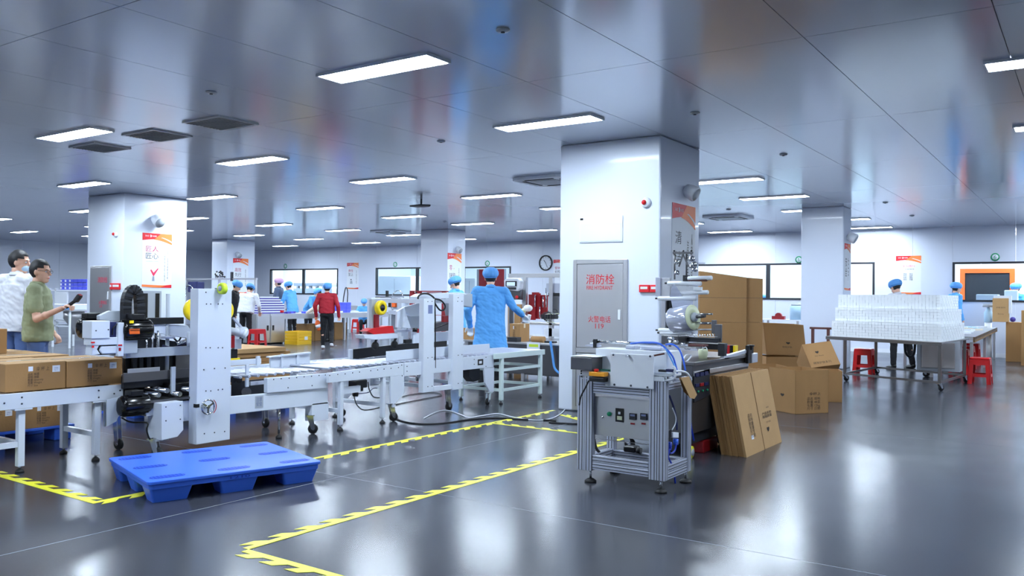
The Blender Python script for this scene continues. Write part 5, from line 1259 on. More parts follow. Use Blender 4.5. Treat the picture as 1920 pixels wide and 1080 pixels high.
person('worker with a lime green cap bending over the long table', ground(578, 28.4), LEFT+R(150), 1.66, lean=38, head=(0, 20), top=('coat_blue', 'long', .82), hat='cap_green', vox=.014,
       arms={'l': ((-.24, .42, 1.00), (-.16, .58, .86)), 'r': ((.26, .38, 1.0), (.22, .60, .88))}, offs=7.)
person('worker in a cream jacket reaching over the table, hidden by the red jumper', ground(614, 24.6), LEFT+R(-8), 1.60, lean=26, head=(0, 20), top=('cloth_cream', 'long', .86), hat='cap_blue', vox=.014,
       arms={'l': ((-.2, .38, 1.02), (-.15, .62, .88)), 'r': ((.2, .36, 1.02), (.16, .62, .9))}, offs=8.)
# woman in the red jumper, walking away with an orange watering bottle
gr = at_z(612, 655); t, hnd, J = person('woman in a red jumper and blue cap walking away carrying an orange bottle', (gr.x, gr.y, 0), AW+R(6), 1.66, head=(8, 4), top=('cloth_red', 'long', .93), trousers='cloth_black', hat='cap_blue', hair='long', shoes='shoe_white', vox=.011, wide=1.18,
       legs={'l': ((-.10, .06, .50), (-.10, .10, .085)), 'r': ((.12, .06, .48), (.15, -.20, .16))}, arms={'l': ((-.30, -.04, 1.12), (-.27, .04, .86)), 'r': ((.29, -.08, 1.12), (.31, -.02, .86))}, curl=.9, offs=9.)
mw = Matrix.Translation(t.location) @ Matrix.Rotation(t.rotation_euler.z, 4, 'Z'); c = mw @ (hnd['l'][4]+Vector((0, .02, -.03)))
wb_ = thing('watering_bottle', 'orange plastic bottle held by the woman in the red jumper', 'bottle', c); a = c+Vector((0, 0, -.02)); q = (mw.to_3x3() @ Vector((.35, .0, -1))).normalized()
MB().ring(a, q, [(0, -.02), (.03, -.02), (.035, .02), (.055, .05), (.075, .09), (.08, .16), (.075, .25), (.06, .28), (0, .285)], 18).build('bottle_body', 'orange', wb_)
MB().ring(a, q, [(.0815, .13), (.0815, .21), (.078, .21), (.078, .13)], 18, closed=True).build('bottle_label', 'paper', wb_)
MB().ring(a, q, [(0, -.05), (.035, -.05), (.035, -.015), (0, -.015)], 12).build('bottle_cap', 'orange', wb_)
# seated worker by the wall
person('worker in a blue coat and cap seated at the rear table', ground(682, 28.6), LEFT+R(105), 1.62, sit=True, lean=10, head=(-10, 25), top=('coat_blue', 'long', .50), hat='cap_blue', vox=.015,
       legs={'l': ((-.12, .40, .50), (-.12, .40, .085)), 'r': ((.12, .40, .50), (.12, .40, .085))}, arms={'l': ((-.26, .14, .78), (-.06, .34, .82)), 'r': ((.26, .14, .78), (.08, .34, .82))}, offs=10.)
# capped woman behind the right sealer
person('capped worker in a blue coat looking down left behind the carton sealer', ground(859, 17.2), LEFT+R(-30), 1.76, head=(12, 26), lean=6, top=('coat_blue', 'long', .70), hat='cap_blue', hair='short', vox=.013, mask=True, offs=11.)
# worker in the long blue coat
person('worker in a long blue coat and blue cap seen from behind, white gloves', (-7.42, 10.22, 0), AW+R(2), 1.80, head=(-6, 6), lean=3, top=('coat_blue', 'long', .58), trousers='cloth_black', hat='cap_blue', hair='short', vox=.009, gloves=True, wide=1.18,
       arms={'l': ((-.32, -.02, 1.12), (-.29, .10, .89)), 'r': ((.33, .04, 1.16), (.46, .20, 1.05))}, offs=12., curl=.6)
# right side
person('worker in dark trousers and blue cap standing behind the stacked white boxes', ground(1690, 17.0), RIGHT+R(110), 1.80, head=(0, 22), lean=12, top=('cloth_white', 'long', .86), trousers='cloth_black', hat='cap_blue', hair='long', vox=.013, offs=13., wide=1.05,
       legs={'l': ((-.16, .02, .49), (-.20, -.02, .085)), 'r': ((.20, .02, .49), (.27, -.02, .085))})
person('worker in a pale blue coat in profile right of the white boxes', ground(1789, 21.0), RIGHT+R(5), 1.83, head=(0, 14), lean=4, top=('coat_blue', 'long', .75), hat='cap_blue', vox=.014, offs=14.)
person('worker in a blue coat and cap behind the glass of the rightmost window', (at_y(1908, 550, 26.1).x, 26.1, 0), RIGHT+R(190), 1.86, head=(0, 16), lean=4, top=('coat_blue', 'long', .75), hat='cap_blue', vox=.015, offs=15., mask=True)
person('worker in a blue coat behind the glass left of the bright column', (at_y(1436, 550, 25.2).x, 25.2, 0), LEFT, 1.50, head=(0, 10), lean=10, top=('coat_blue', 'long', .75), hat='cap_blue', vox=.016, offs=16.)
# ================================================================ FILM WRAPPING LINE
FY = 5.58; FX0, FX1, FYB = -3.195, -2.50, 6.06
fu = thing('feeding_unit', 'aluminium framed feeding unit with white covers and stainless control box', 'machine', (-2.85, 5.82, 0))
def profile(a, b, w, parent, name='frame_post', grooves=True, m='aluminium'):
    a = Vector(a); b = Vector(b); o = MB().bar(a, b, w).build(name, m, parent, .002)
    if grooves:
        d = (b-a).normalized(); g = MB(); up = Vector((0, 0, 1)) if abs(d.z) < .9 else Vector((0, 1, 0)); r = d.cross(up).normalized(); u = r.cross(d)
        for n, tt in ((r, u), (-r, u), (u, r), (-u, r)):
            for k in (-.22, .22): g.bar(a+n*(w/2-.0015)+tt*(w*k), b+n*(w/2-.0015)+tt*(w*k), .005, .005)
        g.build('profile_groove', 'dark', o)['kind'] = 'stuff'
    return o
pw = .062
ztop = .80
for x, w in ((FX0+.0, 0), (FX0+.062, 0), (FX1-.10, 0), (FX1-.035, 0)):
    profile((x+.0, FY+.031, .09), (x+.0, FY+.031, ztop), .06, fu)
for x in (FX0+.03, FX1-.035): profile((x, FYB-.03, .09), (x, FYB-.03, ztop), .06, fu)
for z in (.13, .185): profile((FX0+.10, FY+.031, z), (FX1-.135, FY+.031, z), .052, fu, 'frame_rail')
for z in (.70, .755): profile((FX0+.10, FY+.031, z), (FX1-.135, FY+.031, z), .05, fu, 'frame_rail')
profile((FX0+.06, FYB-.03, .16), (FX1-.07, FYB-.03, .16), .05, fu, 'frame_rail'); profile((FX0+.06, FYB-.03, .76), (FX1-.07, FYB-.03, .76), .05, fu, 'frame_rail')
for z in (.115, .17, .76):
    for x in (FX0+.03, FX1-.035): profile((x, FY+.065, z), (x, FYB-.065, z), .05, fu, 'frame_rail')
foot(fu, FX0+.07, FY+.035, .09, .045); foot(fu, FX1-.05, FY+.035, .09, .045); foot(fu, FX0+.06, FYB-.02, .09, .045); foot(fu, FX1-.04, FYB-.02, .09, .045)
# stainless control box
cb = MB().by(FY+.055, 1113, 742, 1227, 828, .20).build('control_box', 'steel', fu, .004)
MB().by(FY+.05, 1111, 822, 1228, 836, .03).build('control_box_lip', 'steel', fu, .002)
F2 = FY+.053
MB().by(F2-.001, 1112, 737, 1228, 746, .03).build('control_box_hood', 'steel', fu, .002)
def knob(px, py, r, m, name, d=.012):
    c = at_y(px, py, F2); return MB().ring(c, (0, -1, 0), [(0, 0), (r, 0), (r, d*.6), (r*.7, d), (0, d)], 18).build(name, m, cb)
knob(1130.5, 782, .008, 'chrome', 'key_lock'); knob(1143, 776, .017, 'green', 'start_button', .02)
bp = MB().by(F2-.004, 1154, 765, 1169, 792, .004).build('button_plate', 'black', cb)
MB().by(F2-.010, 1159, 772, 1163, 777, .006).build('plate_button', 'label_white', bp); MB().by(F2-.010, 1157, 780, 1166, 788, .006).build('plate_key', 'roll_end', bp)
for a in (1179.5, 1200):
    d = MB().by(F2-.012, a, 774.5, a+12.5, 788, .012).build('temperature_meter', 'dark', cb, .002); MB().by(F2-.014, a+2, 776.5, a+10.5, 781, .002).build('meter_display', 'ink_blue', d)
    d = MB().by(F2-.006, a+2.5, 792.5, a+10, 796.5, .006).build('rocker_switch', 'red_deep', cb)
# white head covers
MB().by(FY-.03, 1145, 662, 1224, 730, .02).build('front_cover', 'frame_white', fu, .002)
bolts(fu, [at_y(x, y, FY-.03) for x, y in ((1150, 665), (1219, 668), (1152, 721), (1183, 723), (1214, 726))], (0, -1, 0), .008)
c = at_y(1179, 667, FY-.03); MB().cyl(c, c+Vector((0, -.04, 0)), .009, 10).build('cover_latch', 'chrome', fu)
MB().by(FY+.10, 1117, 653, 1250, 700, .22).build('head_cover', 'frame_white', fu, .003)
MB().by(FY+.12, 1226, 660, 1252, 708, .25).build('side_cover', 'frame_white', fu, .003)
MB().bar(at_y(1225, 667, FY-.01), at_y(1246, 663, FY+.02), .012).build('latch_rod', 'brown', fu)
MB().by(FY-.005, 1088, 694, 1145, 708, .04).build('conveyor_side', 'frame_white', fu, .002); MB().by(FY-.002, 1088, 708, 1104, 711, .03).build('conveyor_lip', 'aluminium', fu)
bolts(fu, [at_y(x, y, FY-.005) for x, y in ((1090, 696), (1090, 700), (1090, 706), (1142, 695), (1142, 701))], (0, -1, 0), .006, 'dark')
a = at_y(1094, 691, FY+.03); b = at_y(1145, 691, FY+.03); MB().box(a.x, b.x, FY+.03, FY+.30, a.z-.02, a.z).build('belt', 'green_belt', fu)
for x0, x1 in ((FX1-.14, FX1-.02),):
    MB().box(x0, x1, FY-.01, FY+.12, .80, .83).build('bracket', 'frame_white', fu, .003)
MB().by(FY-.01, 1135, 699, 1145, 724, .03).build('hinge_plate', 'frame_white', fu)
# grey box on the left
gb = MB().by(FY-.06, 1070, 669, 1110, 695, .26).build('sensor_box', 'steel_dark', fu, .003); MB().by(FY-.063, 1069, 667, 1117, 670, .27).build('box_lid', 'frame_white', fu, .002)
# emergency stop
es = MB().by(FY-.075, 1104, 697, 1133, 707, .07).build('emergency_stop', 'orange_yellow', fu, .004)
MB().by(FY-.075, 1104, 707, 1132, 717, .07).build('stop_base', 'black', es, .004)
c = at_y(1118, 697, FY-.04); MB().ring(c, (0, 0, 1), [(0, 0), (.014, 0), (.014, .006), (.02, .008), (.02, .018), (.012, .022), (0, .022)], 18).build('stop_button', 'red', es)
MB().tube([at_y(x, y, FY-.05) for x, y in ((1104, 714), (1097, 728), (1089, 744), (1086, 760))], .006).build('stop_cable', 'rubber', fu)
# rods and blue hoses on top
MB().cyl(at_y(1112, 640, FY+.18), at_y(1240, 646, FY+.18), .011, 12).build('guide_rod', 'chrome', fu)
MB().by(FY+.17, 1097, 647, 1122, 650, .05).build('guide_plate', 'aluminium', fu); MB().by(FY+.16, 1106, 643, 1120, 651, .05).build('rod_clamp', 'aluminium', fu, .003); MB().by(FY+.15, 1112, 636, 1117, 652, .03).build('rod_stop', 'black', fu)
MB().by(FY+.16, 1173, 648, 1190, 655, .10).build('slide_block', 'aluminium', fu, .003); MB().by(FY+.16, 1202, 650, 1240, 657, .10).build('slide_block', 'aluminium', fu, .003)
MB().tube([at_y(x, y, FY+.12) for x, y in ((1182, 644), (1210, 642), (1235, 644), (1250, 655), (1262, 670), (1268, 690), (1270, 700))], .007).build('air_hose', 'blue_plastic', fu)
MB().tube([at_y(x, y, FY+.15) for x, y in ((1248, 646), (1262, 646), (1274, 656), (1281, 675), (1285, 695))], .007).build('air_hose', 'blue_plastic', fu)
MB().tube([at_y(x, y, FY+.10) for x, y in ((1248, 654), (1258, 672), (1266, 690), (1264, 704), (1240, 708))], .006).build('air_hose', 'cap_blue', fu)
for z0, y0 in ((703, 703), (712, 712)):
    MB().tube([at_y(x, y, FY+.02) for x, y in ((1224, y0), (1245, y0+1), (1262, y0-1), (1266, y0-10), (1262, y0-16))], .010).build('white_conduit', 'frame_white', fu)
vb = MB().by(FY+.02, 1229, 704, 1256, 719, .05).build('valve_bank', 'frame_white', fu, .003)
for k in range(3): MB().by(FY+.017, 1233+k*9, 705, 1234.5+k*9, 718, .004).build('valve_gap', 'dark', vb)
MB().by(FY+.0, 1234, 693, 1248, 698, .04).build('valve_head', 'dark', fu, .003); MB().by(FY+.0, 1248, 692, 1261, 698, .04).build('valve_coil', 'navy', fu, .003)
# pneumatic filter hanging in the right side of the frame
X = FX1-.02
MB().px(X, [(1252, 809), (1259, 805), (1259, 820), (1252, 821)], .04).build('pressure_gauge', 'black', fu); MB().px(X+.01, [(1262, 811), (1273, 811), (1273, 821), (1262, 821)], .04).build('filter_head', 'label_white', fu, .003)
c = at_x(1267, 826, X-.01); MB().cyl(c+Vector((0, 0, -.03)), c+Vector((0, 0, .012)), .020, 14).build('filter_bowl', 'blue_plastic', fu)
c = at_x(1256, 834, X-.01); MB().cyl(c+Vector((0, 0, -.04)), c+Vector((0, 0, .02)), .014, 14).build('filter_bowl', 'blue_plastic_deep', fu)
MB().tube([at_x(x, y, X) for x, y in ((1256, 842), (1253, 856), (1259, 870), (1264, 888), (1266, 906))], .007).build('air_hose', 'blue_plastic_deep', fu)
MB().tube([at_x(x, y, X) for x, y in ((1268, 832), (1265, 845), (1258, 850), (1254, 845))], .007).build('air_hose', 'blue_plastic_deep', fu)
MB().tube([at_x(x, y, X-.03) for x, y in ((1255, 742), (1263, 763), (1268, 785), (1269, 806))], .008).build('air_hose', 'navy', fu)
MB().tube([at_x(x, y, X-.02) for x, y in ((1261, 765), (1267, 782), (1266, 795), (1260, 806))], .004).build('air_hose', 'label_white', fu)
MB().tube([at_y(x, y, FY+.2) for x, y in ((1111, 780), (1112, 810), (1117, 838), (1124, 848))], .012).build('conduit', 'rubber', fu)
MB().by(FY+.34, 1168, 836, 1190, 850, .10).build('gear_motor', 'black', fu, .012); MB().cyl(at_y(1195, 844, FY+.36), at_y(1202, 846, FY+.36), .025).build('gear_shaft', 'black', fu)
# loose piece of cardboard hanging over the frame
cdb = thing('cardboard_strip', 'bent strip of cardboard hanging on the corner of the feeding unit', 'cardboard', at_x(1290, 745, -2.45))
MB().px(-2.45, [(1276, 708), (1292, 706), (1307, 740), (1302, 748), (1294, 746)], .004).build('strip_front', 'cardboard_light', cdb)
MB().px(-2.47, [(1274, 708), (1279, 708), (1293, 744), (1283, 735)], .004).build('strip_back', 'cardboard', cdb)
MB().tube([at_x(x, y, -2.46) for x, y in ((1264, 697), (1276, 696), (1288, 700), (1296, 712))], .009).build('white_hose', 'frame_white', cdb)
# main machine body
wm = thing('film_wrapping_machine', 'dark stainless film wrapping machine with blue meters and film roll', 'machine', (-3.2, 7.7, 0))
WX = -2.85; wy0, wy1 = 6.90, at_x(1403, 660, WX).y; wz = .845
MB().box(-3.70, WX, wy0, wy1, .22, wz-.03).build('machine_body', 'steel_dark', wm, .005)
MB().box(-3.74, WX+.03, wy0-.02, wy1+.03, wz-.03, wz).build('table_top', 'steel_mid', wm, .004)
MB().box(WX, WX+.012, wy0+.02, wy1-.02, .72, .76).build('body_trim', 'steel', wm, .002)
MB().box(-3.66, WX-.04, wy0+.05, wy1-.05, .12, .22).build('machine_plinth', 'dark', wm)
pn = MB().px(WX+.012, [(1302, 700), (1331, 690), (1331, 742), (1302, 755)], .012).build('meter_panel', 'dark', wm, .003)
for k in range(3):
    a = 1305+k*8.5; yy = 700-k*1.5
    MB().px(WX+.02, [(a, yy), (a+6.5, yy-1), (a+6.5, yy+6), (a, yy+7)], .008).build('temperature_meter', 'navy', pn, .001)
    MB().px(WX+.02, [(a, yy+20), (a+6.5, yy+19), (a+6.5, yy+25), (a, yy+26)], .008).build('rocker_switch', ('navy', 'red_deep', 'navy')[k], pn, .001)
    c = at_x(a+3, 734-k*1.6, WX+.012); MB().ring(c, (1, 0, 0), [(0, 0), (.010, 0), (.010, .012), (0, .014)], 12).build('push_button', 'green', pn)
for a, b in ((1337, 1368), (1370, 1401)):
    t0 = at_x(a, 690, WX+.008); t1 = at_x(b, 690, WX+.008)
    d = MB().box(WX, WX+.008, t0.y, t1.y, .50, .70).build('side_door', 'steel_dark', wm, .003)
    MB().box(WX+.008, WX+.016, t0.y+.12, t0.y+.16, .60, .67).build('door_latch', 'black', d)
MB().px(WX+.01, [(1302, 744), (1331, 737), (1331, 740), (1302, 748)], .02).build('panel_sill', 'steel', wm)
caster(wm, WX-.10, wy0+.9, .12, .05, 1.2); caster(wm, -3.55, wy0+.15, .12, .05, .2); caster(wm, WX-.08, wy1-.15, .12, .05, 1.); caster(wm, -3.55, wy1-.15, .12, .05, .4)
cw = at_z(1290, 862); ff = MB().ring(Vector((-2.90, 6.96, .055)), (1, 0, 0), [(0, 0), (.03, 0), (.055, .005), (.055, .03), (.03, .035), (0, .035)], 20).build('yellow_wheel', 'yellow_tape', wm); MB().ring(Vector((-2.864, 6.96, .055)), (1, 0, 0), [(0, 0), (.032, 0), (.028, .006), (0, .006)], 16).build('wheel_disc', 'aluminium', ff); MB().bar((-2.90, 6.96, .055), (-2.90, 6.96, .22), .03).build('wheel_fork', 'chrome', wm)
# outfeed with black knob at the far end
MB().bx(WX+.05, 1403, 648, 1413, 680, .03).build('outfeed_arm', 'black', wm, .006); MB().bx(WX+.06, 1411, 663, 1421, 679, .05).build('outfeed_end', 'aluminium', wm, .006)
c = at_x(1408, 656, WX+.05); MB().ring(c, (0, 0, 1), [(0, 0), (.012, 0), (.012, .03), (.035, .035), (.035, .05), (0, .05)], 14).build('adjust_knob', 'black', wm)
MB().px(WX+.03, [(1358, 668), (1404, 655), (1404, 661), (1358, 675)], .04).build('outfeed_tray', 'aluminium', wm, .003)
for k, (m, a) in enumerate((('purple', 1357), ('red', 1362), ('black', 1368), ('yellow', 1372))):
    p = at_y(a, 656, 8.15); q = single('sample_pack', MB().box(p.x, p.x+.035, 8.15, 8.23, wz, wz+.085), m, ['purple', 'red', 'black', 'yellow'][k]+' small pack standing on the wrapping machine tray', 'pack')
# film carrier: column plate, rollers, film roll
RY = 7.65
MB().by(RY+.10, 1229, 520, 1238, 556, .05).build('roller_plate', 'aluminium', wm, .003); MB().by(RY+.12, 1238, 521, 1256, 556, .03).build('back_plate', 'steel', wm, .003)
MB().box(at_y(1232, 560, RY).x, at_y(1240, 560, RY).x, RY+.10, RY+.14, wz, at_y(1235, 556, RY+.1).z).build('carrier_post', 'steel', wm, .003)
MB().by(RY+.14, 1240, 560, 1262, 645, .04).build('carrier_plate', 'black_gloss', wm, .003)
def roller_bar(px0, py0, px1, py1, r=.021, name='film_roller', m='frame_white', Y=RY):
    a = at_y(px0, py0, Y); b = at_y(px1, py1, Y-.02)
    o = MB().ring(a, (b-a), [(0, 0), (r*.8, 0), (r, .004), (r, (b-a).length-.004), (r*.8, (b-a).length), (0, (b-a).length)], 16).build(name, m, wm)
    MB().cyl(a-(b-a).normalized()*.03, a, r*.45, 10).build('roller_axle', 'dark', o)
for q in ((1234, 559.5, 1305, 559.5), (1252, 531, 1315, 532), (1290, 522, 1335, 521), (1275, 549, 1328, 548), (1235, 619, 1302, 621), (1238, 624, 1298, 626)): roller_bar(*q)
roller_bar(1290, 524.5, 1326, 525, .014, 'guide_roller', 'brown')
ra = at_y(1262, 600, RY); rb_ = at_y(1299, 595, RY-.05); ax = (rb_-ra); Lr = ax.length
fr_ = MB().ring(ra, ax, [(.035, 0), (.118, 0), (.122, .004), (.122, Lr-.004), (.118, Lr), (.035, Lr)], 36, closed=True).build('film_roll', 'film', wm)
MB().ring(rb_, ax, [(.036, 0), (.121, 0), (.121, .003), (.036, .003)], 36, closed=True).build('roll_face', 'roll_end', fr_)
MB().ring(rb_, ax, [(0, -.02), (.045, -.02), (.045, .03), (.03, .045), (0, .045)], 20).build('roll_chuck', 'machine_grey', fr_)
MB().cyl(rb_+ax*.1, rb_+ax*.60, .018, 14).build('roll_shaft', 'steel_dark', fr_)
for z, l in ((589, 38), (606, 36), (618, 36)): MB().cyl(at_y(1296, z, RY-.02), at_y(1298+l, z, RY-.02), .012 if z == 606 else .009, 10).build('support_rod', 'chrome' if z != 618 else 'steel', wm)
# film web running up from the roll
MB().add([at_y(1262, 583, RY-.02), at_y(1298, 583, RY-.02), at_y(1300, 562, RY-.02), at_y(1258, 562, RY-.02)], [(0, 1, 2, 3)]).add([at_y(1255, 560, RY-.022), at_y(1283, 560, RY-.022), at_y(1268, 537, RY-.022), at_y(1262, 530, RY-.022)], [(0, 1, 2, 3)]).build('film_web', 'film', wm, clean=False)
# cutter frame on top
for x in (1265, 1287): MB().cyl(at_y(x, 524, RY+.02), at_y(x, 476, RY+.02), .008, 10).build('frame_rod', 'steel_dark', wm)
MB().bar(at_y(1262, 474, RY+.02), at_y(1299, 474, RY+.02), .02).build('frame_bar', 'steel_dark', wm)
for x in (1264, 1281, 1296): MB().cyl(at_y(x, 477, RY+.02), at_y(x, 469, RY+.02), .010, 10).build('clamp_knob', 'black', wm)
MB().bar(at_y(1273, 500, RY), at_y(1281, 476, RY), .012).build('dancer_arm', 'steel_dark', wm); MB().bar(at_y(1281, 478, RY), at_y(1291, 500, RY), .012).build('dancer_arm', 'steel_dark', wm)
for x, y, r in ((1269, 492, .022), (1269, 512, .026), (1297, 486, .03), (1301, 496, .03), (1302, 506, .028), (1296, 500, .022)):
    MB().ring(at_y(x, y, RY-.02), (.6, -1, .1), [(0, 0), (r, 0), (r, .02), (r*.6, .03), (0, .03)], 14).build('knurled_wheel', 'chrome', wm)
MB().by(RY, 1280, 516, 1290, 528, .05).build('cutter_block', 'dark', wm, .003); MB().bar(at_y(1300, 494, RY), at_y(1322, 494, RY), .016).build('cutter_arm', 'aluminium', wm)
MB().by(RY-.05, 1300, 538, 1315, 545, .03).build('sensor_tag', 'paper', wm)
# sealing station in the middle
MB().by(7.40, 1274, 632, 1345, 643, .12).build('sealing_bar', 'dark', wm, .004); MB().by(7.5, 1290, 643, 1346, 656, .25).build('sealing_base', 'dark', wm, .004)
MB().by(7.37, 1275, 629, 1343, 632, .04).build('bar_rail', 'steel', wm, .002)
for k in range(8): c = at_y(1302+k*5, 631, 7.39); MB().cyl(c, c+Vector((0, 0, .022)), .007, 8).build('rail_screw', 'chrome', wm)
MB().by(7.45, 1340, 608, 1352, 640, .03).build('station_post', 'steel_dark', wm, .003); MB().by(7.46, 1334, 600, 1342, 626, .03).build('station_post', 'steel_dark', wm, .003); MB().by(7.40, 1346, 644, 1358, 668, .06).build('station_leg', 'dark', wm, .004)
MB().by(7.2, 1240, 628, 1272, 647, .25).build('film_former', 'steel_dark', wm, .006); MB().by(7.0, 1268, 650, 1305, 654, .15).build('former_plate', 'steel', wm); MB().by(7.1, 1290, 645, 1320, 650, .1).build('former_plate', 'brown', wm)
MB().cyl(at_y(1256, 636, 6.95), at_y(1256, 650, 6.95), .012, 10).build('former_pin', 'chrome', wm)
for k, (x, y) in enumerate(((1254, 634), (1262, 640), (1275, 645), (1285, 652))): MB().cyl(at_y(x, y, 7.1), at_y(x+8, y+1, 7.05), .014, 10).build('former_roller', 'chrome', wm)
cu_ = thing('cup_pack', 'pale green transparent cup pack standing on the wrapping machine', 'pack', (-2.95, 7.1, wz))
c = at_x(1318, 668, -2.93); c.z = wz; cu_.location = c
MB().ring(c, (0, 0, 1), [(0, 0), (.038, 0), (.045, .07), (.04, .085), (.02, .09), (0, .085)], 10).build('pack_body', 'roll_end', cu_)
for k in range(6): MB().tube([c+Vector((.043*cos(k), .043*sin(k), .08)), c+Vector((.03*cos(k), .03*sin(k), .105)), c+Vector((.0, .0, .095))], .003, 6).build('pack_fold', 'frame_white', cu_)
hz = MB().tube([at_x(x, y, -2.93) for x, y in ((1280, 676), (1286, 666), (1296, 666), (1290, 675), (1283, 680))], .006); hz.build('white_tube', 'frame_white', wm)
MB().tube([at_x(x, y, WX+.04) for x, y in ((1288, 722), (1290, 750), (1293, 775), (1296, 800), (1301, 826))], .008).build('air_hose', 'blue_plastic_deep', wm)
single('red_box', MB().box(-3.05, -2.88, 7.25, 7.60, 0, .11), 'red_deep', 'dark red box on the floor beside the leaning cartons', 'box', bevel=.01)
# ================================================================ LEANING BUNDLE OF FLAT CARTONS
lb_ = []
b0 = at_z(1400, 858); b1 = at_z(1462, 828); tp = at_y(1372, 706, b0.y)
edge = Vector((0, b1.y-b0.y, 0)); lean_v = Vector((tp.x-b0.x, 0, tp.z)); nv_ = Vector((-1, 0, 0)); ns = 9; th_ = .20/ns
tdir = Vector((-lean_v.z, 0, lean_v.x)).normalized()
if tdir.z > 0: tdir = tdir
g = 'flat cartons leaning by the wrapping machine'
for k in range(ns):
    base = Vector((b0.x-th_*k*1.18, b0.y+.004*((k*7) % 5), 0)); ev = edge+Vector((0, .01*((k*3) % 4), 0)); lv = lean_v*(1-.004*((k*5) % 3))
    m = MB().prism([base, base+ev, base+ev+lv, base+lv], Vector((-th_*1.05, 0, 0)))
    lab = 'front one of the flat cartons leaning by the wrapping machine, printed' if k == 0 else '%s flat carton behind the printed front one of the leaning bundle' % ['', 'first', 'second', 'third', 'fourth', 'fifth', 'sixth', 'seventh', 'rearmost'][k]
    t = thing('flat_carton', lab, 'flat carton', (base.x, base.y, 0), g)
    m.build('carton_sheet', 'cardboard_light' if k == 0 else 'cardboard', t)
    if k == 0:
        ru = Vector((0, 1, 0)); lu = lean_v.normalized(); nn = ru.cross(lu); Pn = lambda u, v: base+edge*u+lean_v*v+nn*.002
        if nn.x < 0: nn = -nn
        MB().prism([Pn(.485, 0), Pn(.495, 0), Pn(.495, 1), Pn(.485, 1)], nn*.001).build('fold_line', 'cardboard_edge', t)
        W_ = edge.length; H_ = lean_v.length
        writing('48盒/箱', 'carton_print', 'ink', Pn(.72, .50), ru, lu, W_*.08, H_*.02, t); writing('产品名称\n规格数量', 'carton_print', 'ink_dark', Pn(.58, .38), ru, lu, W_*.27, H_*.08, t); writing('生产日期', 'carton_print', 'ink', Pn(.66, .31), ru, lu, W_*.12, H_*.025, t)
        writing('♥', 'carton_logo', 'ink_dark', Pn(.64, .20), ru, lu, W_*.07, H_*.06, t); writing('品名\n规格\n数量\n毛重\n尺寸\n日期', 'carton_print', 'ink', Pn(.20, .20), ru, lu, W_*.12, H_*.30, t)
        MB().prism([Pn(.20, .18), Pn(.26, .18), Pn(.26, .23), Pn(.20, .23)], nn*.001).build('carton_sticker', 'label_white', t)
# ================================================================ OPEN CARTONS
def open_carton(label, c, axes, size, parts='box', m='cardboard', flaps=(), prints=(), th=.006, lean_=None):
    """open carton from its lower corner c, edge directions and sizes; walls of real thickness"""
    ex, ey, ez = [Vector(a).normalized() for a in axes]; lx, ly, lz = size; c = Vector(c)
    t = thing('open_carton', label, 'carton', c); P = lambda a, b, d: c+ex*(a*lx)+ey*(b*ly)+ez*(d*lz)
    def slab(p, q, r, s_, n): return MB().prism([p, q, r, s_], n*th)
    slab(P(0, 0, 0), P(1, 0, 0), P(1, 1, 0), P(0, 1, 0), ez).build('carton_bottom', m, t)
    slab(P(0, 0, 0), P(1, 0, 0), P(1, 0, 1), P(0, 0, 1), ey).build('carton_wall', m, t)
    slab(P(0, 1, 0), P(1, 1, 0), P(1, 1, 1), P(0, 1, 1), -ey).build('carton_wall', m, t)
    slab(P(0, 0, 0), P(0, 1, 0), P(0, 1, 1), P(0, 0, 1), ex).build('carton_wall', m, t)
    slab(P(1, 0, 0), P(1, 1, 0), P(1, 1, 1), P(1, 0, 1), -ex).build('carton_wall', m, t)
    for side, ang, ln in flaps:   # flap hinged on a top edge: 0=-ey 1=+ey 2=-ex 3=+ex ; ang from straight up, outwards
        a = R(ang)
        p, q, o = {0: (P(0, 0, 1), P(1, 0, 1), -ey), 1: (P(0, 1, 1), P(1, 1, 1), ey), 2: (P(0, 0, 1), P(0, 1, 1), -ex), 3: (P(1, 0, 1), P(1, 1, 1), ex)}[side]
        d = (ez*cos(a)+o*sin(a))*ln; n = (q-p).cross(d).normalized()
        slab(p, q, q+d, p+d, n).build('carton_flap', 'cardboard_light', t)
    for txt, face, u, v, w, h, ink in prints:
        if face == 'front': o_, r_, u_, W_, H_ = P(0, 0, 0), ex, ez, lx, lz
        elif face == 'left': o_, r_, u_, W_, H_ = P(0, 1, 0), -ey, ez, ly, lz
        elif face == 'right': o_, r_, u_, W_, H_ = P(1, 0, 0), ey, ez, ly, lz
        writing(txt, 'carton_print', ink, o_+r_*(u*W_)+u_*(v*H_), r_, u_, w*W_, h*H_, t)
    return t
def rotz(a): return (cos(a), sin(a), 0), (-sin(a), cos(a), 0), (0, 0, 1)
TXT = '品名 规格\n数量 48盒\n毛重 12kg\n尺寸 日期'
# front open carton: corner edge seen at px 1490
cD = at_z(1491, 777); eR = at_z(1553, 774); eL = at_z(1452, 766)
ang = math.atan2(eR.y-cD.y, eR.x-cD.x); lx = (eR-cD).length
open_carton('open carton on the floor right of the leaning bundle, nearest of the open ones', cD, rotz(ang), (lx, .50, .53), flaps=(), prints=((TXT, 'front', .35, .08, .40, .30, 'ink'), ('伞杯上', 'front', .42, .42, .34, .07, 'ink_dark'), ('♥', 'left', .45, .36, .14, .07, 'ink_dark')))
# second one behind to its right, standing
cC = at_z(1521, 755); cC = at_z(1521, 752)
open_carton('upright carton behind the nearest open one, carrying the tilted carton', at_z(1512, 752), rotz(R(20)), (.46, .42, .42))
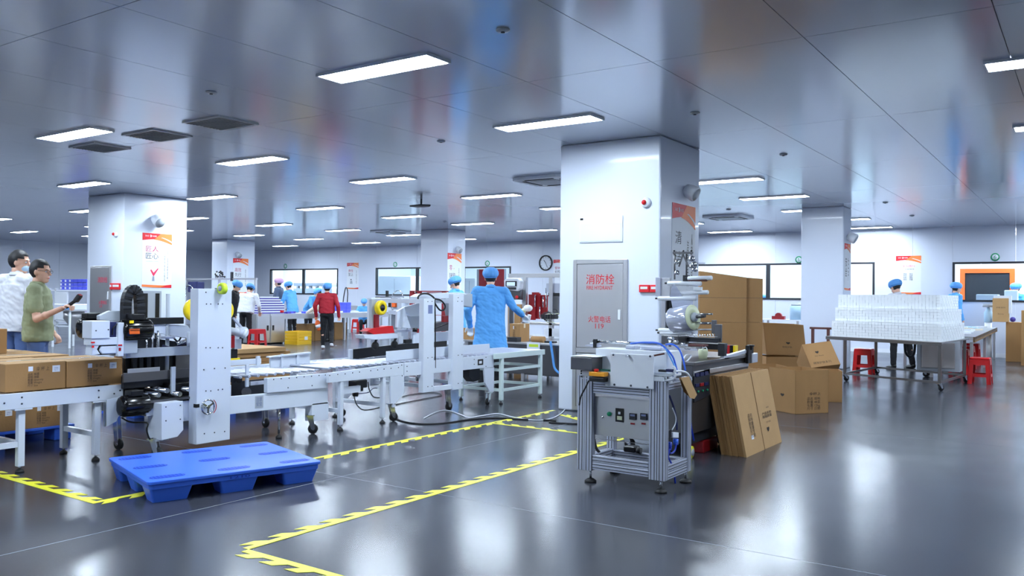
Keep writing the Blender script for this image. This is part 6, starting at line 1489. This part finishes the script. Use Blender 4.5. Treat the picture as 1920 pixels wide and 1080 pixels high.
# tilted carton lying on top like a roof
p0 = at_d(1521, 690, 12.0)
ax_ = (at_d(1575, 683, 12.0)-p0).normalized(); upd = (at_d(1497, 635, 12.35)-p0).normalized(); third = ax_.cross(upd).normalized()
upd = third.cross(ax_).normalized()
open_carton('tilted carton resting like a roof on the upright carton', p0, (ax_, third if third.dot(CF) > 0 else -third, upd), (.42, .44, .42), prints=(('♥', 'front', .34, .55, .12, .10, 'ink_dark'), ('Dear Beauty', 'front', .28, .42, .3, .06, 'ink_dark'), ('精致护肤系列', 'front', .14, .12, .6, .10, 'ink_dark')), m='cardboard')
# tall open carton at the back
cA = at_d(1437, 665, 13.4)
exA = (at_d(1508, 668, 13.4)-cA).normalized(); ezA = (at_d(1431, 608, 13.4)-at_d(1437, 665, 13.4)).normalized(); eyA = ezA.cross(exA).normalized()
open_carton('large open carton at the back of the open carton heap', cA, (exA, eyA, ezA), (.64, .42, .50), flaps=((0, -10, .0001),), prints=(('♥', 'front', .52, .36, .10, .07, 'ink_dark'), ('精致护肤', 'front', .42, .24, .24, .06, 'ink')))
open_carton('open carton lying behind the leaning bundle', at_z(1436, 776)+Vector((-.45, .75, 0)), rotz(R(35)), (.5, .5, .50))
lw = math.atan2(exA.y, exA.x); open_carton('low carton standing under the large open carton', Vector((cA.x, cA.y, 0)), rotz(lw), (.62, .46, min(cA.z, at_d(1508, 668, 13.4).z)-.012))
# ================================================================ TALL STACK OF FLAT CARTONS BEHIND
SD = 12.4
g = 'tall flat carton bundles behind the wrapping machine'
q0 = at_d(1312, 690, SD); exs = CR.copy(); exs.z = 0; exs.normalize(); fs_ = Vector((-exs.y, exs.x, 0))
zb_ = 0.
for lev, (pt, pb_) in enumerate(((604, 0), (558, 604), (505, 558))):
    z1 = at_d(1360, pt if lev < 2 else 508, SD).z; z0 = zb_
    for side, (pa, pb2, dd) in enumerate(((1312, 1400, 0), (1402, 1432, .05))):
        a = at_d(pa, 560, SD); b = at_d(pb2, 560, SD); off = fs_*dd
        zt_l = z1; zt_r = z1-(.09 if (lev == 2 and side == 0) else (.105 if lev == 2 else 0)); zt_l -= (.09 if side and lev == 2 else 0)
        pts = [Vector((a.x, a.y, z0))+off, Vector((b.x, b.y, z0))+off, Vector((b.x, b.y, zt_r-.004))+off, Vector((a.x, a.y, zt_l-.004))+off]
        t = thing('flat_carton_bundle', '%s %s bundle in the tall wall of flat cartons behind the wrapping machine' % (('lowest', 'middle', 'topmost')[lev], ('left', 'right')[side]), 'carton', pts[0], g)
        for k in range(5):
            MB().prism([p+fs_*(.07*k) for p in pts], fs_*.066).build('carton_sheet', 'cardboard', t)
    zb_ = z1
# ================================================================ TROLLEY WITH STACKED WHITE BOXES
tr = thing('trolley', 'stainless trolley table carrying the terraces of small white boxes', 'trolley', (-2.9, 15.6, 0))
C1 = at_z(1766, 642, .755); C2 = at_z(1548, 630, .755); C3 = at_z(1824, 633, .755); uu = (C2-C1); vv = (C3-C1); vv = vv.normalized()*2.0
P4 = lambda a, b, z: Vector((C1.x, C1.y, 0))+Vector((uu.x, uu.y, 0))*a+Vector((vv.x, vv.y, 0))*b+Vector((0, 0, z))
MB().prism([P4(0, 0, .73), P4(1, 0, .73), P4(1, 1, .73), P4(0, 1, .73)], (0, 0, .024)).build('trolley_top', 'steel_mid', tr, .003)
MB().prism([P4(0, 0, .70), P4(1, 0, .70), P4(1, .01, .70), P4(0, .01, .70)], (0, 0, .03)).build('trolley_lip', 'steel_mid', tr)
for a in (.0, .80):
    for b in (.0, .90):
        p = P4(a+.02, b+.02, 0); MB().bar(p+Vector((0, 0, .10)), p+Vector((0, 0, .73)), .045).build('leg', 'steel_mid', tr); caster(tr, p.x, p.y, .12, .05, 1.)
        o_ = 1
for (a, b), (a2, b2) in (((.02, .02), (.82, .02)), ((.02, .92), (.82, .92)), ((.02, .02), (.02, .92)), ((.82, .02), (.82, .92))):
    MB().bar(P4(a, b, .13), P4(a2, b2, .13), .035).build('lower_rail', 'steel_mid', tr)
# boxes
cnt = 0; ub_, vb_ = uu.normalized(), vv.normalized(); ub_.z = vb_.z = 0
ub_.normalize(); vb_.normalize(); rt_ = Matrix((ub_, vb_, Vector((0, 0, 1)))).transposed()
bw, bh = .0605, .0455
bm_ = MB().cbox((0, 0, bh/2), (bw-.0025, bw-.0025, bh-.0025), rt_).mesh('small_box', 'paper_box')
Lu = uu.length-.06
tiers = ((0., .755, 6, .02), (.11, .755+6*bh, 5, .055), (.22, .755+11*bh, 5, .095))
DV = 1.70; slots = []; back = MB()
pos = lambda marg, k, v, z: P4(0, 0, z)+ub_*(marg+bw*(k+.5))+vb_*(v+bw*.5+.03)
for ti_, (voff, z0, rows_, marg) in enumerate(tiers):
    n = int((Lu-marg*2)/bw); nv2 = int((DV-voff*1.6)/bw)
    for r_ in range(rows_):
        for k in range(n): slots.append(pos(marg, k, voff+.0022*((k*5+r_*3) % 4), z0+r_*bh))
        for d_ in range(1, nv2): back.cbox(pos(marg, 0, voff+bw*d_, z0+r_*bh+bh/2)+ub_*(.002*((d_+r_) % 3)), (bw-.0025, bw-.0025, bh-.0025), rt_)
    lo_ = z0+(rows_-1)*bh+bh/2
    for d_ in range(1, 3 if ti_ < 2 else 4):
        for k in range(1, n): back.cbox(pos(marg, k, voff+bw*d_, lo_), (bw-.0025, bw-.0025, bh-.0025), rt_)
    # inner boards keep each terrace solid
    c0 = pos(marg, 1, voff+bw, z0); c1 = pos(marg, n-1, voff+bw, z0); c2 = pos(marg, n-1, voff+bw*(nv2-1), z0); c3 = pos(marg, 1, voff+bw*(nv2-1), z0)
    cr_ = MB().prism([c0, c1, c2, c3], (0, 0, (rows_-1)*bh-.001 if ti_ < 2 else rows_*bh-.004))
    q_ = cr_.build('stack_core', 'paper_box', None); tag(q_, '%s inner block of white boxes inside the terraced stack on the trolley' % ('lowest', 'middle', 'topmost')[ti_], 'box', None, 'stuff')
on_ = sorted(slots, key=lambda p: (p-Vector((0, 0, H))).length)
for p in on_[:298]:
    o = bpy.data.objects.new('small_box', bm_); C.objects.link(o); o.location = p
    tag(o, 'small plain white box in the terraced stack on the stainless trolley', 'box', 'small white boxes stacked on the trolley')
for p in on_[298:]: back.cbox(p+Vector((0, 0, bh/2)), (bw-.0025, bw-.0025, bh-.0025), rt_)
o = back.build('white_box_stack', 'paper_box', None, clean=False); tag(o, 'rear and upper mass of small white boxes stacked on the trolley', 'box', None, 'stuff')
# second stack of white boxes further back, beside the profile worker
X = None
bb_ = MB(); YS = 19.0
for k in range(15):
    for r_ in range(6):
        a = at_y(1700+k*4.6, 545, YS); bb_.box(a.x, a.x+.052, YS, YS+.25, .83+.09*r_+.3*0, .83+.09*r_+.086)
o = bb_.build('white_box_stack', 'paper_box', None, clean=False); tag(o, 'pale rear stack of white boxes beside the worker in profile', 'box', None, 'stuff')
pk = thing('worktable', 'rear table under the pale rear stack of white boxes', 'table', (-3.1, YS+.2, 0)); a = at_y(1690, 545, YS).x; b = at_y(1775, 545, YS).x
MB().box(a, b, YS-.05, YS+.7, .80, .83).build('table_top', 'steel', pk)
for x in (a+.05, b-.1):
    for y in (YS, YS+.6): MB().box(x, x+.05, y, y+.05, 0, .80).build('leg', 'steel', pk)
# grey cabinet under the trolley area and hose
gc = thing('storage_cart', 'grey sided cart standing behind the trolley legs', 'cart', at_z(1760, 700)); YC = 16.9
a = at_y(1719, 660, YC); b = at_y(1800, 660, YC); gc.location = ((a.x+b.x)/2, YC+.3, 0)
ML = [gc]; MB().box(a.x, b.x, YC, YC+.35, .12, .69).build('cart_body', 'machine_grey', gc, .01); MB().box(a.x+.08, b.x-.08, YC-.01, YC, .18, .64).build('cart_panel', 'steel', gc, .004)
for x in (a.x+.1, b.x-.1): caster(gc, x, YC+.1, .12, .05, .3); caster(gc, x, YC+.3, .12, .05, .3)
single('vacuum_hose', MB().tube([at_d(x, y, 15.2) for x, y in ((1696, 636), (1698, 660), (1706, 669), (1714, 662), (1716, 636))], .022), 'dark', 'dark flexible hose hanging beneath the trolley top', 'hose')
# brown railing left of the boxes
hr = thing('hand_rail', 'dark brown metal rail left of the stacked white boxes', 'rail', (-4.2, 17.2, 0)); YQ = 17.1
MB().by(YQ, 1518, 613, 1558, 618, .05).build('rail_bar', 'brown', hr)
for x in (1521, 1550): a = at_y(x, 616, YQ); MB().box(a.x, a.x+.05, YQ, YQ+.05, 0, a.z).build('rail_post', 'brown', hr)
# long table to the right with red stools, cartons
rt2 = thing('worktable', 'long brown edged packing table at the right receding to the wall', 'table', (-1.9, 20, 0))
A1 = at_z(1825, 633, .76); A2 = at_z(1888, 606, .76); d_ = (A2-A1); d_.z = 0; ln_ = d_.length; d_.normalize(); nn_ = Vector((-d_.y, d_.x, 0)); rt2.location = (A1.x, A1.y+3, 0); A1 = A1+d_*.35
Q = lambda a, b, z: Vector((A1.x, A1.y, 0))+d_*a+nn_*b+Vector((0, 0, z))
ln_ = min(ln_, 6.6)
MB().prism([Q(0, 0, .70), Q(ln_, 0, .70), Q(ln_, .75, .70), Q(0, .75, .70)], (0, 0, .06)).build('table_top', 'steel', rt2); MB().prism([Q(0, 0, .66), Q(ln_, 0, .66), Q(ln_, .03, .66), Q(0, .03, .66)], (0, 0, .095)).build('table_edge', 'cardboard_edge', rt2)
for a in (.1, ln_/2, ln_-.1):
    for b in (.06, .70): p = Q(a, b, 0); MB().box(p.x-.025, p.x+.025, p.y-.025, p.y+.025, 0, .66).build('leg', 'steel', rt2)
rng = random.Random(4)
for k in range(14):
    p = Q(.3+k*.42, .2+rng.random()*.5, .76)
    single('pack', MB().cbox(p+Vector((0, 0, .02)), (.22, .16, .04), Matrix.Rotation(rng.uniform(0, 1.5), 3, 'Z')), rng.choice(['paper', 'label_white', 'paper', 'cloth_cream', 'mask']), 'flat white pack on the long packing table, %s from the near end' % ['nearest', 'second', 'third', 'fourth', 'fifth', 'sixth', 'seventh', 'eighth', 'ninth', 'tenth', 'eleventh', 'twelfth', 'thirteenth', 'last'][k], 'pack', 'packs on the long right table')
for k, (px, py) in enumerate(((1848, 655), (1862, 650), (1874, 645))):
    p = at_z(px, py+30); stool(0, 0, 'red stool tucked under the right packing table, %s of three' % ('nearest', 'middle', 'farthest')[k]).location = Q(1.3+k*1.3, .35, 0)
for k, (x0, y0, x1, y1, Y, dd, lab) in enumerate(((1886, 604, 1919, 672, 22.6, .5, 'large brown carton on the floor at the right edge'), (1915, 582, 1945, 672, 21.4, .5, 'brown carton cut by the right edge of the picture'))):
    a = at_y(x0, y0, Y); b = at_y(x1, y1, Y); single('carton', MB().box(a.x, b.x, Y, Y+dd, 0, a.z), 'cardboard', lab, 'carton', None, .006)
Y = 22.5; a = at_y(1861, 559, Y); b = at_y(1891, 604, Y); oc = thing('carton', 'open brown carton holding white paper on the right packing table', 'carton', (a.x, Y, .76))
zc_ = max(.762, b.z)
oc.location.z = zc_
MB().box(a.x, b.x, Y+.0, Y+.25, zc_, a.z).build('carton_body', 'cardboard_light', oc, .006); MB().box(a.x+.02, b.x+.05, Y+.02, Y+.23, zc_+.2, a.z+.06).build('paper_bundle', 'paper', oc)
a2 = at_y(1868, 578, Y); writing('护肤系列', 'carton_print', 'ink', a2, fr, up, .18, .035, oc); a2 = at_y(1871, 590, Y); writing('Beauty', 'carton_print', 'ink', a2, fr, up, .12, .03, oc)
single('purple_cap', MB().ell(at_y(1899, 597, 22.9)*1+Vector((0, 0, at_y(1886, 604, 22.6).z-at_y(1899, 597, 22.9).z+.06)), (.06, .06, .06)), 'purple', 'small purple cap on the carton beside the open carton on the right', 'cap')
bt = at_y(1853, 590, 23.0); wd = thing('water_bottle', 'clear teal water bottle under the rightmost window', 'bottle', bt)
MB().ring(bt, (0, 0, 1), [(0, -.18), (.09, -.18), (.09, .05), (.05, .12), (.03, .18), (0, .18)], 18).build('bottle_body', 'mask', wd); MB().ring(bt, (0, 0, 1), [(0, .18), (.12, .18), (.12, .26), (0, .26)], 18).build('bottle_cap', 'machine_grey', wd)
MB().cyl((bt.x, bt.y, 0), (bt.x, bt.y, bt.z-.18), .08, 14).build('bottle_stand', 'frame_white', wd)
# table and jars behind the open cartons
tb = thing('worktable', 'white table behind the open cartons left of the bright column', 'table', (-6.3, 21, 0)); YJ = 20.5
a = at_y(1422, 598, YJ); b = at_y(1500, 593, YJ); tb.location = ((a.x+b.x)/2, YJ+.3, 0)
MB().box(a.x, b.x, YJ, YJ+.6, a.z-.03, a.z).build('table_top', 'frame_white', tb)
for x in (a.x+.05, b.x-.1): MB().box(x, x+.05, YJ+.05, YJ+.1, 0, a.z-.03).build('leg', 'steel', tb); MB().box(x, x+.05, YJ+.5, YJ+.55, 0, a.z-.03).build('leg', 'steel', tb)
p = at_y(1494, 580, YJ+.2); p.z = a.z; jr = thing('jar', 'tall clear jar on the white table left of the bright column', 'jar', p)
MB().ring(p, (0, 0, 1), [(0, 0), (.16, 0), (.16, .30), (.12, .34), (0, .34)], 18).build('jar_body', 'mask', jr); MB().ring(p, (0, 0, 1), [(0, .34), (.13, .34), (.13, .38), (0, .38)], 18).build('jar_lid', 'machine_grey', jr)
p = at_y(1460, 592, YJ+.1); p.z = a.z; single('tape_gun', MB().cbox(p+Vector((0, 0, .04)), (.30, .12, .08)).cyl(p+Vector((.0, -.05, .08)), p+Vector((0, .07, .08)), .08, 14), 'red_deep', 'dark red tape gun lying on the white table behind the cartons', 'tool')
# ================================================================ BEHIND THE GLASS
def inside(px0, py0, px1, py1, Y, d, m, name, label, cat='machine', bev=.01):
    return single(name, MB().by(Y, px0, py0, px1, py1, d), m, label, cat, None, bev)
YI = 25.6
im = thing('filling_machine', 'silver machine seen through the first viewing window', 'machine', at_y(590, 545, YI)); 
z_ = at_y(590, 545, YI); im.location = (z_.x, YI+.4, 0)
a = at_y(550, 530, YI); b = at_y(622, 552, YI)
MB().box(a.x, b.x, YI, YI+.8, 0, a.z-.25).build('machine_body', 'machine_far', im, .02); MB().box(a.x, b.x, YI, YI+.7, a.z-.15, a.z).build('machine_hood', 'machine_grey', im, .02)
for k in range(6): x = a.x+(b.x-a.x)*(k+.5)/6; MB().cyl((x, YI+.1, a.z-.25), (x, YI+.1, a.z-.15), .08, 12).build('machine_head', 'steel', im)
for (px0, py0, px1, py1, lab) in ((710, 518, 770, 560, 'white cabinet seen through the second viewing window'), (870, 522, 890, 560, 'pale rack seen through the third viewing window')):
    a = at_y(px0, py0, YI); b = at_y(px1, py1, YI); t = thing('cabinet', lab, 'cabinet', ((a.x+b.x)/2, YI+.3, 0))
    MB().box(a.x, b.x, YI, YI+.6, 0, a.z).build('cabinet_body', 'frame_white', t, .02); MB().box((a.x+b.x)/2-.01, (a.x+b.x)/2+.01, YI-.01, YI, .1, a.z-.1).build('door_gap', 'machine_grey', t)
a = at_y(898, 505, YI); b = at_y(945, 545, YI); t = thing('curtain_frame', 'red framed sheet seen through the third viewing window', 'frame', ((a.x+b.x)/2, YI+.05, 0))
MB().box(a.x, b.x, YI, YI+.05, b.z-.2, a.z).build('red_sheet', 'red_deep', t); MB().box(a.x-.1, a.x, YI, YI+.05, 0, a.z).build('frame_post', 'machine_grey', t); MB().box(b.x, b.x+.1, YI, YI+.05, 0, a.z).build('frame_post', 'machine_grey', t)
a = at_y(1809, 512, YI+1.2); b = at_y(1893, 566, YI+1.2); t = thing('inner_doorway', 'orange framed dark opening seen through the rightmost window', 'doorway', ((a.x+b.x)/2, YI+1.2, 0)); Yd = YI+1.2
MB().box(a.x, b.x, Yd+.06, Yd+.1, 0, a.z).build('door_leaf', 'dark', t)
MB().box(a.x-.12, a.x, Yd, Yd+.1, 0, a.z+.12).build('door_jamb', 'orange', t); MB().box(b.x, b.x+.12, Yd, Yd+.1, 0, a.z+.12).build('door_jamb', 'orange', t); MB().box(a.x, b.x, Yd, Yd+.1, a.z, a.z+.12).build('door_lintel', 'orange', t)
a = at_y(1835, 552, YI); b = at_y(1875, 566, YI); single('filling_machine', MB().box(a.x, b.x, YI-.6, YI, 0, a.z), 'machine_far', 'grey machine in front of the orange framed opening', 'machine', None, .02)
a = at_y(1883, 544, YI-.5); b = at_y(1908, 560, YI-.5); single('water_tank', MB().box(a.x, b.x, YI-.5, YI-.2, 0, a.z), 'room_wall', 'white tank before the worker behind the rightmost window', 'tank', None, .02)
# ================================================================ LEFT BACKGROUND BEHIND THE TWO MEN
YL = 13.5
sh_ = thing('rack', 'white racking with blue and violet bins left of the poster column', 'rack', (-24, YL, 0))
a = at_y(90, 543, YL); b = at_y(170, 600, YL); sh_.location = ((a.x+b.x)/2, YL+.3, 0)
for x in (a.x, a.x+(b.x-a.x)*.18, b.x): MB().box(x-.04, x+.04, YL, YL+.08, 0, a.z+.05).build('rack_post', 'frame_white', sh_)
for z in (a.z, at_y(100, 583, YL).z, at_y(100, 600, YL).z, .35): MB().box(a.x, b.x, YL, YL+.7, z-.04, z).build('rack_shelf', 'frame_white', sh_)
MB().by(YL-.02, 105, 547, 125, 600, .05).build('rack_door', 'frame_white', sh_)
lv = [(113, 523, 163, 543, 'blue_bin', 6, 3), (137, 566, 166, 583, 'violet', 3, 2), (137, 585, 166, 600, 'purple', 3, 2)]
for (x0, y0, x1, y1, m, nx_, nz_) in lv:
    a = at_y(x0, y0, YL+.1); b = at_y(x1, y1, YL+.1)
    for i in range(nx_):
        for j in range(nz_):
            xa = a.x+(b.x-a.x)*i/nx_; xb = a.x+(b.x-a.x)*(i+1)/nx_-.02; zt_ = a.z-(0 if m == 'blue_bin' else .05); zq = at_y(100, {'blue_bin': 543, 'violet': 583, 'purple': 600}[m], YL).z+.001; za = zq+(zt_-zq)*j/nz_; zb2 = zq+(zt_-zq)*(j+1)/nz_-.01
            t = thing('storage_bin', '%s bin on the racking, %s layer, %s from the left' % ({'blue_bin': 'blue', 'violet': 'pale violet', 'purple': 'dark blue'}[m], ('bottom', 'middle', 'top')[j] if nz_ == 3 else ('lower', 'upper')[j], ordn[i].replace('nearest', 'first')), 'bin', ((xa+xb)/2, YL+.3, za), 'bins on the left racking')
            MB().box(xa, xb, YL+.1, YL+.5, za, zb2).build('bin_body', m, t, .01)
            if m == 'blue_bin' and i < 3: MB().box(xa+.02, xa+.10, YL+.09, YL+.1, za+.02, zb2-.02).build('bin_label', 'paper', t)
hp = thing('hopper', 'stainless cone hopper under a table left of the poster column', 'hopper', at_y(138, 640, 11.2)); Yh = 11.2; p = at_y(138, 630, Yh)
MB().ring(Vector((p.x, Yh, 0)), (0, 0, 1), [(0, .32), (.04, .32), (.05, .45), (.24, .72), (.24, .90), (.23, .90), (.0, .80)], 24).build('hopper_cone', 'steel', hp); MB().box(p.x-.55, p.x+.35, Yh-.3, Yh+.3, .90, .93).build('hopper_table', 'steel', hp)
for sx in (-.5, .3):
    for sy in (-.26, .26): MB().box(p.x+sx-.02, p.x+sx+.02, Yh+sy-.02, Yh+sy+.02, 0, .90).build('leg', 'frame_white', hp)
MB().box(p.x-.5, p.x+.3, Yh-.25, Yh+.25, .93, 1.08).build('hopper_machine', 'machine', hp, .02); MB().box(p.x-.05, p.x+.25, Yh-.26, Yh-.25, .95, 1.05).build('blue_label', 'cap_blue', hp)
hp.location = (p.x, Yh, 0)
for ch in hp.children: ch.data.transform(Matrix.Translation(at_y(138, 640, 11.2)-Vector((p.x, Yh, 0))))
# steel frame with small wheels seen left of the white jacket
sf = thing('assembly_frame', 'steel frame with a row of metal clamps above the tower plate', 'frame', (0, 0, 0)); Yf = 16.5; a = at_y(345, 522, Yf); b = at_y(480, 525, Yf); sf.location = ((a.x+b.x)/2, Yf, 0)
MB().box(a.x, b.x, Yf, Yf+.06, a.z-.05, a.z).build('frame_beam', 'steel', sf)
for x in (a.x+.05, (a.x+b.x)/2, b.x-.05): MB().box(x-.03, x+.03, Yf, Yf+.06, 0, a.z-.05).build('frame_post', 'steel', sf)
MB().box(a.x, b.x, Yf, Yf+.5, .80, .83).build('frame_shelf', 'steel', sf)
rng = random.Random(9)
for k in range(14):
    p = at_y(404+rng.random()*19, 520-rng.random()*12, Yf+.03); MB().cyl(Vector((p.x, Yf+.03, a.z)), Vector((p.x, Yf+.03, p.z)), .012, 8).build('clamp_rod', 'chrome', sf); MB().ell(Vector((p.x, Yf+.03, p.z)), (.035, .03, .03), 10, 8).build('clamp_ball', 'dark', sf)
MB().by(Yf-.05, 352, 528, 368, 548, .3).build('frame_motor', 'navy', sf, .02); MB().tube([at_y(x, y, Yf-.05) for x, y in ((349, 556), (349, 540), (355, 535), (361, 540), (362, 556))], .02).build('frame_hose', 'chrome', sf)
MB().by(Yf-.02, 432, 510, 435, 527, .05).build('clamp_lever', 'dark', sf)
bpy.data.scenes.remove(_ts)
